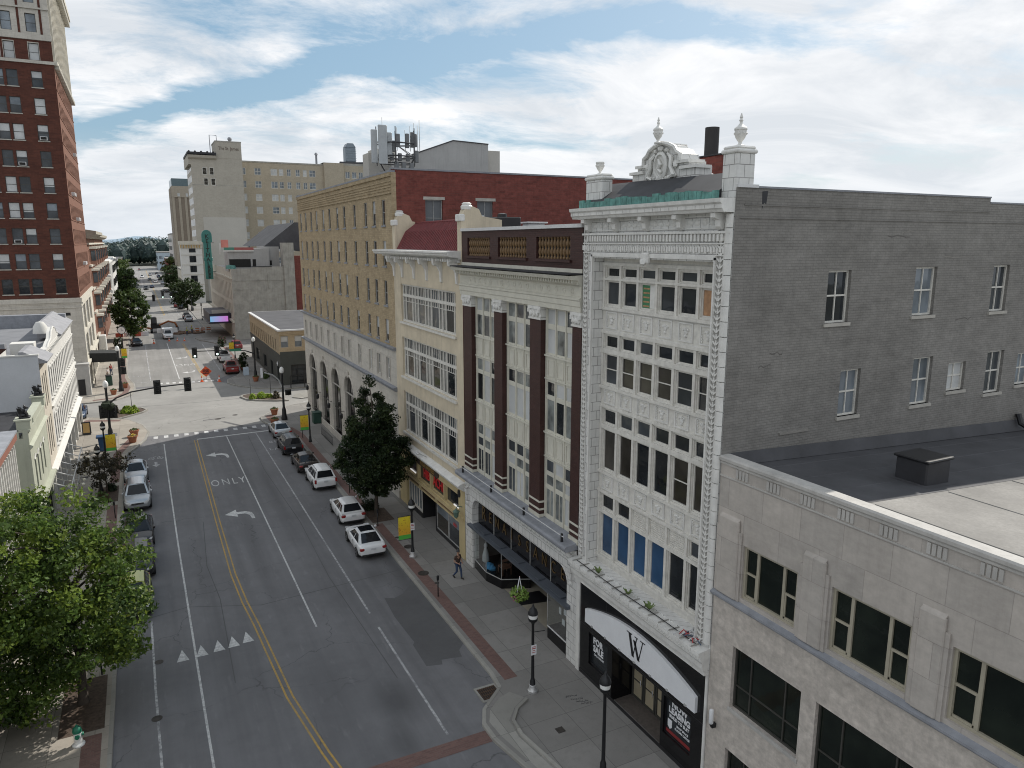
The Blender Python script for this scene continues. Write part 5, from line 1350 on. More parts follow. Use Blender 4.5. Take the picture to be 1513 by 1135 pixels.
for i, o in enumerate(wops+wops2):
    window(B, LF, o[0], o[1], o[2], o[3], -.2, m_greyfr, g_dark, (), (.5,), .05, .05, .05)
p = MB(LF)
for o in wops2:
    c = (o[0]+o[1])/2; p.tube([LF(o[0]-.08, .03, o[3]-.1), LF(o[0]-.04, .08, o[3]+.12), LF(c, .12, o[3]+.26), LF(o[1]+.04, .08, o[3]+.12), LF(o[1]+.08, .03, o[3]-.1)], .07, 5)
    p.box(o[0]-.1, o[1]+.1, 0, .13, o[2]-.14, o[2]-.02)
p.box(67.2, 92, 0, .16, 7.05, 7.2); p.profile([(0, 3.0), (.35, 3.05), (.4, 3.2), (0, 3.35)], 62.5, 92)
p.build('window_hoods', m_whitep, B)
for k in range(8): window(B, LF, 63+k*3.65, 66.2+k*3.65, .2, 2.7, -.28, m_wfr, g_blue, (.25, .5, .75), (.75,), .08)
for k in range(9):
    q = MB(LF); y = 62.62+k*3.65; q.box(y, y+.3, 0, .18, .14, 3.0); q.build('shop_pier', m_whitep, B)
# white net canopy with strings of lights over the pavement tables
CN = empty('net_canopy', (-6.3, 66, .14), 'white framed net canopy with strings of pale lights along the white shop fronts', 'canopy')
m_wht = plain('white_tube', (.7, .7, .7), .5)
p = MB()
for y in (60.2, 63.2, 66.2, 69.2, 72.2):
    p.tube([(-6.95, y, 2.9), (-5.7, y, 2.35)], .04, 5); p.tube([(-5.7, y, 2.35), (-5.7, y, .14)], .035, 5)
p.tube([(-5.7, 60.2, 2.35), (-5.7, 72.2, 2.35)], .045, 5); p.tube([(-6.95, 60.2, 2.95), (-6.95, 72.2, 2.95)], .05, 5); p.tube([(-5.7, 60.2, 1.2), (-5.7, 72.2, 1.2)], .02, 5)
p.build('frame', m_wht, CN)
p = MB()
for y in (60.7, 61.9, 63.4, 64.9, 66.6, 68.4):
    p.tube([(-6.9, y, 2.8), (-6.1, y+.2, 2.35), (-5.0, y+.7, 2.25)], .018, 4); p.ico((-5.0, y+.7, 2.15), .13, 1); p.ico((-5.9, y+.3, 2.3), .08, 1)
p.build('light_string', plain('pale_bulb', (.75, .72, .62), .4), CN)

# ------------------------------------------------------------------ brick tower
B = empty('brick_tower', (-20, 125, 0), 'tall dark red brick office tower with pale stone base and ornate stone top', 'building')
TF = Fr(0, 111, 1, 0, 0, -1); TS = LF
rz = [14.52+3.14*k for k in range(9)]
xc = [-8.95, -11.5, -12.95, -14.7, -17.3, -18.9, -21.6, -23.2, -25.9, -27.5]
tops = [(x-.58, x+.58, z-1.0, z+.9) for x in xc for z in rz]
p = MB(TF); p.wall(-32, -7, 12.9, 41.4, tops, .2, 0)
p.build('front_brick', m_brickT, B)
yc = [113.2+2.05*k for k in range(13)]
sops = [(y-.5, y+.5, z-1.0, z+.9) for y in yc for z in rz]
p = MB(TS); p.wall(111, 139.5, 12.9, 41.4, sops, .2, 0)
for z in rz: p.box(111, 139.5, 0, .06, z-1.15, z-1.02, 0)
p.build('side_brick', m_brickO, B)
TG = [g_mid, g_blue, g_blind]
rgt = random.Random(31)
acs = {(3, 8), (2, 1), (6, 0)}
for zi, z in enumerate(rz):
    for xi, x in enumerate(xc):
        top = rgt.choice([g_blind, g_blind, g_blue, g_mid]); b = rgt.choice([.4, .5, .6, 1e-9, .95]); b = 0 if b < .01 else b
        w_ = window(B, TF, x-.58, x+.58, z-1.0, z+.9, -.18, m_bronze, g_mid if zi else g_dark, (), (.5,), .06, .06, .06, m_sill, blind=b if zi else 0, gm2=top)
        if (xi, zi) in ((0, 6), (1, 5), (2, 2), (5, 3)):
            q = MB(TF); q.bbox(x-.4, x+.4, -.2, .3, z-.94, z-.5, .03, 0); q.box(x-.32, x+.32, .3, .31, z-.88, z-.56, 1); q.build('air_conditioner', [m_metal, m_dark], B)
for z in rz:
    for y in yc[:11]: window(B, TS, y-.5, y+.5, z-1.0, z+.9, -.18, m_brickO, g_mid, (), (.5,), .05)
for y, z in ((117.5, 27.1), (119.5, 27.1), (121.6, 23.9), (123.6, 23.9), (125.7, 17.7), (127.7, 17.7), (130, 33.4)):
    q = MB(TS); q.bbox(y-.4, y+.4, -.1, .4, z-.95, z-.5, .03); q.build('air_conditioner', m_metal, B)
# stone base
bops = [(x-.5, x+.5, 10.6, 11.0) for x in (-8.75, -11.2, -13.1, -15.2, -17.6, -19.5)]
p = MB(TF); p.wall(-32, -6.9, .14, 12.3, bops+[(-8.35, -7.5, .2, 2.3)], .3, 0)
p.box(-32, -6.86, 0, .16, 12.3, 12.9, 0); p.box(-32, -6.7, 0, .05, 12.1, 12.3, 0); p.box(-32, -6.8, 0, .1, 11.6, 11.75, 0)
p.box(-9.0, -6.8, 0, 1.3, .14, 4.2, 1); p.box(-9.0, -6.75, 0, 1.36, 4.2, 4.35, 1)
p.build('front_base', [m_stone, plain('grey_stone', (.44, .43, .41), .9, var=.12)], B)
for o in bops: window(B, TF, o[0], o[1], o[2], o[3], -.25, m_bronze, g_dark, (), (), .05)
p = MB(TF); p.box(-8.2, -7.4, 1.301, 1.34, .2, 2.3); p.build('door', m_black, B)
p = MB(TS); so_ = [(114.2, 119.5, 8.2, 11.6), (114.2, 119.5, 4.6, 7.6), (121, 127, 8.2, 11.6), (121, 127, 4.6, 7.6), (128.5, 134, 8.2, 11.6), (128.5, 134, 4.6, 7.6)]
p.wall(111, 139.5, .14, 12.9, so_+[(112+k*2.2, 113.6+k*2.2, .3, 3.2) for k in range(11)], .3, 0); p.box(111, 139.5, 0, .2, 12.3, 12.88); p.box(111, 139.5, 0, .25, 3.8, 4.1); p.build('side_base', m_creamB, B)
for o in so_: window(B, TS, o[0], o[1], o[2], o[3], -.25, m_creamB, plain('pale_screen', (.4, .4, .4), .6), (.2, .4, .6, .8), (.5,), .08)
for k in range(11): window(B, TS, 112+k*2.2, 113.6+k*2.2, .3, 3.2, -.25, m_black, g_dark, (), (), .08)
# one more brick storey between bands, stone upper storeys and cornice
zu = [42.75, 46.1, 49.4]
uops = [(x-.55, x+.55, z-1.1, z+1.0) for x in xc for z in zu]
p = MB(TF); p.wall(-32, -7, 41.4, 53.1, uops, .25, 0)
p.box(-32, -6.9, 0, .14, 41.4, 41.75); p.box(-32, -6.9, 0, .16, 44.1, 44.75); p.box(-32, -6.95, 0, .2, 47.6, 47.8)
p.build('front_stone', m_stone, B)
for zi, z in enumerate(zu):
    for x in xc: window(B, TF, x-.55, x+.55, z-1.1, z+1.0, -.22, m_bronze, [g_blind, g_blue, g_blue][zi], (), (.5,), .07)
p = MB(TF)
for x in (-10.2, -7.9, -16, -13.9): p.box(x-.12, x+.12, 0, .05, 44.8, 52.5)
p.build('red_strips', m_brickT, B)
p = MB(TF); p.wall(-32, -7, 41.77, 44.08, [(x-.6, x+.6, 41.8, 43.85) for x in xc], .1, 0, d=.01); p.build('brick_panel', m_brickT, B)
p = MB(TS); p.wall(111, 139.5, 41.4, 53.1, [(y-.45, y+.45, z-1.1, z+1.0) for y in yc for z in zu], .3, 0)
for k in range(14): u = 111.3+k*2.05; p.box(u, u+.5, 0, .25, 41.9, 52.6)
p.box(111, 139.5, 0, .4, 41.4, 41.9)
for k in range(28): p.bbox(111.4+k, 111.8+k, 0, .55, 41.0, 41.5, .05)
p.build('side_stone', m_creamB, B)
for z in zu:
    for y in yc: window(B, TS, y-.45, y+.45, z-1.1, z+1.0, -.25, m_creamB, g_mid, (), (.5,), .06)
p = MB(); p.box(-32.3, -6.4, 110.4, 140, 53.1, 53.6); p.box(-32.3, -6.0, 110, 140.4, 53.6, 54.4); p.box(-32, -7, 111, 139.5, 54.4, 55)
for k in range(30): p.bbox(-6.95, -6.1, 110.6+k, 110.9+k, 52.7, 53.6, .05)
p.build('cornice', m_creamB, B)
p = MB(); p.quad((-32, 111, 0), (-32, 139.5, 0), (-32, 139.5, 53), (-32, 111, 53)); p.quad((-7, 139.5, 0), (-32, 139.5, 0), (-32, 139.5, 53), (-7, 139.5, 53)); p.build('rear_wall', m_brickT, B)

# ornate brick row beyond the tower
B = empty('bay_window_building', (-10, 172, 0), 'ornate red brick building with projecting bays and heavy cornice beyond the tower', 'building')
p = MB(LF); yb = [143+k*7.6 for k in range(9)]
oo = [(y+dy-.5, y+dy+.5, z, z+2.0) for y in yb for dy in (0, 2.6) for z in (5.2, 9.0, 12.9, 16.7)]
p.wall(139.6, 208, .14, 20.6, oo, .25, 0); p.box(139.6, 208, -18, -.4, .14, 20.6, 0)
for z in (4.4, 8.3, 12.2, 16.0, 19.6): p.box(139.6, 208, 0, .35, z, z+.3, 1)
p.build('front', [m_brickO, m_creamB], B)
for o in oo: window(B, LF, o[0], o[1], o[2], o[3], -.22, m_creamB, g_mid, (), (.5,), .08)
for y in [147+k*9.5 for k in range(7)]:
    q = MB(LF)
    for z in (4.7, 8.6, 12.5, 16.2):
        q.prism([LF(y-1.7, 0, z), LF(y-.9, .9, z), LF(y+.9, .9, z), LF(y+1.7, 0, z)], (0, 0, 2.7), 0)
        q.prism([LF(y-1.9, 0, z+2.7), LF(y-1.0, 1.1, z+2.7), LF(y+1.0, 1.1, z+2.7), LF(y+1.9, 0, z+2.7)], (0, 0, .35), 1)
        q.prism([LF(y-.75, .91, z+.7), LF(y+.75, .91, z+.7), LF(y+.75, .93, z+.7), LF(y-.75, .93, z+.7)], (0, 0, 1.7), 2); q.prism([LF(y-1.55, .18, z+.7), LF(y-1.0, .8, z+.7), LF(y-1.01, .82, z+.7), LF(y-1.56, .2, z+.7)], (0, 0, 1.7), 2)
    q.build('bay_window', [m_brickO, m_creamB, g_mid], B)
p = MB(LF); p.profile([(-1, 20.6), (.4, 20.6), (1.2, 21.2), (1.5, 21.3), (1.5, 21.8), (-1, 22.2)], 139.5, 166, 0); p.profile([(-1, 20.6), (.4, 20.6), (1.0, 21.0), (1.0, 21.5), (-1, 21.6)], 166, 208, 0); p.box(143, 149, -4, -1, 22, 23.4, 1)
p.build('cornice', [plain('dirty_cornice', (.36, .33, .27), .8, var=.25, scale=.8), m_brickT], B)
B = empty('white_bayed_building', (-10, 258, 0), 'bright white building with rounded bays further down the left side', 'building')
p = MB(LF); p.box(225, 300, -16, 0, .14, 15, 0)
for y in (231, 243, 256, 270, 286): p.rings([[LF(y+2.2*math.cos(PI*k/8), 1.3*math.sin(PI*k/8), z) for k in range(9)] for z in (3.6, 14.4)], 0, False, False)
for z in (3.4, 7.2, 11.0, 14.4): p.box(225, 300, 0, .5, z, z+.35)
p.build('front', m_whitep, B)
p = MB(LF)
for y in (231, 243, 256, 270, 286):
    for z in (4.6, 8.4, 12.0): p.box(y-1.4, y+1.4, 1.1, 1.33, z, z+1.9)
p.build('windows', g_dark, B)
tag(bpy.data.objects['windows'], kind=None)
B = empty('low_red_building', (-9, 430, 0), 'distant low red brick shop building on the left of the street', 'building')
p = MB(LF); p.box(395, 470, -30, 0, 0, 11.5, 0); p.build('walls', m_red, B); p = MB(LF); p.box(395, 470, -30, .3, 11.5, 12.0); p.build('roof', m_roofD, B)
p = MB(LF)
for k in range(9): p.box(399+k*7.5, 402+k*7.5, 0, .05, 5.5, 8)
p.build('window_band', g_dark, B)
B = empty('low_white_shop', (-9, 350, 0), 'small white shop building beyond the rounded bays', 'building')
p = MB(LF); p.box(312, 385, -20, 0, 0, 8.0); p.build('walls', m_creamB, B); p = MB(LF); p.box(312, 385, -20, .2, 8, 8.4); p.build('roof', m_roofD, B)
p = MB(LF)
for k in range(7): p.box(316+k*10, 321+k*10, 0, .05, 3.8, 6.0)
p.build('window_band', g_dark, B)

# ================================================================== beyond the crossing, right side
B = empty('corner_bar_building', (19, 119, 0), 'two storey corner building, tan brick above and dark grey green below', 'building')
m_tanL = masonry('light_tan_brick', (.42, .335, .225), (.37, .29, .195), (.3, .25, .18), .24, .09, .01, .9, .2, .2, bumpy=.2)
m_dgrn = plain('dark_grey_green_paint', (.055, .06, .055), .7, var=.2, scale=.6, streak=.2)
GX = Fr(16.8, 0, 0, 1, -1, 0); GY = Fr(0, 105, 1, 0, 0, -1)
so1 = [(108+2.1*k, 108.9+2.1*k, 4.7, 6.4) for k in range(13)]
p = MB(GX); p.wall(105, 135, 4.4, 7.8, so1, .2, 0); p.wall(105, 135, .14, 4.4, [(106.5, 108.2, .2, 2.6), (112, 114, .2, 2.6), (118, 121, .6, 2.6), (125, 129, .6, 2.6)], .25, 1); p.box(105, 135, 0, .12, 4.3, 4.5, 1); p.build('side_front', [m_tanL, m_dgrn], B)
fo = [(17.0, 18.0, 5.5, 7.1), (18.9, 19.9, 5.5, 7.1), (20.8, 21.8, 5.5, 7.1)]
p = MB(GY); p.wall(16.8, 40, 4.9, 7.8, fo, .2, 0); p.wall(16.8, 40, .14, 4.9, [(18.2, 21, .2, 3.0), (22, 25, .2, 3)], .3, 1); p.box(16.8, 40, 0, .1, 6.9+.4, 7.4, 0); p.build('end_front', [m_tanL, m_dgrn], B)
for o in so1: window(B, GX, o[0], o[1], o[2], o[3], -.18, m_bronze, g_dark, (), (.5,), .06)
for o in fo: window(B, GY, o[0], o[1], o[2], o[3], -.18, m_greyfr, g_blue, (), (.5,), .07, blind=.5, gm2=g_blind)
for o in ((106.5, 108.2, .2, 2.6), (112, 114, .2, 2.6), (118, 121, .6, 2.6), (125, 129, .6, 2.6)): window(B, GX, *o, -.22, m_black, g_dark, (.5,), (), .08)
for o in ((18.2, 21, .2, 3.0), (22, 25, .2, 3)): window(B, GY, *o, -.28, m_black, g_dark, (.33, .66), (.7,), .08)
p = MB(); p.box(16.6, 40, 104.85, 135.2, 7.8, 8.0, 0); p.box(17.1, 39.7, 105.3, 134.8, 8.0, 8.02, 1); p.build('roof', [m_metal, m_roofD], B)
p = MB(); p.tube([(26, 131, 8), (26, 131, 10)], .12, 8); p.lathe([(.22, 0), (.2, .2), (.02, .3)], (26, 131, 9.9), 8); p.build('flue', m_metal, B)
for u in (17.6, 19.5, 21.5, 23.5):
    q = MB(GY); q.bbox(u-.06, u+.06, 2.4, 2.52, .14, 1.9, .01); q.build('fence_post', m_black, B)
q = MB(GY); q.box(17.5, 24, 2.44, 2.48, 1.8, 1.86); q.box(17.5, 24, 2.44, 2.48, .9, .95); q.build('fence_rail', m_black, B)
EMB = MB(GX); EMB.prism([GX(106.8, .06, 2.95), GX(107.3, .06, 3.3), GX(107.8, .06, 2.95), GX(107.3, .06, 2.6)], (-.05, 0, 0)); EMB.build('diamond_sign', m_gwhite, B)

KX = RF; KY = Fr(0, 160, 1, 0, 0, -1)
B = empty('theatre_building', (18, 185, 0), 'old theatre with stained concrete side wall, projecting vertical sign and striped roof edge', 'building')
p = MB(KY); p.poly([KY(17, 0, 0), KY(27.4, 0, 0), KY(27.4, 0, 15.05), KY(25.0, 0, 15.05), KY(25.0, 0, 15.0), KY(21.1, 0, 15.0), KY(21.1, 0, 14.72), KY(17, 0, 14.66)])
p.box(27.4, 29.6, -3, .3, 0, 19.9); p.box(17, 27.4, 0, .08, 12.2, 12.3); p.box(17.0, 20.3, 0, .1, 10.4, 10.5); p.box(24.1, 24.3, 0, .12, 10.6, 13.6); p.box(21, 25.0, -.4, .1, 15.0, 15.12, 1); p.build('concrete_wall', [m_conc, m_roofB], B)
p = MB(KX)
ko = [(162+2.75*k, 162.9+2.75*k, a, b) for k in range(17) for a, b in ((4.4, 7.4), (8.2, 11.7))]
p.wall(160, 211, .14, 14.6, ko, .3, 0); p.box(160, 211, 0, .3, 12.6, 12.9); p.box(160, 211, 0, .4, 3.7, 4.1); p.build('street_front', m_creamB, B)
for o in ko: window(B, KX, o[0], o[1], o[2], o[3], -.26, m_brickO, plain('brown_boarding', (.10, .06, .045), .7), (), (.5,), .08)
p = MB(KY); p.box(16.9, 25.1, -10, -3, 14, 18.75, 0); p.box(17.1, 21.3, -3, -2.92, 14.9, 16.55, 1); p.box(21.7, 22.35, -3, -2.92, 15, 16.5, 1); p.box(24.2, 27.3, -14, -4, 14, 19.1, 2); p.box(24.7, 25.7, -4, -3.9, 15.2, 16.2, 1)
p.box(16.2, 18.2, -3, -2.7, 18.4, 18.95, 3); p.box(18.2, 22.0, -3, -2.7, 18.4, 18.95, 4); p.box(16.0, 22.0, -3, -2.65, 18.1, 18.4, 5); p.box(16.0, 17.4, -6, -5.6, 18.9, 20.5, 6); p.box(15.6, 15.95, -6, -5.6, 17.5, 19.8, 5)
p.build('upper_block', [m_grey, m_dark, m_grey, plain('green_roof_edge', (.08, .24, .18), .6), plain('red_roof_edge', (.35, .1, .09), .6), m_whitep, plain('salmon_panel', (.6, .22, .18), .6)], B)
p = MB(KY); p.raw([KY(24.4, -5, 19.1), KY(31, -5, 24.2), KY(40, -5, 24.2), KY(40, -5, 17), KY(24.4, -5, 19.0)], [(0, 1, 2, 3, 4)], 0); p.raw([KY(24.4, -5, 19.1), KY(31, -5, 24.2), KY(31, -40, 24.2), KY(24.4, -40, 19.1)], [(0, 1, 2, 3)], 0); p.build('stage_roof', m_roofD, B)
p = MB(KY); p.box(29.6, 45, -2, 0, 0, 17.2); p.build('brick_stage', m_red, B)
p = MB(); p.box(17.02, 45, 160.3, 211, 13.9, 14); p.build('roof', m_roofD, B)
p = MB(KX); p.lathe([(.02, .8), (.9, .7), (1.0, .2), (1.05, 0)], (17.3, 163, 14.6), 12); p.build('copper_finial', m_copper, B)
# vertical sign
SG = empty('vertical_sign', (15.4, 193, 10.5), 'tall green vertical theatre sign lettered KEITH ALBEE projecting over the pavement', 'sign')
SF = Fr(0, 193, 1, 0, 0, -1); sx0 = 15.5
p = MB(SF)
p.bbox(sx0-.85, sx0+.85, -.4, .4, 11.2, 22.0, .06); p.rings([[SF(sx0+1.15*math.cos(PI*k/10), d_, 21.6+1.3*math.sin(PI*k/10)) for k in range(11)] for d_ in (-.42, .42)], 0, False); p.bbox(sx0-1.15, sx0+1.15, -.42, .42, 20.0, 21.6, .05); p.bbox(sx0-1.0, sx0+1.0, -.42, .42, 15.6, 16.4, .1)
p.build('sign_board', plain('sign_green', (.05, .21, .18), .5, var=.2), SG)
p = MB(SF)
for k, ch in enumerate('KEITH'): add_text(p, ch, SF, sx0, .44, 21.3-k*1.08, 1.35, .04, 0, .03, .95)
for k, ch in enumerate('ALBEE'): add_text(p, ch, SF, sx0, .44, 15.9-k*1.0, 1.25, .04, 0, .03, .95)
p.build('lettering', plain('dark_sign_letter', (.02, .025, .02), .5), SG)
p = MB(SF); p.tube([SF(sx0+.8, 0, 20), SF(17.1, 0, 20)], .06, 5); p.tube([SF(sx0+.8, 0, 13), SF(17.1, 0, 13)], .06, 5); p.build('bracket', m_black, SG)
# marquee with a lit screen
MQ = empty('marquee', (15, 167, 3.4), 'dark theatre marquee with a lit pink and blue screen on its end', 'marquee')
p = MB(); p.bbox(12.7, 17, 166, 182, 3.2, 5.2, .1); p.bbox(12.4, 16.9, 165.6, 182.4, 3.1, 3.3, .05); p.build('marquee_body', plain('dark_purple_metal', (.035, .03, .045), .5), MQ)
mm, n, l, b = base_mat('lit_screen'); v = pos(n); s_ = n.new('ShaderNodeSeparateXYZ'); l.new(v, s_.inputs[0])
f = math_(n, l, 'ADD', ramp(n, l, s_.outputs[0], 12.6, 16.2), math_(n, l, 'MULTIPLY', math_(n, l, 'SUBTRACT', noise(n, l, v, 1.5, 3), .5), .8))
c_ = mixc(n, l, f, (.25, .62, .95), (.75, .25, .8)); l.new(c_, b.inputs['Emission Color']); b.inputs['Emission Strength'].default_value = .65; b.inputs['Base Color'].default_value = (.05, .05, .05, 1)
p = MB(); p.box(12.75, 16.3, 165.5, 165.58, 3.5, 4.65); p.build('screen', mm, MQ)
p = MB(); p.box(13.2, 16.4, 165.6, 165.95, 5.25, 6.0); p.build('letter_board', m_grey, MQ)

B = empty('narrow_white_building', (16, 266, 0), 'narrow pale building with bracketed cornice and one column of windows beside the theatre sign', 'building')
p = MB(); p.box(13.2, 19.6, 265, 274, 0, 18.0, 0)
p.box(12.9, 19.8, 264.5, 274, 19.2, 20.4, 1); p.box(13.1, 19.7, 264.8, 274, 18.0, 19.2, 1)
for k in range(8): p.box(13.1+k*.8, 13.4+k*.8, 264.5, 264.8, 18.2, 19.2, 2)
for k in range(5): p.box(13.1, 19.7, 264.9, 265, 3+3.2*k, 3.2+3.2*k, 1)
p.build('walls', [m_whitep, m_creamB, plain('ochre_trim', (.4, .26, .1), .7)], B)
for k in range(5):
    z = 3.9+3.2*k; window(B, Fr(0, 265, 1, 0, 0, -1), 15.6, 17.6, z, z+2.1, .01, m_bronze, g_dark, (.5,), (.5,), .1)
# apartment slab beyond
B = empty('apartment_block', (27, 285, 0), 'large grey beige apartment block with blank end wall and long windowed wing', 'building')
m_apt = masonry('grey_beige_brick', (.43, .40, .345), (.40, .37, .32), (.32, .295, .25), .5, .3, .006, .9, .2, .12, blotch=.2, bumpy=0)
m_apt2 = masonry('beige_brick', (.44, .385, .30), (.40, .35, .275), (.3, .26, .2), .5, .3, .006, .9, .2, .15, blotch=.25, bumpy=0)
m_aptL = plain('pale_panel_render', (.47, .45, .41), .9, var=.08, scale=.15)
AY = Fr(0, 275, 1, 0, 0, -1); AW = Fr(0, 290, 1, 0, 0, -1)
p = MB(AY); p.box(19.0, 35.3, -22, 0, 0, 48.2, 0); p.box(27, 35.3, -12, .06, 48, 53.3, 0); p.box(26.9, 35.4, -12.1, .12, 53.3, 53.7, 2); p.box(21.5, 35.28, .01, .07, 0, 28.4, 1); p.box(19.0, 35.3, 0, .05, 39.0, 39.15, 2)
p.build('end_block', [m_apt, m_aptL, m_conc], B)
for (x, z) in ((22.4, 42.4), (24.6, 42.4), (22.6, 38.9), (24.9, 38.9)): window(B, AY, x, x+1.4, z, z+2.4, -.02, m_wfr, g_blue if z > 40 else g_blind, (), (.5,), .12)
p = MB(AY); p.profile([(-.5, 47.0), (.9, 47.8), (1.2, 48.6), (-.5, 48.9)], 18.2, 27, 0); p.box(18.0, 27, -20, 1.3, 48.9, 49.6, 1)
for k in range(5): p.ico(AY(18.6+k*1.9, .8, 49.7), .4, 1, 1)
p.box(18.2, 19.0, -22, 0, 45.6, 48.8, 0)
p.build('cornice', [m_apt, m_roofB], B)
p = MB(Fr(19, 275, 0, 1, -1, 0))
for z in range(12): 
    for q in range(5): p.box(1.5+q*4, 3.5+q*4, 0, .04, 4+z*3.6, 6.2+z*3.6)
p.build('street_windows', g_dark, B)
wz = [44.2, 39.6, 35.0, 30.4, 25.8, 21.2, 16.6, 12]
wx = [(36.5, 38.3), (41.3, 43.6), (47.0, 49.4), (50.0, 51.6), (52.8, 54.3), (56.0, 57.6), (58.7, 60.2), (61.0, 63.4)]
p = MB(AW); p.wall(35.3, 66.5, 0, 48.6, [(a, b, z, z+2.5) for a, b in wx for z in wz], .3, 0)
p.box(35.3, 66.5, -.3, .15, 48.6, 49.1, 1); p.box(66.5, 74, -10, 1.2, 0, 49.6, 0); p.wall(74, 100, 0, 49, [(74.8+k*2.6, 76.6+k*2.6, z, z+2.5) for k in range(8) for z in wz[:3]], .3, 0); p.box(66.5, 100, -12, -.02, 49, 49.8, 1)
p.build('windowed_wing', [m_apt2, m_conc], B)
ra = random.Random(8)
for a, b in wx:
    for z in wz: window(B, AW, a, b, z, z+2.5, -.2, m_wfr, g_blind if ra.random() < (.75 if z < 38 else .2) else g_blue, (.5,), (.5,), .14, .1)
for k in range(8):
    for z in wz[:3]: window(B, AW, 74.8+k*2.6, 76.6+k*2.6, z, z+2.5, -.2, m_wfr, g_blue, (.5,), (), .14, .1)
p = MB(AY)
add_text(p, 'The St. James', AY, 31.2, .07, 51.2, 1.5, .06, 0, .02, .8)
p.build('lettering', plain('brown_sign_letter', (.14, .11, .09), .7), B)
p = MB(); p.tube([(25.4, 275.5, 49.6), (25.4, 275.5, 55.4), (27.6, 275.5, 55.4), (27.6, 275.5, 53.5)], .14, 5); p.ico((32, 277, 54.6), .75, 2); p.build('roof_fittings', m_ledge, B)
p = MB(); p.tube([(64.2, 291, 49), (64.2, 291, 52.6)], .4, 8); p.lathe([(.7, 0), (.5, .6), (.05, .9)], (64.2, 291, 52.5), 8); p.build('roof_vent', m_ledge, B)
p = MB(); p.bbox(75.5, 79.6, 291, 295, 50.5, 56, .3); p.prism([(75.5, 291, 56), (79.6, 291, 56), (78.6, 291, 57.5), (76.4, 291, 57.5)], (0, 4, 0))
for k in range(6): p.box(75.4, 79.7, 290.9, 291, 51+k*.9, 51.15+k*.9)
p.build('cooling_tower', plain('blue_grey_louvre', (.22, .26, .30), .5, .3), B)
p = MB(); p.tube([(73, 291, 50), (86, 291, 50.6)], .3, 5); p.bbox(73, 84, 290.6, 291, 49.8, 50.5, .1); p.build('roof_plant', m_roofD, B)
p = MB(); p.box(87, 96, 291, 300, 49, 56); p.build('roof_house', m_aptL, B)
B = empty('ribbed_slab_tower', (21, 385, 0), 'slim tan ribbed office tower with a dark glass cap, farthest of the right hand towers', 'building')
p = MB(); p.box(17, 25.8, 377, 400, 0, 45.2, 0); p.box(17.2, 25.6, 377.3, 400, 45.2, 48.6, 1)
for k in range(4): p.box(16.96+k*2.6, 18.0+k*2.6, 376.7, 377, 0, 44.8, 2)
for k in range(10): p.box(16.7, 17, 378+k*2.2, 379+k*2.2, 0, 44.8, 2)
p.box(16.9, 25.9, 376.6, 377, 40.2, 45.2, 2)
for x in (19.3, 22.8): p.box(x, x+1, 376.55, 376.6, 40.6, 42, 3)
p.build('shaft', [plain('brown_panel', (.235, .195, .155), .8), plain('teal_glass_cap', (.10, .15, .17), .2), plain('tan_rib', (.37, .325, .265), .85), g_blind], B)
for nm, lab, x0, x1, y0, y1, z, mt in (('pale_shop', 'tall pale blank walled building beyond the theatre trees', 17, 26, 420, 460, 24, m_whitep), ('pale_shop', 'small pale rendered shop with pink sign panel on the right pavement', 15, 24, 300, 340, 9.5, m_creamB),
                           ('brick_shop', 'low red brick shop far down the right side', 17, 34, 520, 560, 9.5, m_red), ('glass_offices', 'pale blue glass fronted office above the far red shop', 14, 30, 600, 640, 12.5, plain('pale_blue_cladding', (.42, .5, .56), .4))):
    B = empty(nm, ((x0+x1)/2, y0, 0), lab, 'building')
    p = MB(); p.box(x0, x1, y0, y1, 0, z); p.build('walls', mt, B); p = MB(); p.box(x0-.2, x1+.2, y0-.2, y1+.2, z, z+.5); p.build('roof', m_roofG, B)
    p = MB()
    for k in range(max(2, int((x1-x0)/4))):
        for zz_ in range(1, max(2, int(z/4))): p.box(x0+1+k*4, x0+3.2+k*4, y0-.06, y0, zz_*4, zz_*4+2)
    for k in range(int((y1-y0)/6)):
        for zz_ in range(1, max(2, int(z/4))): p.box(x0-.06, x0, y0+2+k*6, y0+5+k*6, zz_*4, zz_*4+2)
    p.build('window_band', g_dark if nm != 'glass_offices' else g_blue, B)
    if 'pink' in lab:
        p = MB(); p.box(15.6, 19, y0-.16, y0-.08, 3, 9); p.build('pink_sign', plain('pink_panel', (.5, .2, .25), .5), B)
# penthouse and aerials on the tan brick building
PH = empty('roof_penthouse', (31.5, 78, 25), 'grey rendered roof penthouse with sloping left roof line on the tan building', 'penthouse')
p = MB(); p.prism([(26.4, 75, 24.3), (26.4, 75, 28.9), (31.0, 75, 30.55), (35.1, 75, 30.4), (35.1, 75, 24.3)], (0, 8, 0), 0); p.build('main_box', m_grey, PH)
p = MB(); p.box(35.1, 36.8, 75.6, 81, 24.3, 29.85); p.build('side_box', m_aptL, PH)
p = MB(); p.tube([(26.4, 74.95, 28.92), (31.0, 74.95, 30.58), (35.12, 74.95, 30.43)], .06, 5); p.build('roof_edge', m_roofD, PH)
AN = empty('phone_mast', (23, 70, 25), 'cluster of rooftop mobile phone aerials on a dark steel frame', 'phone mast')
m_steel = plain('dark_steel', (.07, .07, .075), .5, .4); m_aer = plain('pale_aerial', (.42, .44, .45), .5)
p = MB(); cen = Vector((23.0, 70, 0)); ang = [2*PI*k/6+.3 for k in range(6)]
ringp = [cen+Vector((2.1*math.cos(a), 1.5*math.sin(a), 0)) for a in ang]
for z in (28.0, 29.2): p.tube([(q.x, q.y, z) for q in ringp+[ringp[0]]], .07, 5)
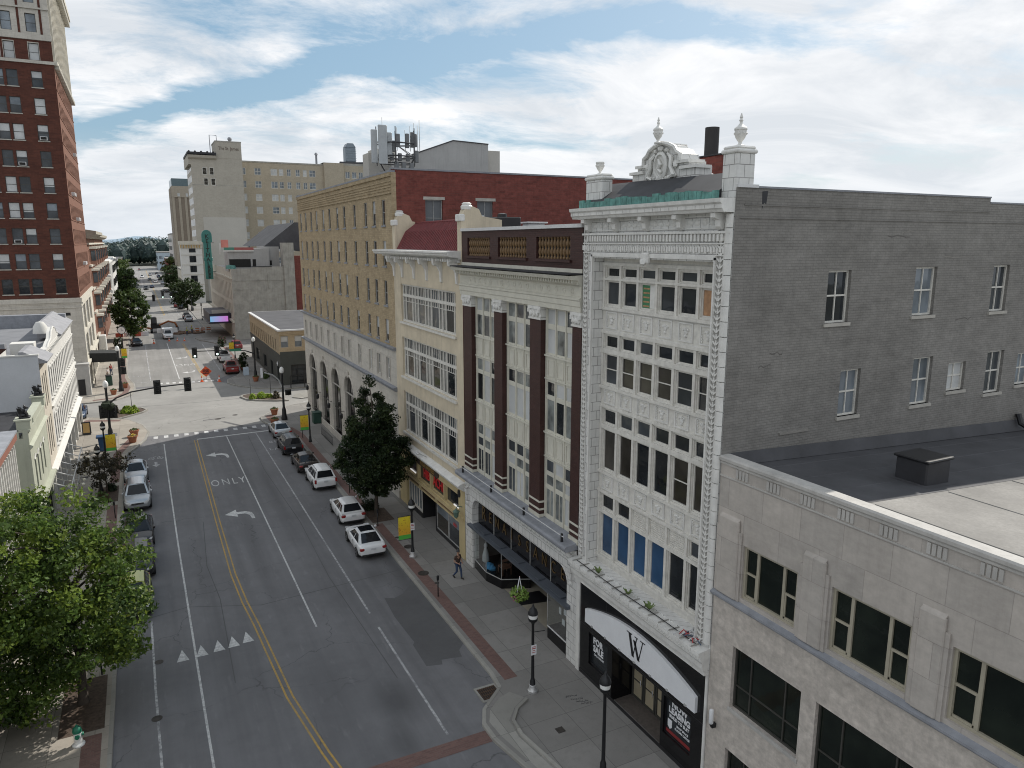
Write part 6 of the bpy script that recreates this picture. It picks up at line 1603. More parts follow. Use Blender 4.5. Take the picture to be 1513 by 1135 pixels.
for q in ringp: p.tube([(q.x, q.y, 27.2), (q.x, q.y, 30.6)], .05, 5); p.tube([(q.x, q.y, 28), (cen.x+(q.x-cen.x)*.4, cen.y+(q.y-cen.y)*.4, 26.0)], .06, 5)
for z in (26.4, 27.4): p.tube([(cen.x+(q.x-cen.x)*.8, cen.y+(q.y-cen.y)*.8, z) for q in ringp+[ringp[0]]], .06, 5)
for q in ringp: p.tube([(cen.x+(q.x-cen.x)*.4, cen.y+(q.y-cen.y)*.4, 24.8), (cen.x+(q.x-cen.x)*.4, cen.y+(q.y-cen.y)*.4, 26.2)], .09, 5); p.tube([(q.x, q.y, 28), (cen.x, cen.y, 29.2)], .04, 4)
p.box(21.6, 24.4, 69.2, 70.8, 25.2, 25.4); p.build('frame', m_steel, AN)
for (x, y, z0, z1, w) in ((20.75, 69.4, 27.3, 30.3, .6), (21.45, 69.0, 27.2, 30.7, .85), (22.15, 69.2, 27.9, 30.1, .5)):
    p = MB(); p.bbox(x-w/2, x+w/2, y-.12, y+.12, z0, z1, .05); p.build('panel_aerial', m_aer, AN)
for (x, y, z0, z1, w) in ((22.9, 69, 28.8, 30.0, .4), (23.9, 69.2, 28.8, 30.1, .35), (24.5, 69.5, 28.9, 30.3, .35), (24.9, 69.8, 29.0, 30.2, .35), (23.4, 68.9, 26.6, 27.4, .4), (22.7, 68.9, 26.6, 27.4, .4), (24.2, 68.9, 26.6, 27.4, .4), (24.8, 69.2, 27.5, 28.6, .4), (22.6, 69.3, 28.4, 29.4, .35), (22.4, 69.4, 27.6, 28.3, .35), (23.2, 69.4, 27.6, 28.3, .35), (24.0, 69.4, 27.6, 28.3, .35)):
    p = MB(); p.bbox(x-w/2, x+w/2, y-.15, y+.15, z0, z1, .04); p.build('radio_unit', plain('grey_radio', (.16, .165, .17), .5), AN)
p = MB()
for x, z in ((21.5, 31.4), (22.9, 30.6), (24.2, 30.8), (24.6, 31.1), (24.95, 30.9), (25.15, 31.4), (23.7, 30.4)): p.tube([(x, 69.2, 28.5), (x, 69.2, z)], .03, 4)
p.build('whip_aerial', m_aer, AN)
p = MB(); p.box(20.9, 23.2, 72, 74, 24.8, 28.5); tag(p.build('stair_house', m_aptL), 'pale roof stair house behind the phone aerials', 'stair house')
# distant hills
m_hill = plain('hazy_hill', (.21, .29, .36), 1, var=.1, scale=.002, fine=0)  # blue haze of distance mixed into the hill colour
p = MB(); rh = random.Random(14); N = 90; pts = []
ph = [rh.uniform(0, 6.28) for _ in range(6)]
for i in range(N+1):
    x = -2600+i*5200/N; t = i/N*6.28
    pts.append((x, 6200, 20+22+10*math.sin(3.1*t*2+ph[0])+8*math.sin(7*t+ph[1])+5*math.sin(17*t+ph[2])+2*math.sin(41*t+ph[3])))
vs = []; fs = []
for i, (x, y, z) in enumerate(pts): vs += [(x, y-900, 0), (x, y, z), (x, y+800, 0)]
for i in range(N): fs += [(3*i, 3*i+3, 3*i+4, 3*i+1), (3*i+1, 3*i+4, 3*i+5, 3*i+2)]
p.raw(vs, fs, 0, True); tag(p.build('hills', m_hill), kind='structure')
# ------------------------------------------------------------------ street furniture
m_pole = plain('black_cast_iron', (.016, .017, .019), .45, .2, var=.3, scale=8)
m_lampw = plain('white_lamp_globe', (.8, .8, .78), .3)
m_flag = None
def banner_mat():
    m, n, l, b = base_mat('yellow_banner'); tc_ = n.new('ShaderNodeTexCoord').outputs['Object']
    s_ = n.new('ShaderNodeSeparateXYZ'); l.new(tc_, s_.inputs[0])
    col = mixc(n, l, ramp(n, l, s_.outputs[2], 1.55, 2.7), (.72, .35, .03), (.75, .60, .03))
    vo = n.new('ShaderNodeTexVoronoi'); vo.inputs['Scale'].default_value = 6.5; l.new(tc_, vo.inputs['Vector'])
    col = mixc(n, l, ramp(n, l, vo.outputs['Distance'], .18, .28, .85, 0), col, (.40, .14, .02))
    v2 = noise(n, l, tc_, 9, 3); col = mixc(n, l, ramp(n, l, v2, .6, .66, 0, .6), col, (.25, .2, .02))
    col = mixc(n, l, ramp(n, l, s_.outputs[2], 1.585, 1.595), (.08, .42, .06), col)
    l.new(col, b.inputs['Base Color']); b.inputs['Roughness'].default_value = .7
    return m
m_ban = banner_mat()
def lamp_post(x, y, label, H=4.45, base=False, side=0, sign=False, arm=False, far=False):
    t = empty('street_lamp', (x, y, .14), label, 'street lamp', 'black street lamps')
    p = MB(); n_ = 6 if far else 12
    p.lathe([(.17, 0), (.17, .12), (.13, .18), (.12, .55), (.09, .62), (.075, .7), (.06, H-1.0), (.075, H-.98), (.085, H-.9), (.06, H-.86), (.075, H-.78)], (x, y, .14), n_)
    if arm: p.tube([(x, y, H-1.25), (x+.55, y-.1, H-1.25)], .018, 5)
    p.build('pole', m_pole, t)
    if base:
        p = MB(); p.lathe([(.23, 0), (.23, .1), (.17, .16), (.15, .34), (.1, .38)], (x, y, .14), 12); p.build('base_cover', plain('aluminium_paint', (.5, .5, .5), .4, .5), t)
    p = MB(); p.lathe([(.09, H-.92), (.2, H-.82), (.215, H-.7)], (x, y, .14), n_); p.build('lantern_collar', m_pole, t)
    p = MB(); p.lathe([(.19, H-.72), (.205, H-.62), (.2, H-.5)], (x, y, .14), n_); p.build('lantern_glass', m_lampw, t)
    p = MB(); p.lathe([(.225, H-.52), (.225, H-.44), (.17, H-.3), (.08, H-.2), (.06, H-.14), (.02, H-.04), (.01, H)], (x, y, .14), n_); p.build('lantern_cap', m_pole, t)
    if sign:
        p = MB(); p.box(x-.13, x+.13, y-.1, y-.085, 2.0, 2.48, 0); 
        for k, (w, hh) in enumerate(((.09, .03), (.1, .05), (.07, .03), (.09, .03))): p.box(x-w, x+w, y-.103, y-.1, 2.38-k*.09, 2.38-k*.09+hh, 1)
        p.build('parking_plate', [m_gwhite, plain('red_lettering_paint', (.4, .08, .08), .6)], t)
    if side:
        p = MB(); x0, x1 = sorted((x+side*.1, x+side*.9))
        for z in (2.98, 1.42): p.tube([(x, y, z), (x+side*.95, y, z)], .02, 5)
        p.build('banner_arm', m_pole, t)
        vs = []; fs = []
        for i in range(7):
            for j in range(9):
                u = i/6; w = j/8
                vs.append((x0+(x1-x0)*u, y+.04*math.sin(u*3+w*4)*w*(1-w)*3, 1.45+1.5*w))
        for i in range(6):
            for j in range(8): fs.append((i*9+j, i*9+9+j, i*9+10+j, i*9+j+1))
        p = MB(); p.raw(vs, fs, 0, True); p.build('banner', m_ban, t)
    return t
lamp_post(14.1, 20.2, 'black street lamp nearest the bottom edge, before the shop with the white curved sign', 4.4)
lamp_post(14.24, 26.05, 'black street lamp on a pale base, between the kerb bulge and the hanging flower basket', 4.3, True, 0, True, True)
lamp_post(14.21, 42.14, 'black street lamp with yellow banner and pale base near the walking man', 4.05, True, -1, True)
lamp_post(14.15, 73.1, 'black street lamp with yellow banner beside the stone arches and parked dark car', 4.2, False, -1)
lamp_post(-4.0, 73.4, 'black street lamp with yellow banner by the blue bin on the left pavement', 4.2, False, 1)
lamp_post(-4.15, 65.6, 'black street lamp standing among the dark leafed shrub on the left', 4.0)
lamp_post(-3.6, 134, 'black street lamp with yellow banner beyond the crossing, by the dark awning', 4.4, False, 1, far=True)
lamp_post(13.9, 134, 'black street lamp with yellow banner behind the white pickup', 4.4, False, -1, far=True)
lamp_post(-3.6, 215, 'far black street lamp on the left beyond the round tree', 4.6, far=True)
lamp_post(13.8, 236, 'far black street lamp beside the dark tree on the right', 4.8, far=True)
lamp_post(13.9, 205, 'far black street lamp in front of the theatre windows', 4.6, far=True)

m_sig = plain('black_signal_housing', (.014, .015, .015), .5)
m_lit = plain('green_lit_lens', (.6, .9, .75), .3, emis=(.75, 1, .88), es=3.0)
m_sil = plain('galvanised_arm', (.45, .46, .47), .45, .5)
def signal_head(parent, x, y, z0, z1, lit=False):
    p = MB(); p.bbox(x-.24, x+.24, y-.14, y+.14, z0, z1, .04); p.box(x-.34, x+.34, y+.0, y+.02, z0-.08, z1+.08)
    h = (z1-z0)/3
    for k in range(3): p.rings([[(x+.15*math.cos(2*PI*q/10), y-.14-d_, z0+h*(k+.5)+.15*math.sin(2*PI*q/10)) for q in range(10)] for d_ in (0, .14)], 0, True, True, False, False)
    o = p.build('signal_head', m_sig, parent)
    if lit: q = MB(); q.ico((x, y-.2, z0+h*.5), .15, 2, 0, 0, (1, .4, 1)); q.build('lens', m_lit, o)
    return o
def mast(x, y, label, H, arm, heads, lit=False, globe=True, arm_mat=None, side_heads=(), scale=1.0):
    t = empty('traffic_signal_mast', (x, y, .14), label, 'traffic signal', 'traffic signal masts')
    p = MB(); p.lathe([(.34, 0), (.34, .3), (.26, .5), (.22, 1.2), (.17, 1.35), (.13, 1.5), (.11, H-.9), (.14, H-.88), (.14, H-.75), (.1, H-.7)], (x, y, .14), 12); p.build('pole', m_pole, t)
    if globe:
        p = MB(); p.lathe([(.1, H-.72), (.24, H-.6), (.27, H-.35), (.2, H-.12), (.08, H)], (x, y, .14), 12); p.build('lamp_globe', m_lampw, t)
    if arm: p = MB(); p.tube(arm, [.1]+[.075]*(len(arm)-2)+[.06], 8); p.build('mast_arm', arm_mat or m_pole, t)
    for hx, hy, z0, z1 in heads: signal_head(t, hx, hy, z0, z1, lit)
    for hx, hy, z0, z1 in side_heads: signal_head(t, hx, hy, z0, z1, False)
    return t
t = mast(-3.85, 82.3, 'traffic signal mast with arm curving over the road from the near left corner', 6.3,
     [(-3.85, 82.3, 4.0), (-3.0, 82.25, 4.6), (-1.6, 82.2, 5.1), (.8, 82.2, 5.38), (3.9, 82.2, 5.5)], [(.78, 82.05, 4.75, 6.05), (3.64, 82.05, 4.8, 6.1)], side_heads=[(-4.3, 82.2, 2.7, 3.9), (-3.4, 82.4, 2.6, 3.7)])
p = MB(); p.ico((-3.85, 82.3, 3.9), .55, 2, 0, .35, (1, 1, .9), rw, False); p.build('planter_basket', plain('dark_foliage', (.02, .03, .015), .9, var=.5, scale=8), t)
t = mast(13.5, 84.0, 'traffic signal mast with short pale curved arm at the corner of the arched building', 6.1,
     [(13.5, 84, 3.9), (13.1, 84, 4.8), (12.5, 84, 5.4), (11.6, 84, 5.75)], [], arm_mat=m_sil, side_heads=[(14.1, 84.1, 3.0, 3.5)])
p = MB(); p.box(11.2, 11.45, 83.9, 83.94, 5.2, 6.3); p.build('street_plate', m_gwhite, t)
t = mast(14.2, 111.6, 'traffic signal mast beyond the crossing with two lit green signals over the road', 6.3,
     [(14.2, 111.6, 4.0), (13, 111.5, 4.5), (11, 111.5, 4.75), (6.0, 111.5, 4.85)], [(6.19, 111.3, 4.0, 5.35), (9.15, 111.3, 4.1, 5.45)], True)
p = MB(); p.box(10.8, 12.4, 111.3, 111.34, 4.55, 4.9); p.build('street_plate', plain('green_street_sign', (.03, .2, .12), .5), t)
t = mast(-3.35, 110.8, 'tall traffic signal pole on the far left corner with side signals and globe', 6.2, None, [], side_heads=[(-2.9, 110.7, 3.6, 4.6), (-2.85, 110.7, 2.5, 3.4)])
mast(-3.4, 214, 'distant signal mast over the road from the left, heads unlit', 6.5, [(-3.4, 214, 5), (-1, 214, 5.9), (3.6, 214, 6.1)], [(.47, 213.8, 4.9, 6.5), (3.15, 213.8, 4.85, 6.45)], globe=False)
mast(13.4, 235, 'distant signal mast over the road from the right with lit lamps', 6.5, [(13.4, 235, 5), (11, 235, 5.6), (5.7, 235, 5.9)], [(5.9, 234.8, 4.2, 5.7), (8.1, 234.8, 4.2, 5.7)], True, False)
CK = empty('street_clock', (-3.6, 152, .14), 'round white faced clock on a black post beyond the dark awning', 'clock')
p = MB(); p.lathe([(.2, 0), (.15, .4), (.08, .6), (.08, 3.2), (.12, 3.3)], (-3.6, 152, .14), 8); p.build('post', m_pole, CK)
p = MB(); p.rings([[(-3.6+r_*math.cos(2*PI*k/20), 152+d_, 4.1+r_*math.sin(2*PI*k/20)) for k in range(20)] for r_, d_ in ((.7, .15), (.75, 0), (.7, -.15))]); p.build('clock_case', m_pole, CK)
p = MB(); p.rings([[(-3.6+r_*math.cos(2*PI*k/20), 151.84, 4.1+r_*math.sin(2*PI*k/20)) for k in range(20)] for r_ in (.62, .01)], 0, False, True, False, False)
p.build('clock_face', m_lampw, CK); p = MB(); p.box(-3.62, -3.58, 151.8, 151.83, 4.1, 4.55); p.box(-3.6, -3.25, 151.8, 151.83, 4.08, 4.12); p.build('hands', m_black, CK)
# dark awning on posts
AW_ = empty('pavement_awning', (-4.9, 118.5, .14), 'black fabric awning reaching out over the far left pavement on posts', 'awning')
p = MB(); p.raw([(-6.98, 116.6, 4.8), (-3.4, 116.6, 4.6), (-3.4, 120, 4.6), (-6.98, 120, 4.8), (-6.98, 116.6, 3.5), (-3.4, 116.6, 3.4), (-3.4, 120, 3.4), (-6.98, 120, 3.5)], [(0, 1, 2, 3), (0, 4, 5, 1), (1, 5, 6, 2), (2, 6, 7, 3), (3, 7, 4, 0)]); p.build('canvas', plain('black_canvas', (.018, .02, .02), .8), AW_)
for x, y in ((-3.5, 116.7), (-3.5, 119.9), (-6.6, 116.7)): p = MB(); p.tube([(x, y, .14), (x, y, 3.5)], .05, 6); p.build('post', m_pole, AW_)
WK = empty('white_kiosk', (-6.3, 141, .14), 'white upright kiosk box against the far left shop fronts', 'kiosk')
p = MB(); p.bbox(-6.95, -5.7, 140, 142, .14, 4.6, .1); p.build('kiosk_body', m_whitep, WK); p = MB(); p.box(-6.7, -5.9, 139.96, 140, .4, 2.3); p.build('door', m_greyfr, WK)

def planter_pot(x, y, label, flowers=True, s=1.0):
    t = empty('flower_pot', (x, y, .14), label, 'flower pot', 'terracotta pots at the corners')
    p = MB(); p.lathe([(.26*s, 0), (.28*s, .03), (.38*s, .5*s), (.43*s, .52*s), (.44*s, .64*s), (.38*s, .64*s), (.34*s, .56*s)], (x, y, .14), 14); p.build('pot', m_terraC, t)
    p = MB(); rr = random.Random(int(x*100+y))
    for i in range(70):
        a = rr.uniform(0, 6.28); r_ = rr.uniform(0, .4)*s; z = .14+.6*s+rr.uniform(0, .28)*(1-r_/(.6*s)); c = Vector((x+r_*math.cos(a), y+r_*math.sin(a), z)); d1 = Vector((rr.uniform(-1, 1), rr.uniform(-1, 1), rr.uniform(-.4, .4))).normalized()*.09; d2 = d1.orthogonal().normalized()*.06
        p.raw([c-d1, c+d2, c+d1, c-d2], [(0, 1, 2, 3)], 1 if rr.random() < (.45 if flowers else .05) else 0)
    p.build('flowers', [plain('pot_leaf', (.07, .10, .03), .8, var=.4), plain('yellow_petal', (.62, .42, .04), .7) if flowers else plain('brown_leaf', (.12, .06, .03), .8)], t, recalc=False)
planter_pot(-1.75, 83.5, 'terracotta pot of dull brown leaves on the left corner, farther of the near pair', False, 1.1); planter_pot(-1.9, 81.0, 'terracotta pot of yellow flowers on the left corner, nearer of the pair', True, 1.1)
planter_pot(12.9, 87.1, 'terracotta pot standing in the sun at the corner of the arched building', False, 1.1); planter_pot(12.1, 82.0, 'terracotta pot half hidden behind the silver parked car', False, 1.1)
planter_pot(14.0, 110.0, 'terracotta pot by the foot of the lit signal mast', False, 1.1); planter_pot(13.5, 120.9, 'terracotta pot with pale flowers behind the red pickup', True, 1.0)
planter_pot(-4.2, 108.6, 'terracotta pot at the far left corner beside the kerb', False, 1.0); planter_pot(-2.9, 113, 'terracotta pot close to the tall pole on the far left corner', False, 1.0)

BN = empty('litter_bin', (-4.4, 78.9, .14), 'blue wheeled recycling bin on the left pavement near the yellow banner', 'bin')
p = MB(); p.rings([[(-4.4+a*w, 78.9+b_*w, z) for a, b_ in ((-1, -1), (1, -1), (1, 1), (-1, 1))] for w, z in ((.3, .2), (.4, 1.5))], 0, False); p.build('body', plain('blue_plastic', (.025, .07, .16), .4), BN)
p = MB(); p.bbox(-4.95, -3.9, 78.4, 79.4, 1.5, 1.66, .05); p.build('lid', plain('blue_plastic', (.025, .07, .16), .4), BN)
BN = empty('litter_bin', (16.5, 80.9, .14), 'dark green litter bin against the stone arches', 'bin')
p = MB(); p.bbox(16.05, 16.9, 80.4, 81.4, .14, 1.25, .06); p.build('body', plain('green_bin_metal', (.02, .06, .045), .5), BN); p = MB(); p.bbox(16.0, 16.95, 80.35, 81.45, 1.25, 1.42, .06); p.build('lid', plain('green_bin_metal', (.02, .06, .045), .5), BN)
BN = empty('litter_bin', (-4.9, 116.2, .14), 'dark green bin near the tall pole on the far left corner', 'bin')
p = MB(); p.bbox(-5.3, -4.5, 115.8, 116.6, .14, 1.5, .06); p.build('body', plain('green_bin_metal', (.02, .06, .045), .5), BN); p = MB(); p.bbox(-5.35, -4.45, 115.75, 116.65, 1.5, 1.62, .05); p.build('lid', m_black, BN)
SB = empty('sandwich_board', (-6.2, 86.6, .14), 'orange faced pavement sandwich board by the white corner', 'sandwich board')
for s_ in (-1, 1):
    p = MB(); p.raw([(-6.6, 86.6+s_*.35, .16), (-5.8, 86.6+s_*.35, .16), (-5.8, 86.6+s_*.04, 1.5), (-6.6, 86.6+s_*.04, 1.5)], [(0, 1, 2, 3)], 0); p.raw([(-6.5, 86.6+s_*.325, .4), (-5.9, 86.6+s_*.325, .4), (-5.9, 86.6+s_*.075, 1.4), (-6.5, 86.6+s_*.075, 1.4)], [(0, 1, 2, 3)], 1); p.build('board', [m_black, plain('orange_board', (.5, .32, .12), .6)], SB, recalc=False)
SB = empty('sandwich_board', (12.5, 114.9, .14), 'pale blue pavement sandwich board behind the red pickup', 'sandwich board')
for s_ in (-1, 1):
    p = MB(); p.raw([(13.0, 115.9+s_*.35, .16), (13.8, 115.9+s_*.35, .16), (13.8, 115.9+s_*.04, 1.4), (13.0, 115.9+s_*.04, 1.4)], [(0, 1, 2, 3)], 0); p.build('board', plain('pale_blue_board', (.42, .5, .58), .6), SB, recalc=False)
# hydrant
HY = empty('fire_hydrant', (-3.75, 31.2, .14), 'white fire hydrant with a dark green top on the near left pavement', 'fire hydrant')
p = MB(); p.lathe([(.24, 0), (.24, .05), (.15, .1), (.145, .5), (.17, .52), (.17, .56)], (-3.75, 31.2, .14), 14)
p.build('barrel', plain('hydrant_white', (.7, .7, .69), .5), HY)
p = MB(); p.lathe([(.17, .56), (.175, .62), (.15, .74), (.07, .82), (.04, .83), (.04, .88), (.01, .9)], (-3.75, 31.2, .14), 14); p.build('bonnet', plain('hydrant_green', (.01, .15, .09), .5), HY)
for a in (0, 2.1, -1.57):
    p = MB(); c = Vector((-3.75, 31.2, .58)); d_ = Vector((math.cos(a), math.sin(a), 0)); p.tube([c+d_*.1, c+d_*.22], .07 if a > -1 else .09, 8); p.build('outlet', plain('hydrant_green', (.01, .15, .09), .5), HY)
# parking meters
def meter(x, y, label):
    t = empty('parking_meter', (x, y, .14), label, 'parking meter', 'parking meters along the kerb')
    p = MB(); p.tube([(x, y, .14), (x, y, 1.15)], .035, 8); p.build('post', m_pole, t)
    p = MB(); p.bbox(x-.07, x+.07, y-.05, y+.05, 1.12, 1.42, .03); p.build('meter_head', m_pole, t)
meter(13.72, 36.4, 'black parking meter alone on the brick band nearest the dark road patch'); meter(13.72, 48.2, 'black parking meter in front of the dark tree, by the white saloon'); meter(13.75, 74.9, 'black parking meter beside the dark car under the yellow banner')
meter(13.72, 56.0, 'black parking meter beside the white estate behind the tree'); meter(-3.0, 58.4, 'black parking meter by the silver car on the left kerb'); meter(-3.05, 71.6, 'black parking meter at the left kerb near the blue bin'); meter(-3.1, 36.3, 'thin dark post at the edge of the near left planting bed')
# covers in the pavement
def cover(x, y, r_, label, z=.146, sq=False):
    p = MB()
    if sq: p.box(x-r_, x+r_, y-r_, y+r_, z, z+.008)
    else: p.lathe([(r_, 0), (r_, .008), (r_*.8, .008), (r_*.78, .004), (.02, .005)], (x, y, z), 20)
    tag(p.build('manhole_cover', plain('rusty_iron', (.06, .052, .046), .7, .3, var=.35, scale=6)), label, 'manhole cover', 'iron covers')
cover(14.5, 43.8, .32, 'round iron cover just behind the bannered lamp near the walking man'); cover(14.0, 39.6, .34, 'round iron cover between the walking man and the kerb'); cover(14.25, 38.0, .14, 'tiny iron cover in the pavement before the lone parking meter'); cover(14.0, 23.2, .17, 'small square iron cover set in the pavement by the kerb ramp', sq=True); cover(14.3, 45.6, .15, 'tiny iron cover left of the bannered lamp')
cover(-.7, 36.5, .2, 'iron cover in the road beside the near left tree', .004); cover(-.9, 31.8, .22, 'iron cover in the road near the hydrant', .004); cover(-5.6, 70.2, .3, 'iron cover on the left pavement before the dark shrub', sq=True); cover(6.8, 88.4, .35, 'iron cover out in the crossing', .009); cover(8.8, 89.6, .3, 'iron cover in the crossing nearer the planted island', .009)
DG = empty('drain_grate', (12.5, 27.1, 0), 'rectangular rusty drain grate in the road at the kerb bulge', 'drain')
p = MB(); p.box(11.98, 13.05, 26.45, 27.6, .004, .02, 0); p.build('surround', m_kerb, DG)
p = MB(); p.box(12.1, 12.93, 26.6, 27.45, .021, .024, 1)
for k in range(9): p.box(12.12+k*.1, 12.16+k*.1, 26.6, 27.45, .024, .035, 0)
for k in range(4): p.box(12.1, 12.93, 26.62+k*.25, 26.68+k*.25, .0245, .0345, 0)
p.build('bars', [plain('rust_brown', (.085, .05, .032), .8, .3, var=.4, scale=9), m_dark], DG)
p = MB(); rr = random.Random(6)
for line, (y, w) in enumerate(((25.05, .5), (24.75, .55), (24.5, .45), (24.3, .4))):
    x = 15.35+line*.12
    for k in range(6):
        p.tube([(x+k*w/5, y+rr.uniform(-.06, .06), .147) for k in range(3)] and [(x+k*.09, y-.07*k/3+rr.uniform(-.07, .07), .148), (x+k*.09+.04, y-.07*k/3+rr.uniform(-.07, .07), .148), (x+k*.09+.08, y-.07*k/3+rr.uniform(-.07, .07), .148)], .009, 4)
tag(p.build('chalk_scrawl', m_black), 'black handwritten scrawl painted on the pavement before the black shop front', 'graffiti')
# hanging basket
HB = empty('hanging_basket', (16.3, 31.5, 2.0), 'hanging basket of bright green leaves and pink flowers on pale straps under the shop canopy', 'hanging basket')
c = Vector((16.38, 31.45, 1.85)); p = MB()
for k in range(4): p.tube([c+Vector((0, 0, 1.02)), c+Vector((.22*math.cos(k*PI/2+.4), .22*math.sin(k*PI/2+.4), .1))], .02, 4)
p.tube([c+Vector((0, 0, 1.0)), c+Vector((0, 0, 1.08))], .02, 4); p.build('straps', m_gwhite, HB)
p = MB(); p.lathe([(.1, -.2), (.26, -.05), (.32, .12)], c, 12); p.build('basket', plain('coir', (.09, .05, .03), .9), HB)
p = MB(); rr = random.Random(4)
for i in range(520):
    d_ = Vector((rr.gauss(0, 1), rr.gauss(0, 1), rr.gauss(0, .75))).normalized()*rr.uniform(.25, .52); q = c+Vector((d_.x, d_.y, d_.z*.8+.08)); a = Vector((rr.uniform(-1, 1), rr.uniform(-1, 1), rr.uniform(-.5, .5))).normalized()*.06; b_ = a.orthogonal().normalized()*.045
    p.raw([q-a, q+b_, q+a, q-b_], [(0, 1, 2, 3)], 1 if (rr.random() < .5 and d_.x < 0 and d_.z < 0 and abs(d_.y) < .2) else 0)
p.build('plant', [plain('lime_leaf', (.16, .26, .04), .6, var=.4, scale=9), plain('pink_flower', (.35, .12, .18), .7)], HB, recalc=False)
# iron railing and lamps by the arches
RL = empty('iron_railing', (15.6, 74, .14), 'low black iron railing by the stone arches behind the tree', 'railing')
p = MB(); p.tube([(15.8, 70.5, 1.0), (15.8, 75.5, 1.0)], .03, 5); p.tube([(15.8, 70.5, .3), (15.8, 75.5, .3)], .025, 5)
p.build('rail', m_pole, RL)
for k in range(14):
    p = MB(); p.tube([(15.8, 70.5+k*.385, .14), (15.8, 70.5+k*.385, 1.02)], .018, 5); p.build('baluster', m_pole, RL)
def sign_post(x, y, h, label, plate=None, mat=None, z0=.14):
    t = empty('sign_post', (x, y, z0), label, 'sign post', 'thin sign posts'); p = MB(); p.tube([(x, y, z0), (x, y, h)], .03, 6); p.build('post', m_pole, t)
    if plate: p = MB(); p.box(x-plate[0], x+plate[0], y-.03, y-.015, h-plate[1], h); p.build('plate', mat or m_gwhite, t)
sign_post(-2.0, 96.4, 2.6, 'thin signpost in the left planted island'); sign_post(11.7, 97.9, 2.7, 'thin signpost at the left end of the right planted island'); sign_post(14.1, 97.2, 2.9, 'thin signpost at the right end of the right planted island'); sign_post(-3.2, 75.8, 2.5, 'thin signpost with small white plate by the left kerb', (.2, .3)); sign_post(12.0, 121.5, 2.6, 'thin signpost on the kerb behind the red pickup', (.15, .35))
# road works
def cone(x, y, label, h=.75):
    t = empty('traffic_cone', (x, y, .005), label, 'traffic cone', 'orange cones at the road works')
    p = MB(); p.bbox(x-.24, x+.24, y-.24, y+.24, .012, .06, .01); p.lathe([(.17, .06), (.115, h*.4)], (x, y, 0), 10); p.lathe([(.085, h*.65), (.03, h)], (x, y, 0), 10); p.build('cone_body', plain('cone_orange', (.75, .12, .03), .6), t)
    p = MB(); p.lathe([(.115, h*.4), (.085, h*.65)], (x, y, 0), 10); p.build('white_band', m_gwhite, t)
cone(9.3, 112.9, 'orange cone right of the diamond sign on the far crosswalk', 1.0); cone(7.0, 113.9, 'orange cone left of the diamond sign', .9); cone(4.6, 165.2, 'far cone directly in front of the service truck'); cone(6.1, 164.6, 'far cone just right of the service truck'); cone(7.4, 164.0, 'far cone, rightmost beyond the service truck'); cone(1.7, 162.5, 'far cone left of the service truck', .9)
WS = empty('road_works_sign', (7.72, 115.6, .005), 'orange diamond road works sign on a low stand', 'road sign')
p = MB(); c = Vector((7.75, 115.6, 1.2)); r_ = .82
p.prism([c+Vector((r_, 0, 0)), c+Vector((0, 0, r_)), c+Vector((-r_, 0, 0)), c+Vector((0, 0, -r_))], (0, .03, 0)); p.build('diamond', plain('fluorescent_orange', (.75, .11, .035), .5), WS)
p = MB(); WF = Fr(0, 115.59, 1, 0, 0, -1); add_text(p, 'ROAD', WF, 7.75, .02, 1.42, .3, .01, 0, .01); add_text(p, 'WORK', WF, 7.75, .02, 1.17, .3, .01, 0, .01); add_text(p, 'AHEAD', WF, 7.75, .02, .92, .26, .01, 0, .01); p.build('lettering', m_black, WS)
p = MB(); p.tube([(7.75, 115.66, .02), (7.75, 115.66, 1.0)], .03, 5); p.tube([(7.2, 115.3, .03), (8.3, 116.0, .03)], .03, 5); p.tube([(7.2, 116.0, .03), (8.3, 115.3, .03)], .03, 5); p.build('stand', m_sil, WS)
# planted islands
def island(name, pts, label):
    t = empty(name, (sum(a for a, _ in pts)/len(pts), sum(b_ for _, b_ in pts)/len(pts), 0), label, 'traffic island')
    p = MB(); n_ = len(pts); cx = sum(a for a, _ in pts)/n_; cy = sum(b_ for _, b_ in pts)/n_
    def rg_(k, z): return [(cx+(a-cx)*k, cy+(b_-cy)*k, z) for a, b_ in pts]
    p.rings([rg_(1, .005), rg_(1, .17), rg_(.9, .18), rg_(.9, .1)], 0, False, True, False, False); p.build('kerb', m_kerb, t)
    p = MB(); p.poly(rg_(.905, .13)); p.build('soil', m_soil, t, recalc=False)
    return t
IL = [(-4.6, 92.9), (-4.4, 97.5), (-2.5, 99.2), (-.9, 98.4), (-.3, 97.0), (-.8, 95.6), (-2.6, 93.8), (-3.6, 93.0)]
IR = [(10.6, 99.6), (11.0, 98.0), (12.4, 96.3), (14.4, 95.1), (15.9, 94.7), (15.5, 96.5), (14.9, 98.6), (13.6, 100.6), (11.8, 101.2), (10.8, 100.6)]
island('planted_island', IL, 'kerbed planting island with lime green plants on the left of the crossing'); island('planted_island', IR, 'kerbed planting island with lime green plants on the right of the crossing')
for (x0, x1, y0, y1) in ((16.6, 22, 95.4, 98.8),):
    sheet('median', [(x0, y0+1), (x0+1, y0), (x1, y0), (x1, y1), (x0+1, y1)], .1, m_kerb)
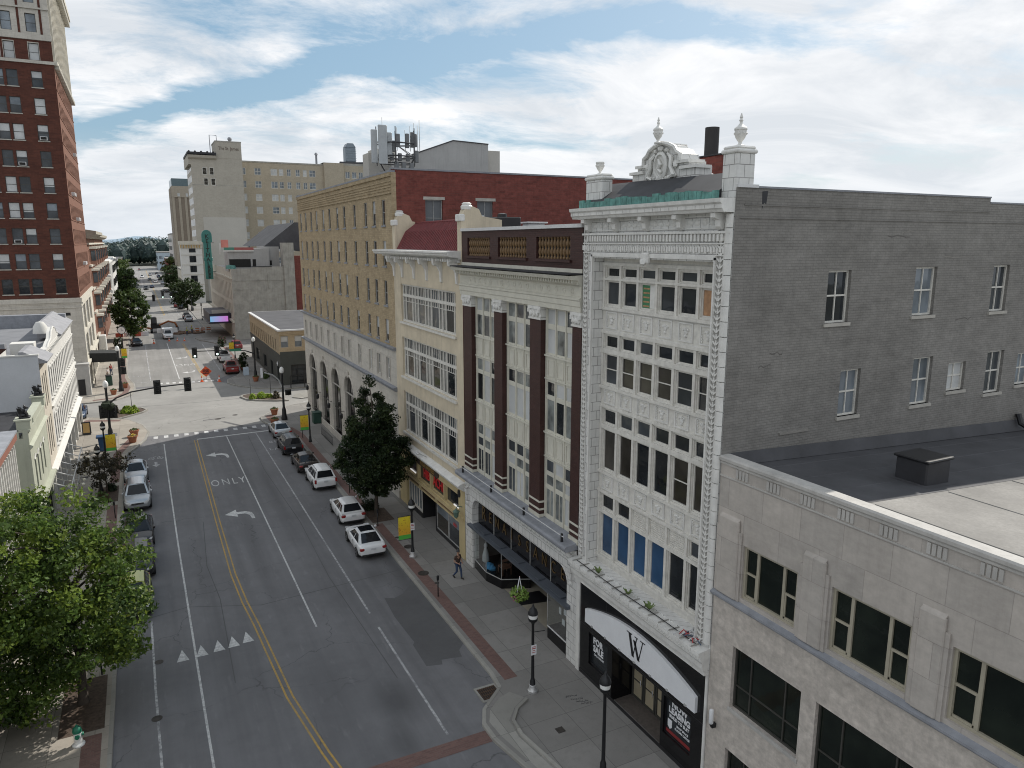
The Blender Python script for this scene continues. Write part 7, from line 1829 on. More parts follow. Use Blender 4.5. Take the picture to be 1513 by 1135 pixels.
# ------------------------------------------------------------------ vegetation
def leaf_mat(name, c, tr=.35):
    m = bpy.data.materials.new(name); m.use_nodes = True
    n, l = nt(m); n.clear()
    out = n.new('ShaderNodeOutputMaterial'); d = n.new('ShaderNodeBsdfPrincipled'); t = n.new('ShaderNodeBsdfTranslucent'); mx = n.new('ShaderNodeMixShader'); mx.inputs[0].default_value = tr
    v = pos(n); f = noise(n, l, v, 1.1, 3, .6); g = noise(n, l, v, 9, 2, .6)
    col = mixc(n, l, ramp(n, l, f, .3, .7), tuple(x*.65 for x in c), tuple(x*1.3 for x in c)); col = mixc(n, l, ramp(n, l, g, .4, .75, 0, .5), col, (c[0]*1.5, c[1]*1.15, c[2]*.7))
    l.new(col, d.inputs['Base Color']); d.inputs['Roughness'].default_value = .5; d.inputs['Specular IOR Level'].default_value = .35
    l.new(col, t.inputs[0]); l.new(d.outputs[0], mx.inputs[1]); l.new(t.outputs[0], mx.inputs[2]); l.new(mx.outputs[0], out.inputs[0])
    MATS[name] = m; return m
LM = [leaf_mat('maple_leaf', (.08, .14, .03), .45), leaf_mat('maple_leaf_light', (.15, .22, .038), .45), leaf_mat('maple_leaf_dark', (.034, .066, .016), .4)]
LP = [leaf_mat('pear_leaf', (.022, .042, .016)), leaf_mat('pear_leaf_light', (.038, .06, .02)), leaf_mat('pear_leaf_dark', (.014, .028, .012))]
LF_ = [leaf_mat('street_leaf', (.055, .095, .028)), leaf_mat('street_leaf_light', (.085, .13, .035)), leaf_mat('street_leaf_dark', (.035, .06, .02))]
LR = [leaf_mat('plum_leaf', (.05, .045, .03)), leaf_mat('plum_leaf_light', (.08, .07, .03)), leaf_mat('plum_leaf_dark', (.03, .03, .02))]
LY = [leaf_mat('lime_plant', (.22, .34, .03)), leaf_mat('lime_plant_light', (.34, .46, .05)), leaf_mat('lime_plant_dark', (.1, .18, .02))]
m_bark = plain('tree_bark', (.075, .06, .048), .95, var=.4, scale=5)

def tree(name, x, y, H, label, inside, bbox, nclus, nleaf, leaf, mats, seed, group=None, tr=.16, z_first=1.8, clus_r=.7, cat='tree', z0=.14, up=.5, flat=.75):
    """trunk and limbs plus a crown of leaf clumps filling the volume given by inside(u,v,w)"""
    t = empty(name, (x, y, z0), label, cat, group); rr = random.Random(seed)
    cl = []; tries = 0
    while len(cl) < nclus and tries < nclus*60:
        tries += 1
        q = Vector((rr.uniform(*bbox[0]), rr.uniform(*bbox[1]), rr.uniform(*bbox[2])))
        s_ = inside(q)
        if s_ > 1 or rr.random() > .25+.75*s_: continue
        cl.append((q, s_))
    p = MB(); top = H*.8
    p.tube([(x, y, z0), (x+.02, y, z0+.35), (x+.05*H/8, y+.03, z_first), (x-.04, y+.05, H*.5), (x, y, top)], [tr*1.35, tr, tr*.8, tr*.45, tr*.12], 9)
    for q, s_ in rr.sample(cl, min(len(cl), 26)):
        zb = max(z_first, min(top*.9, q.z-.35*math.hypot(q.x-x, q.y-y)-.4)); a = Vector((x, y, zb)); m_ = (a+q)/2+Vector((rr.uniform(-.2, .2), rr.uniform(-.2, .2), .25))
        p.tube([a, m_, q], [tr*.36, tr*.22, tr*.06], 5)
    p.build('trunk', m_bark, t)
    vs = []; fs = []; ms = []
    per = nleaf//max(1, len(cl))
    for q, s_ in cl:
        tone = rr.choice([0, 0, 1, 2])
        R_ = clus_r*rr.uniform(.7, 1.25)
        for i in range(int(per*rr.uniform(.7, 1.3))):
            d = Vector((rr.gauss(0, 1), rr.gauss(0, 1), rr.gauss(0, 1))).normalized()*(R_*rr.random()**.45); c = q+Vector((d.x, d.y, d.z*flat))
            nrm = (Vector((rr.gauss(0, 1), rr.gauss(0, 1), rr.gauss(0, 1)+up))+d*.8).normalized()
            a = nrm.orthogonal().normalized(); ang = rr.uniform(0, 6.28); b_ = nrm.cross(a); a, b_ = a*math.cos(ang)+b_*math.sin(ang), b_*math.cos(ang)-a*math.sin(ang)
            L = leaf*rr.choice((rr.uniform(.5, .9), rr.uniform(.8, 1.6))); w = L*rr.uniform(.5, .75); k = len(vs)
            vs += [tuple(c-a*L*.5), tuple(c+b_*w*.5+nrm*L*.08), tuple(c+a*L*.5), tuple(c-b_*w*.5+nrm*L*.08)]
            fs.append((k, k+1, k+2, k+3)); ms.append(tone if rr.random() < .75 else rr.choice([0, 1, 2]))
    me = bpy.data.meshes.new('crown'); o0 = wl(t)
    me.from_pydata([(a-o0.x, b_-o0.y, c-o0.z) for a, b_, c in vs], [], fs)
    for m_ in mats: me.materials.append(m_)
    me.polygons.foreach_set('material_index', ms); me.update()
    obj_from_mesh('crown', me, t)
    return t
def ell(c, r_, rag=.0, seed=0):
    def f(q):
        d = Vector(((q.x-c[0])/r_[0], (q.y-c[1])/r_[1], (q.z-c[2])/r_[2])); a = math.atan2(d.y, d.x)
        return d.length*(1+rag*math.sin(3*a+seed)*math.cos(4*d.z+seed))
    return f
def conef(x, y, z0, z1, rmax, zmax):
    def f(q):
        h = (q.z-z0)/(z1-z0)
        if h < 0 or h > 1: return 2
        hm = (zmax-z0)/(z1-z0); rad = rmax*(math.sqrt(max(0.03, h/hm)) if h < hm else max(.05, 1-((h-hm)/(1-hm))**1.25))
        return math.hypot(q.x-x, q.y-y)/rad
    return f
c, r_ = (-4.5, 34.5, 5.3), (3.75, 3.7, 4.5)
tree('maple_tree', -3.75, 34.3, 10, 'large sunlit maple tree filling the lower left by the kerb', ell(c, r_, .28, 1), [(c[i]-r_[i], c[i]+r_[i]) for i in range(3)], 310, 54000, .175, LM, 3, None, .2, 2.2, .72)
tree('maple_tree', -8.9, 29.5, 8, 'maple tree partly outside the left edge, behind the largest one', ell((-7.3, 31.2, 4.6), (2.6, 2.4, 3.2), .1, 2), [(-9.9, -4.7), (28.8, 33.6), (1.4, 7.8)], 60, 8000, .19, LM, 8, None, .16, 2.0, .7)
tree('pear_tree', 14.2, 50.2, 10.9, 'dark pyramidal street tree between the white cars and the ochre building', conef(14.2, 50.2, 1.6, 11.0, 2.75, 4.3), [(11.4, 17), (47.4, 53), (1.6, 11)], 400, 42000, .17, LP, 5, None, .15, 1.8, .42)
tree('street_tree', -1.95, 172, 10.3, 'rounded green street tree beyond the crossing on the left pavement', ell((-2, 172, 5.9), (3.3, 3.3, 4.6), .1), [(-5.3, 1.3), (168, 176), (1.2, 10.6)], 120, 7000, .5, LF_, 6, 'street trees down the far road', .2, 2, .9)
tree('street_tree', -3.9, 268, 12, 'taller green tree behind the rounded one on the left', ell((-4, 268, 7), (3.0, 4, 5), .1), [(-7.5, -.3), (263, 273), (2, 12)], 70, 3000, .7, LF_, 7, 'street trees down the far road', .2, 2, 1.1)
tree('street_tree', -4.6, 330, 12, 'hazy yellowish green tree farthest along the left pavement', ell((-5, 330, 8), (3.4, 5, 5.5), .1), [(-8.6, -1.4), (325, 335), (2, 13.5)], 60, 2500, .8, [LF_[1], LF_[1], LF_[0]], 17, 'street trees down the far road', .2, 2, 1.2)
tree('street_tree', 12.3, 238, 9.5, 'dark round tree on the right pavement before the narrow pale building', ell((12.2, 238, 5.4), (4.4, 4, 4.2), .12), [(7.5, 16.8), (234, 242), (1, 9.8)], 100, 5000, .6, [LP[1], LF_[2], LF_[2]], 9, 'street trees down the far road', .2, 2, .95)
tree('street_tree', 13.2, 345, 10, 'dark tree farther down the right pavement near the pink panel', ell((14, 345, 5.5), (5, 5, 4.6), .12), [(9, 19.2), (340, 350), (1, 10)], 70, 2600, .9, [LF_[2], LP[1], LF_[2]], 19, 'street trees down the far road', .2, 2, 1.2)
tree('street_tree', 15, 420, 12, 'autumn tinted olive tree far along the right pavement', ell((16, 420, 7.5), (5, 6, 5), .12), [(10.8, 21.2), (414, 426), (2, 12.6)], 60, 2200, 1.0, [LR[1], LF_[0], LF_[1]], 23, 'street trees down the far road', .2, 2, 1.3)
# loose dark shrub in the left bed
rr0 = random.Random(5)
tree('ornamental_tree', -3.7, 64.6, 3.4, 'small open branched dark leafed tree by the left kerb lamp', ell((-3.7, 64.7, 2.5), (2.0, 2.0, 1.2), .3, 2), [(-5.8, -1.7), (62.7, 66.8), (1.2, 3.7)], 64, 3000, .17, LR, 12, None, .07, .9, .36)
def bush(x, y, rx, ry, h, label, mats, n_, leaf, seed, z0=.14, cat='shrub', name='shrub', grp=None):
    rr = random.Random(seed); vs = []; fs = []; ms = []
    blobs = [(x+rr.uniform(-.7, .7)*rx, y+rr.uniform(-.7, .7)*ry, rr.uniform(.3, .6)) for _ in range(max(4, int(rx*ry*5)))]
    for i in range(n_):
        bx_, by_, br = rr.choice(blobs); d = Vector((rr.gauss(0, 1), rr.gauss(0, 1), abs(rr.gauss(0, 1)))).normalized()*rr.random()**.3; c = Vector((bx_+d.x*br*min(rx, 1), by_+d.y*br*min(ry, 1), z0+d.z*h))
        nrm = (d+Vector((rr.gauss(0, .5), rr.gauss(0, .5), .3))).normalized(); a = nrm.orthogonal().normalized(); b_ = nrm.cross(a); L = leaf*rr.uniform(.6, 1.2); k = len(vs)
        vs += [tuple(c-a*L*.5), tuple(c+b_*L*.35), tuple(c+a*L*.5), tuple(c-b_*L*.35)]; fs.append((k, k+1, k+2, k+3)); ms.append(rr.choice([0, 0, 1, 2]))
    p = MB(); p.v = vs; p.f = fs; p.m = ms; p.s = [False]*len(fs)
    return tag(p.build(name, mats, loc=(x, y, z0), recalc=False), label, cat, grp)
bush(-2.0, 97.3, 1.0, .8, .55, 'lime green bushy plants, back half of the left island', LY, 1500, .22, 1); bush(-2.2, 95.6, 1.0, .8, .5, 'lime green bushy plants, front half of the left island', LY, 1500, .22, 2); bush(-3.7, 96.2, .6, 1.5, 1.0, 'tall brownish grasses at the pavement end of the left island', LR, 700, .3, 3)
bush(12.4, 98.2, 1.2, 1.2, .6, 'mound of lime green plants at the left of the right island', LY, 2400, .22, 4); bush(13.6, 97.4, .7, .8, .5, 'smaller lime green mound in the middle of the right island', LY, 1000, .2, 5); bush(14.7, 97.3, .5, 1.0, .8, 'dark brownish shrub at the right end of the right island', LR, 700, .25, 6)
bush(-3.7, 63.2, .6, .8, .8, 'bright green shrub at the near end of the left kerb bed', LF_, 800, .16, 7); bush(-3.9, 62.6, .5, .5, .75, 'rust coloured shrub at the near end of the left kerb bed', [LR[1], LR[0], plain('rust_leaf', (.12, .05, .03), .8)], 400, .16, 8); bush(-3.6, 65.8, .6, .7, .7, 'dark shrub at the far end of the left kerb bed', LP, 700, .16, 9)
bush(14.3, 51.9, .8, .6, .9, 'dark low shrub behind the trunk of the pyramidal tree', LP, 900, .16, 10)
tree('topiary_tree', 13.6, 119.6, 2.9, 'small clipped oval tree by the corner bar', ell((13.6, 119.6, 1.9), (.75, .75, 1.15)), [(12.8, 14.4), (118.8, 120.4), (.7, 3.1)], 40, 1400, .2, LP, 3, None, .06, .5, .3)
bush(15.9, 112.5, .7, 1.4, .9, 'green shrubs in front of the corner bar wall', LF_, 800, .2, 12); bush(13.9, 156, .9, 1.5, 1.6, 'pink and green flowering shrub by the theatre pavement', [LF_[1], LF_[0], plain('pink_flower', (.35, .12, .18), .7)], 900, .25, 13); bush(13.2, 150.5, .6, .6, 1.7, 'dark upright shrub by the theatre pavement', LP, 500, .25, 14)
bush(-4.6, 158, .8, 2, 2.2, 'dark green planting by the far left shop fronts', LP, 800, .35, 15)
# the wood beyond the town: a mass nobody could count
vs = []; fs = []; ms = []; rr = random.Random(77)
for i in range(340):
    y = rr.uniform(640, 1050); x = rr.uniform(-130, 160); h = rr.uniform(14, 19)+5*math.sin(x*.035+1)+y*.003
    if -6 < x < 18 and y < 705: continue
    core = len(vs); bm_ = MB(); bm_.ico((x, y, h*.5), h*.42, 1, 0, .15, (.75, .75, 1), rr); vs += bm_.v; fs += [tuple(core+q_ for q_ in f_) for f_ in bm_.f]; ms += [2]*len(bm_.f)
    for k in range(110):
        d = Vector((rr.gauss(0, 1), rr.gauss(0, 1), rr.gauss(0, 1))).normalized()*rr.random()**.3; c = Vector((x+d.x*9, y+d.y*9, max(.3, h*.55+d.z*h*.48))); nrm = (d+Vector((rr.gauss(0, .4), rr.gauss(0, .4), .3))).normalized(); a = nrm.orthogonal().normalized(); b_ = nrm.cross(a); L = rr.uniform(1.6, 3.0); q = len(vs)
        vs += [tuple(c-a*L*.5), tuple(c+b_*L*.4), tuple(c+a*L*.5), tuple(c-b_*L*.4)]; fs.append((q, q+1, q+2, q+3)); ms.append(rr.choice([0, 0, 1, 2]))
p = MB(); p.v = vs; p.f = fs; p.m = ms; p.s = [False]*len(fs)
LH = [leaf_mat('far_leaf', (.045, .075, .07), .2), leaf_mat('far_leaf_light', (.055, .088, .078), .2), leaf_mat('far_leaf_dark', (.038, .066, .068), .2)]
tag(p.build('woodland', LH, recalc=False), 'dark green wood along the horizon at the end of the road', 'wood', kind='stuff')
# ------------------------------------------------------------------ vehicles (built facing +Y, then turned and placed)
m_tyre = plain('tyre_rubber', (.018, .018, .019), .8); m_rim = plain('alloy_rim', (.42, .43, .44), .3, .8, obj=True); m_carglass = glass('car_glass', (.008, .009, .011), .03, .3, .35)
m_trim = plain('black_trim', (.016, .016, .017), .6); m_tail = plain('red_tail_lens', (.28, .012, .012), .2, coat=1); m_head = plain('clear_headlamp', (.6, .62, .64), .1, coat=1); m_plate = plain('number_plate', (.6, .62, .64), .5); m_chrome = plain('chrome', (.6, .6, .6), .15, .9)
def paint(name, c, metal=0.0): return plain(name, c, .35, metal, .04, 3, coat=.6 if max(c) > .2 else .3, obj=True, fine=.02, spec=.4)
SPEC = {  # L, W, belt z, hood z, roof z, (yr, rr, rf, yf), deck z, wheelbase, wheel radius, half roof width
 'saloon': dict(L=4.65, W=1.82, b=.94, hood=.9, roof=1.44, gh=(-1.95, -.95, .15, 1.15), deck=1.0, wb=2.78, r=.33, rw=.57),
 'hatch':  dict(L=4.35, W=1.82, b=.98, hood=.95, roof=1.48, gh=(-2.0, -1.35, .2, 1.3), deck=.95, wb=2.62, r=.32, rw=.58),
 'suv':    dict(L=4.6, W=1.88, b=1.05, hood=1.02, roof=1.68, gh=(-2.1, -1.75, .3, 1.1), deck=1.05, wb=2.7, r=.36, rw=.63),
 'pickup': dict(L=5.6, W=1.95, b=1.12, hood=1.1, roof=1.82, gh=(-.75, -.55, .65, 1.3), deck=1.1, wb=3.5, r=.39, rw=.66)}
def car(kind, col, label, x, y, ang=0.0, rack=False, dark_roof=False, far=False, group='vehicles on the street', plate=True, name='parked_car', cat='car'):
    s = SPEC[kind]; L, W, hw = s['L'], s['W'], s['W']/2
    t = empty(name, (0, 0, 0), label, cat, group)
    H = L/2; b, hd, dk = s['b'], s['hood'], s['deck']; yr, rr_, rf, yf = s['gh']
    st = [(-H, .74, .40, b*.70, b*.76), (-H+.05, .88, .30, b*.86, dk*.88 if kind != 'saloon' else dk*.9), (-H+.18, .95, .24, b*.95, dk*.985), (-H+.5, .985, .22, b*.97, dk), (yr, 1, .21, b*.98, dk+.0), (0, 1, .21, b*.97, b), (yf-.1, 1, .21, b*.94, b*.99), (yf+.1, .99, .21, b*.92, hd), (H-.75, .98, .22, b*.86, hd*.95), (H-.3, .93, .24, b*.76, hd*.87), (H-.09, .82, .29, b*.66, hd*.76), (H, .66, .36, b*.55, hd*.62)]
    p = MB(); rs = []
    for yy, k, zl, zs, zt in st:
        w = hw*k; half = [(0, zl), (.8*w, zl), (.96*w, zl+.09), (w, zl+(zs-zl)*.5), (.985*w, zs), (.86*w, zt-.012), (.45*w, zt+.015), (0, zt+.02)]
        rs.append([(a, yy, z) for a, z in half]+[(-a, yy, z) for a, z in half[-2:0:-1]])
    p.rings(rs, 0, True); body = p.build('body', col, t, local=True, sharp=180)
    if not far: ms_ = body.modifiers.new('rounding', 'SUBSURF'); ms_.levels = 1; ms_.render_levels = 2
    zb, zr, wbx, wr = b-.02, s['roof'], hw*.90, s['rw']
    p = MB()   # greenhouse hull
    def ringy(yb, yt, m=5):
        return [(-wbx, yb, zb), (-wr, yt, zr-.07)]+[(-wr+2*wr*k/m, yt, zr-.07+.07*math.sin(PI*k/m)**.6) for k in range(1, m)]+[(wr, yt, zr-.07), (wbx, yb, zb)]
    rs = [ringy(yr, rr_), ringy((yr+yf)/2, (rr_+rf)/2), ringy(yf, rf)]
    p.rings(rs, 0, False, False); p.poly(rs[0]); p.poly(rs[-1]); p.build('roof', col, t, local=True)
    if dark_roof:
        p = MB(); p.rings([[(-wr*.78+wr*1.56*k/6, yy, zr+.012+.0*k+(.0 if 0 < k < 6 else -.02)) for k in range(7)] for yy in (rr_+.12, (rr_+rf)/2, rf-.05)], 0, True, False, False, False); p.build('glass_roof', m_carglass, t, local=True)
    def S(s_, q, sx, o=.012):
        return (sx*(wbx+(wr-wbx)*q+o), yr+(yf-yr)*s_+((rr_+(rf-rr_)*s_)-(yr+(yf-yr)*s_))*q, zb+(zr-.07-zb)*q)
    segs = [(.10, .47), (.51, .88)] if kind != 'pickup' else [(.12, .88)]
    if kind in ('suv', 'hatch'): segs = [(.05, .24), (.28, .57), (.61, .9)]
    for sx in (-1, 1):
        for a, c in segs: p = MB(); p.quad(S(a, .1, sx), S(c, .1, sx), S(c, .9, sx), S(a, .9, sx)); p.build('side_window', m_carglass, t, local=True, recalc=False)
    def E_(yb, yt, u, q, sg, o=.014):
        return (u*(wbx+(wr-wbx)*q), yb+(yt-yb)*q+sg*o, zb+(zr-.02-zb)*q+o*.6)
    for nm, yb, yt, sg in (('windscreen', yf, rf, 1), ('rear_window', yr, rr_, -1)):
        p = MB(); lo, hi = (.06, .93) if nm == 'windscreen' else (.16, .92)
        m = 6; pts = [[E_(yb, yt, -.82+1.64*k/m, q, sg) for k in range(m+1)] for q in (lo, .5, hi)]
        p.rings(pts, 0, True, False, False, False); p.build(nm, m_carglass, t, local=True)
    # wheels with arches
    r = s['r']
    for sx in (-1, 1):
        for sy in (-1, 1):
            yc = sy*s['wb']/2
            p = MB(); p.rings([[(sx*(hw*.985+o), yc+(r+.075)*k_*math.cos(2*PI*k/18), max(.2, r+(r+.075)*k_*math.sin(2*PI*k/18))) for k in range(18)] for o, k_ in ((-.25, 1), (.012, 1), (.014, .97), (-.1, .95))], 0, False, True, False, True); p.build('wheel_arch', m_trim, t, local=True)
            p = MB(); p.rings([[(sx*xo, yc+q*math.cos(2*PI*k/18), r+.01+q*math.sin(2*PI*k/18)) for k in range(18)] for xo, q in ((hw-.22, r*.7), (hw-.22, r*.97), (hw-.05, r), (hw+.012, r*.96), (hw+.022, r*.75), (hw-.0, r*.7))], 0, True); wh = p.build('wheel', m_tyre, t, local=True)
            p = MB(); p.rings([[(sx*xo, yc+q*math.cos(2*PI*k/10), r+.01+q*math.sin(2*PI*k/10)) for k in range(10)] for xo, q in ((hw+.004, r*.7), (hw+.014, r*.66), (hw-.015, r*.5), (hw+.012, r*.2), (hw+.016, .01))], 0, False); p.build('rim', m_rim, wh, local=True)
            if not far:
                p = MB()
                for k in range(5):
                    a = 2*PI*k/5+.3; p.prism([(sx*(hw+.012), yc+q*math.cos(a+da), r+.01+q*math.sin(a+da)) for q, da in ((r*.3, -.3), (r*.6, -.25), (r*.6, .25), (r*.3, .3))], (sx*.006, 0, 0))
                p.build('rim_openings', m_trim, wh, local=True)
    # lamps
    for sx in (-1, 1):
        a = sx*hw
        p = MB()
        if kind == 'pickup' or kind == 'suv': p.bbox(*sorted((a*.80, a*.97)), -H+.0, -H+.16, b*.68, b*.98, .03)
        else: p.bbox(*sorted((a*.62, a*.95)), -H-.0, -H+.2, b*.72, b*.9, .04)
        p.build('tail_light', m_tail, t, local=True)
        p = MB(); p.prism([(a*.50, H-.06, hd*.68), (a*.80, H-.16, hd*.70), (a*.93, H-.34, hd*.83), (a*.86, H-.28, hd*.87), (a*.52, H-.1, hd*.78)], (0, .055, .012)); p.build('headlight', m_head, t, local=True)
        p = MB(); p.bbox(*sorted((a*.97, a*1.13)), yf-.4, yf-.25, b-.01, b+.13, .03); p.build('mirror', col, t, local=True)
    p = MB(); p.bbox(-hw*.45, hw*.45, H-.06, H+.02, hd*.60, hd*.72, .02); p.bbox(-hw*.7, hw*.7, H-.1, H+.005, .3, .42, .02); p.build('grille', m_trim, t, local=True)
    p = MB(); p.box(-hw*.5, hw*.5, H-.01, H+.026, hd*.655, hd*.668); p.build('grille_bar', m_chrome, t, local=True)
    p = MB(); p.bbox(-hw*.8, hw*.8, -H-.015, -H+.1, .32, .43, .02); p.build('bumper_trim', m_trim, t, local=True)
    if plate: p = MB(); p.box(-.16, .16, -H-.03, -H-.008, b*.74, b*.87); p.build('number_plate', m_plate, t, local=True)
    # door seams and handles
    if not far:
        p = MB()
        for sx in (-1, 1):
            for yy in ((yf-.25), (yr+yf)/2-.05, yr+.55): p.box(*sorted((sx*hw*.99, sx*(hw+.002))), yy-.007, yy+.007, .35, b*.93)
        p.build('door_seam', m_trim, t, local=True)
        for sx in (-1, 1):
            for yy in ((yr+yf)/2+.1, yr+.7): p = MB(); p.bbox(*sorted((sx*hw*.985, sx*(hw+.025))), yy, yy+.16, b*.84, b*.87, .008); p.build('door_handle', col, t, local=True)
    if kind in ('suv',) and not far:
        for sx in (-1, 1): p = MB(); p.tube([(sx*(wr-.05), rr_+.15, zr-.02), (sx*(wr-.05), rr_+.25, zr+.05), (sx*(wr-.05), rf-.3, zr+.05), (sx*(wr-.05), rf-.15, zr-.02)], .02, 5); p.build('roof_rail', m_trim, t, local=True)
    if rack:   # bicycle on the boot
        p = MB()
        for q in (-.45, .45): p.rings([[(q+.3*math.cos(2*PI*k/16), -H-.12+d_, 1.05+.3*math.sin(2*PI*k/16)) for k in range(16)] for d_ in (0, .04)], 0, True, True, False, False)
        p.tube([(-.45, -H-.1, 1.05), (-.1, -H-.1, 1.45), (.4, -H-.1, 1.4), (.45, -H-.1, 1.05)], .025, 5); p.tube([(.4, -H-.1, 1.4), (0, -H-.1, 1.02), (-.1, -H-.1, 1.45)], .025, 5); p.build('bike_rack', m_trim, t, local=True)
    if kind == 'pickup':
        p = MB(); p.bbox(-hw*.82, hw*.82, -H+.1, yr-.12, b*1.02, b*1.045, .01); p.build('load_bed', m_trim, t, local=True)
        p = MB(); p.box(-hw*.93, -hw*.84, -H+.06, yr-.05, b*.9, b*1.1); p.box(hw*.84, hw*.93, -H+.06, yr-.05, b*.9, b*1.1); p.box(-hw*.84, hw*.84, -H+.06, -H+.12, b*.6, b*1.1); p.build('bed_sides', col, t, local=True)
    t.location = (x, y, .006); t.rotation_euler = (0, 0, ang)
    return t
c_white = paint('white_car_paint', (.72, .73, .74)); c_silver = paint('silver_car_paint', (.42, .44, .46), .6); c_black = paint('black_car_paint', (.012, .012, .014)); c_dgrey = paint('charcoal_car_paint', (.045, .047, .05), .4); c_brown = paint('dark_brown_paint', (.028, .02, .018), .3); c_yel = paint('lime_yellow_paint', (.30, .33, .04)); c_red = paint('red_truck_paint', (.22, .02, .018)); c_blue = paint('blue_car_paint', (.04, .07, .13), .3)
GR_, GL_ = 'cars parked along the right kerb', 'cars parked along the left kerb'
car('saloon', c_white, 'white saloon car with black roof, nearest car on the right kerb', 12.0, 45.45, R(-1.5), group=GR_, dark_roof=True)
car('hatch', c_white, 'white hatchback with red tail lights, second from the near end by the pyramidal tree', 12.35, 51.5, R(-1), group=GR_)
car('suv', c_white, 'white estate car with roof rails, just beyond the gap before the tree', 12.25, 60.0, 0, group=GR_)
car('saloon', c_brown, 'dark saloon carrying a bicycle on its boot behind the white estate', 12.0, 65.2, 0, True, group=GR_)
car('suv', c_black, 'black estate car with roof rails between the dark saloon and the silver car', 11.8, 71.4, 0, group=GR_)
car('saloon', c_silver, 'silver car at the head of the right hand row, next to the corner', 12.0, 78.1, 0, group=GR_)
car('suv', c_silver, 'silver estate facing the camera, front one of the two on the left kerb', -1.5, 61.6, PI, group=GL_)
car('saloon', c_silver, 'silver saloon parked behind a silver estate, farthest on the left kerb', -1.6, 68.6, PI, group=GL_)
car('saloon', c_black, 'black saloon facing the camera, half hidden by the large maple', -1.45, 53.7, PI, group=GL_)
car('hatch', c_black, 'black hatchback almost hidden in the maple leaves', -1.5, 48.6, PI, group=GL_)
car('hatch', c_yel, 'lime yellow hatchback peeping out from under the maple', -1.75, 43.4, PI, group=GL_)
car('pickup', c_white, 'white pickup truck with open black load bed, beyond the green signals', 12.0, 133.2, 0, name='pickup_truck', cat='pickup')
car('pickup', c_red, 'red pickup truck parked just past the far crosswalk', 11.75, 120.9, 0, name='pickup_truck', cat='pickup')
car('suv', c_red, 'red vehicle parked facing away beside the corner bar', 15.6, 147.5, 0, far=True)
car('saloon', c_black, 'black car alone on the far left kerb beneath the rounded tree', -1.4, 161.2, PI+.1, far=True)
car('suv', c_silver, 'silver car facing away beyond the dug up road', 10.7, 205.5, 0, far=True)
car('suv', c_dgrey, 'dark grey car just ahead of the silver one past the road works', 10.6, 213, 0, far=True)
car('saloon', c_red, 'dark red car in the distance beside the dark round tree', 10.1, 252, 0, far=True)
car('saloon', c_dgrey, 'dark car parked next to the distant red one', 10.9, 245, 0, far=True)
car('saloon', c_blue, 'dark blue car on the cross street behind the left island', -7.6, 96.6, PI, far=True, group='cars on the cross street')
for i, (kd, cc, x, y, a, lb) in enumerate((('suv', c_dgrey, 2.6, 352, PI, 'dark box shaped van facing the camera far up the road'), ('saloon', c_blue, 5.2, 366, 0, 'blue car beside the distant dark van'), ('saloon', c_dgrey, 9.2, 330, .5, 'dark car turning in the distance by the right trees'), ('saloon', c_silver, 10.4, 395, 0, 'distant silver car by the right kerb'), ('suv', c_white, 7.6, 410, 0, 'distant white car in the middle of the road'), ('saloon', c_red, 1.2, 600, PI, 'tiny red car far up the road'), ('suv', c_white, 2.0, 470, PI, 'tiny white van far up the road'), ('saloon', c_black, 5.4, 438, PI, 'tiny black car far up the road'), ('saloon', c_silver, 6.6, 500, 0, 'tiny silver car near the end of the road'), ('saloon', c_dgrey, 10.5, 440, 0, 'tiny grey car in the distant right kerb row, near end'), ('suv', c_blue, 10.6, 470, 0, 'tiny blue car in the distant right kerb row, middle'), ('saloon', c_white, 10.6, 490, 0, 'tiny white car in the distant right kerb row'), ('saloon', c_black, 10.8, 520, 0, 'tiny black car in the distant right kerb row, far end'), ('saloon', c_white, -1.2, 390, 0, 'tiny white car on the distant left kerb'), ('saloon', c_dgrey, -1.2, 430, 0, 'tiny dark car on the distant left kerb'))):
    car(kd, cc, lb, x, y, a, far=True, group='distant traffic')
# service truck with open side boxes
sv = car('pickup', c_white, 'white service truck facing the camera with side lockers open and roof beacon', 4.6, 170.5, PI, far=True, name='service_truck', cat='truck')
p = MB(); p.bbox(-1.05, 1.05, -2.8, -.8, .8, 2.0, .04); p.build('tool_body', c_white, sv, local=True)
for sx in (-1, 1): p = MB(); p.box(*sorted((sx*1.05, sx*2.0)), -1.6, -1.5, 1.0, 2.0); p.build('locker_door', c_white, sv, local=True)
p = MB(); p.bbox(-.5, .5, -.2, .1, 1.84, 1.98, .03); p.build('beacon', m_head, sv, local=True)
# small excavator, spoil and barriers
EX = empty('excavator', (2.6, 183, 0), 'small dark excavator with an orange arm behind the service truck', 'excavator')
for sx in (-1, 1): p = MB(); p.rings([[(2.6+sx*.9+a, 183+1.5*math.cos(2*PI*k/14), .5+.45*math.sin(2*PI*k/14)) for k in range(14)] for a in (-.25, .25)], 0, True); p.build('track', m_trim, EX)
p = MB(); p.bbox(1.6, 3.6, 182, 184.6, .95, 1.9, .12); p.build('engine_body', m_trim, EX)
p = MB(); p.bbox(1.7, 2.9, 181.9, 183.4, 1.9, 3.5, .12, 0); p.box(1.85, 2.75, 181.87, 181.9, 2.2, 3.3, 1); p.build('cab', [m_trim, g_mid], EX)
m_or = plain('machine_orange', (.32, .11, .035), .6, var=.3)
for nm, pts in (('arm', [(3.4, 182, 1.7), (5.2, 181, 2.6), (6.6, 180.5, 2.2)]), ('dipper', [(6.5, 180.5, 2.3), (6.9, 180.3, 1.3)]), ('blade_arm', [(1.6, 182, 1.0), (-.2, 181, 1.6), (-1.6, 180.5, .8)])):
    p = MB(); p.tube(pts, .2, 6); p.build(nm, m_or, EX)
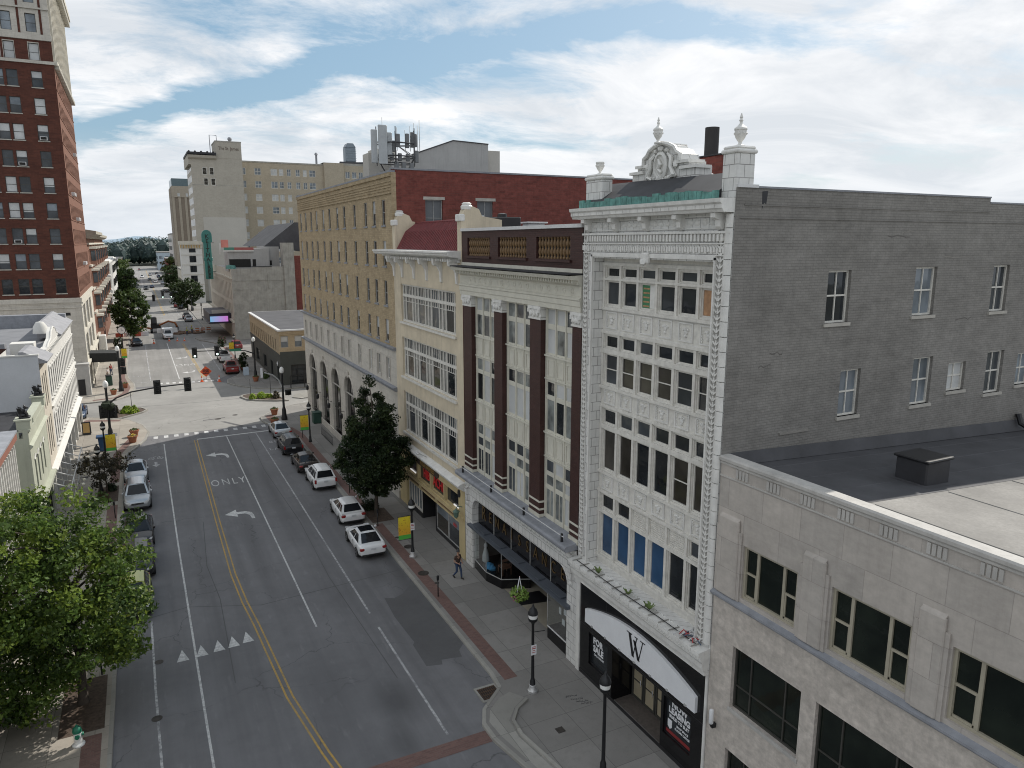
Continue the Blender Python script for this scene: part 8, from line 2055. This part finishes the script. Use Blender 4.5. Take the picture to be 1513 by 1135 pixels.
p = MB(); p.prism([(6.5, 180.2, 1.3), (7.2, 180.2, 1.3), (7.1, 180.2, .5), (6.6, 180.2, .6)], (0, .8, 0)); p.build('bucket', m_trim, EX)
p = MB(); rr = random.Random(9)
for k in range(34): p.ico((rr.uniform(5.5, 12), rr.uniform(176.5, 181), rr.uniform(.0, .15)), rr.uniform(.35, .9), 1, 0, .3, (1.3, 1, .45), rr, False)
tag(p.build('spoil_heap', plain('dug_earth', (.14, .085, .055), .95, var=.5, scale=3)), 'low heap of brown spoil across the dug up road', 'spoil heap')
for k, (x, y) in enumerate(((10.8, 177), (12.0, 177.4), (13.2, 177.8))):
    bt = empty('road_barrier', (x, y, 0), ['striped road barrier nearest the spoil heap, left of three', 'striped road barrier, middle of three near the marquee', 'striped road barrier closest to the theatre marquee'][k], 'barrier', 'striped barriers at the road works')
    p = MB()
    for z in (.55, .95): p.box(x-.5, x+.5, y-.03, y+.03, z, z+.22)
    p.build('board', plain('barrier_orange', (.55, .2, .1), .6), bt); p = MB(); p.box(x-.5, x-.44, y-.25, y+.25, 0, 1.2); p.box(x+.44, x+.5, y-.25, y+.25, 0, 1.2); p.build('leg', m_gwhite, bt)
for k, (x, y) in enumerate(((-4.6, 176), (-3.0, 176.6), (-1.2, 177), (.3, 177.4))):
    bt = empty('water_barrier', (x, y, 0), ['orange plastic barrier under the rounded tree, far left of the line', 'white plastic barrier second from the left under the rounded tree', 'orange plastic barrier right of the white one under the rounded tree', 'white plastic barrier nearest the excavator'][k], 'barrier', 'plastic barriers at the road works')
    p = MB(); p.prism([(x-.75, y-.3, 0), (x-.75, y+.3, 0), (x-.75, y+.12, .95), (x-.75, y-.12, .95)], (1.45, 0, 0)); p.build('barrier_body', plain('barrier_red', (.55, .09, .05), .5) if k % 2 == 0 else m_gwhite, bt)

# ------------------------------------------------------------------ people
m_skin = plain('skin', (.42, .24, .17), .55, var=.06, obj=True); m_hair = plain('dark_hair', (.03, .022, .018), .8)
def skinned(name, verts, edges, mat, parent, sub=2):
    me = bpy.data.meshes.new(name); me.from_pydata([v[0] for v in verts], edges, [])
    o = bpy.data.objects.new(name, me); COL.objects.link(o)
    o.modifiers.new('skin', 'SKIN'); sm = o.modifiers.new('sub', 'SUBSURF'); sm.levels = sm.render_levels = sub
    me.skin_vertices.new() if not me.skin_vertices else None
    for i, v in enumerate(verts):
        sv_ = me.skin_vertices[0].data[i]; sv_.radius = (v[1], v[2] if len(v) > 2 else v[1]); sv_.use_root = (i == 0)
    dg = bpy.context.evaluated_depsgraph_get(); dg.update()
    m2 = bpy.data.meshes.new_from_object(o.evaluated_get(dg)); m2.name = name
    bpy.data.objects.remove(o); m2.materials.clear(); m2.materials.append(mat)
    for q in m2.polygons: q.use_smooth = True; q.material_index = 0
    return m2
def person(x, y, z, ang, label, shirt, trousers, shoes, hair=None, hat=None, vest=None, H=1.76, stride=.22, hold=True):
    t = empty('person', (0, 0, 0), label, 'person', 'people on foot'); k = H/1.76
    # faces +Y; left is -X
    J = {'pel': (0, 0, .95), 'wst': (0, 0, 1.08), 'chs': (0, .0, 1.30), 'nck0': (0, 0, 1.46), 'nck': (0, .02, 1.53),
         'shl': (-.18, 0, 1.41), 'shr': (.18, 0, 1.41), 'ell': (-.26, -.03, 1.13), 'elr': (.25, -.05, 1.13),
         'wrl': (-.14, .20, 1.05) if hold else (-.27, .06, .88), 'wrr': (.13, .20, 1.03) if hold else (.27, .06, .88),
         'hpl': (-.095, 0, .90), 'hpr': (.095, 0, .90), 'knl': (-.10, stride*.75, .50), 'knr': (.10, .02, .48),
         'anl': (-.10, stride*.9, .09), 'anr': (.10, -stride*1.3, .14), 'tol': (-.11, stride*.9+.17, .035), 'tor': (.11, -stride*1.3+.15, .04)}
    J = {a: tuple(q*k for q in v) for a, v in J.items()}
    def chain(spec, edges):
        idx = {s_[0]: i for i, s_ in enumerate(spec)}
        return [(J[s_[0]],)+tuple(q*k for q in s_[1:]) for s_ in spec], [(idx[a], idx[b_]) for a, b_ in edges]
    JH = {'h0': (0, .02, 1.56), 'h1': (0, .025, 1.62), 'h2': (0, .02, 1.69), 'h3': (0, .01, 1.735)}
    J.update({a: tuple(q*k for q in v) for a, v in JH.items()})
    spec = [('pel', .14, .10), ('wst', .13, .095), ('chs', .16, .105), ('nck0', .07, .065), ('nck', .055), ('h0', .055, .065), ('h1', .072, .088), ('h2', .076, .092), ('h3', .05, .06),
            ('shl', .06), ('shr', .06), ('ell', .042), ('elr', .042), ('wrl', .028), ('wrr', .028), ('hpl', .085), ('hpr', .085), ('knl', .056), ('knr', .056), ('anl', .036), ('anr', .036)]
    ed = [('pel', 'wst'), ('wst', 'chs'), ('chs', 'nck0'), ('nck0', 'nck'), ('nck', 'h0'), ('h0', 'h1'), ('h1', 'h2'), ('h2', 'h3'), ('chs', 'shl'), ('chs', 'shr'), ('shl', 'ell'), ('shr', 'elr'), ('ell', 'wrl'), ('elr', 'wrr'), ('pel', 'hpl'), ('pel', 'hpr'), ('hpl', 'knl'), ('hpr', 'knr'), ('knl', 'anl'), ('knr', 'anr')]
    me = skinned('body', *chain(spec, ed), m_skin, t)
    # hands: palm and five tapering fingers; face: nose, ears, brow - joined into the body mesh
    p = MB()
    for w, e, sx in (('wrl', 'ell', -1), ('wrr', 'elr', 1)):
        a = Vector(J[w]); d_ = (a-Vector(J[e])).normalized(); side = d_.cross(Vector((0, 0, 1))).normalized(); nn_ = side.cross(d_)
        p.tube([a-d_*.02, a+d_*.03, a+d_*.085], [.026, .036, .034], 8)
        for f in range(4):
            q = a+d_*.075+side*(.027-.018*f); Lf = (.055, .07, .065, .05)[f]
            p.tube([q, q+d_*Lf*.5-nn_*.006, q+d_*Lf*.85-nn_*.03], [.0095, .009, .006], 6)
        q = a+d_*.025+side*.03*(1 if sx > 0 else -1); p.tube([q, q+d_*.03+side*.025*(1 if sx > 0 else -1), q+d_*.06+side*.028*(1 if sx > 0 else -1)-nn_*.015], [.012, .011, .007], 6)
    hd = Vector(J['h1'])
    p.tube([hd+Vector((0, .082, .035)), hd+Vector((0, .106, -.005)), hd+Vector((0, .088, -.015))], [.008, .014, .012], 6)
    for sx in (-1, 1): p.ico(hd+Vector((sx*.077, -.005, .0)), .022, 1, 0, 0, (.4, .8, 1.3)); p.ico(hd+Vector((sx*.03, .078, .022)), .012, 1, 0, 0, (1.2, .5, .8))
    p.tube([hd+Vector((-.025, .083, -.045)), hd+Vector((0, .09, -.045)), hd+Vector((.025, .083, -.045))], .006, 5)
    fa = p.build('face', m_skin, None, local=True); bm = bmesh.new(); bm.from_mesh(me); bm.from_mesh(fa.data); bm.to_mesh(me); bm.free(); bpy.data.objects.remove(fa)
    obj_from_mesh('body', me, t)
    sp2 = [('pel', .145, .108), ('wst', .142, .107), ('chs', .172, .118), ('nck0', .078, .072), ('shl', .07), ('shr', .07)]; e2 = [('pel', 'wst'), ('wst', 'chs'), ('chs', 'nck0'), ('chs', 'shl'), ('chs', 'shr')]
    J['sll'] = tuple(a+(b_-a)*.7 for a, b_ in zip(J['shl'], J['ell'])); J['slr'] = tuple(a+(b_-a)*.7 for a, b_ in zip(J['shr'], J['elr']))
    sp2 += [('sll', .058), ('slr', .058)]; e2 += [('shl', 'sll'), ('shr', 'slr')]
    obj_from_mesh('shirt', skinned('shirt', *chain(sp2, e2), shirt, t), t)
    if vest: 
        sp3 = [('pel', .15, .115), ('wst', .152, .116), ('chs', .18, .128), ('shl', .074), ('shr', .074)]; obj_from_mesh('vest', skinned('vest', *chain(sp3, [('pel', 'wst'), ('wst', 'chs'), ('chs', 'shl'), ('chs', 'shr')]), vest, t), t)
    sp4 = [('pel', .15, .112), ('hpl', .094), ('hpr', .094), ('knl', .066), ('knr', .066), ('anl', .052), ('anr', .052)]
    obj_from_mesh('trousers', skinned('trousers', *chain(sp4, [('pel', 'hpl'), ('pel', 'hpr'), ('hpl', 'knl'), ('hpr', 'knr'), ('knl', 'anl'), ('knr', 'anr')]), trousers, t), t)
    for a, b_ in (('anl', 'tol'), ('anr', 'tor')):
        p = MB(); A, T_ = Vector(J[a]), Vector(J[b_]); p.tube([A+Vector((0, -.05, -.04)), A+Vector((0, .0, -.035)), T_+Vector((0, -.05, .01)), T_], [.04, .05, .045, .028], 8); p.build('shoe', shoes, t, local=True)
    p = MB(); hc = Vector(J['h2']); p.ico(hc+Vector((0, -.015, .012)), .098, 2, 0, .03, (.88, 1.02, .8), rw); p.build('hair', hair or m_hair, t, local=True)
    if hat: p = MB(); p.lathe([(.13, .02), (.125, .04), (.095, .045), (.09, .11), (.06, .14), (.01, .15)], hc, 12); p.build('hat', hat, t, local=True)
    t.location = (x, y, z); t.rotation_euler = (0, 0, ang); return t
m_jean = plain('blue_denim', (.035, .06, .12), .8); m_shoe = plain('dark_shoe', (.03, .025, .022), .6); m_hv = plain('lime_vest', (.35, .55, .06), .6)
person(15.62, 38.0, .14, PI+.35, 'man in a dark brown T-shirt, jeans and cap walking towards the camera past the shops', plain('brown_shirt', (.075, .045, .035), .85), m_jean, m_shoe, None, plain('dark_cap', (.06, .06, .065), .8), H=1.8)
person(8.5, 173.5, .02, PI, 'road worker in a lime vest standing left beside the spoil heap', plain('pale_shirt', (.5, .5, .45), .8), m_jean, m_shoe, None, plain('hard_hat', (.6, .55, .1), .4), m_hv, stride=.03, hold=False)
person(9.7, 177.0, .02, 2.4, 'road worker in a lime vest standing right of the other and farther off', plain('pale_shirt', (.5, .5, .45), .8), m_jean, m_shoe, None, plain('hard_hat', (.6, .55, .1), .4), m_hv, stride=.03, hold=False)
person(-5.2, 121.5, .14, 1.2, 'person in white clothes by the dark awning on the far left pavement', m_gwhite, plain('pale_trousers', (.45, .42, .38), .8), m_shoe, stride=.1, hold=False)
person(-4.9, 125.2, .14, -2.4, 'person in a red top on the far left pavement behind the one in white', plain('red_top', (.3, .03, .03), .8), m_jean, m_shoe, stride=.1, hold=False)
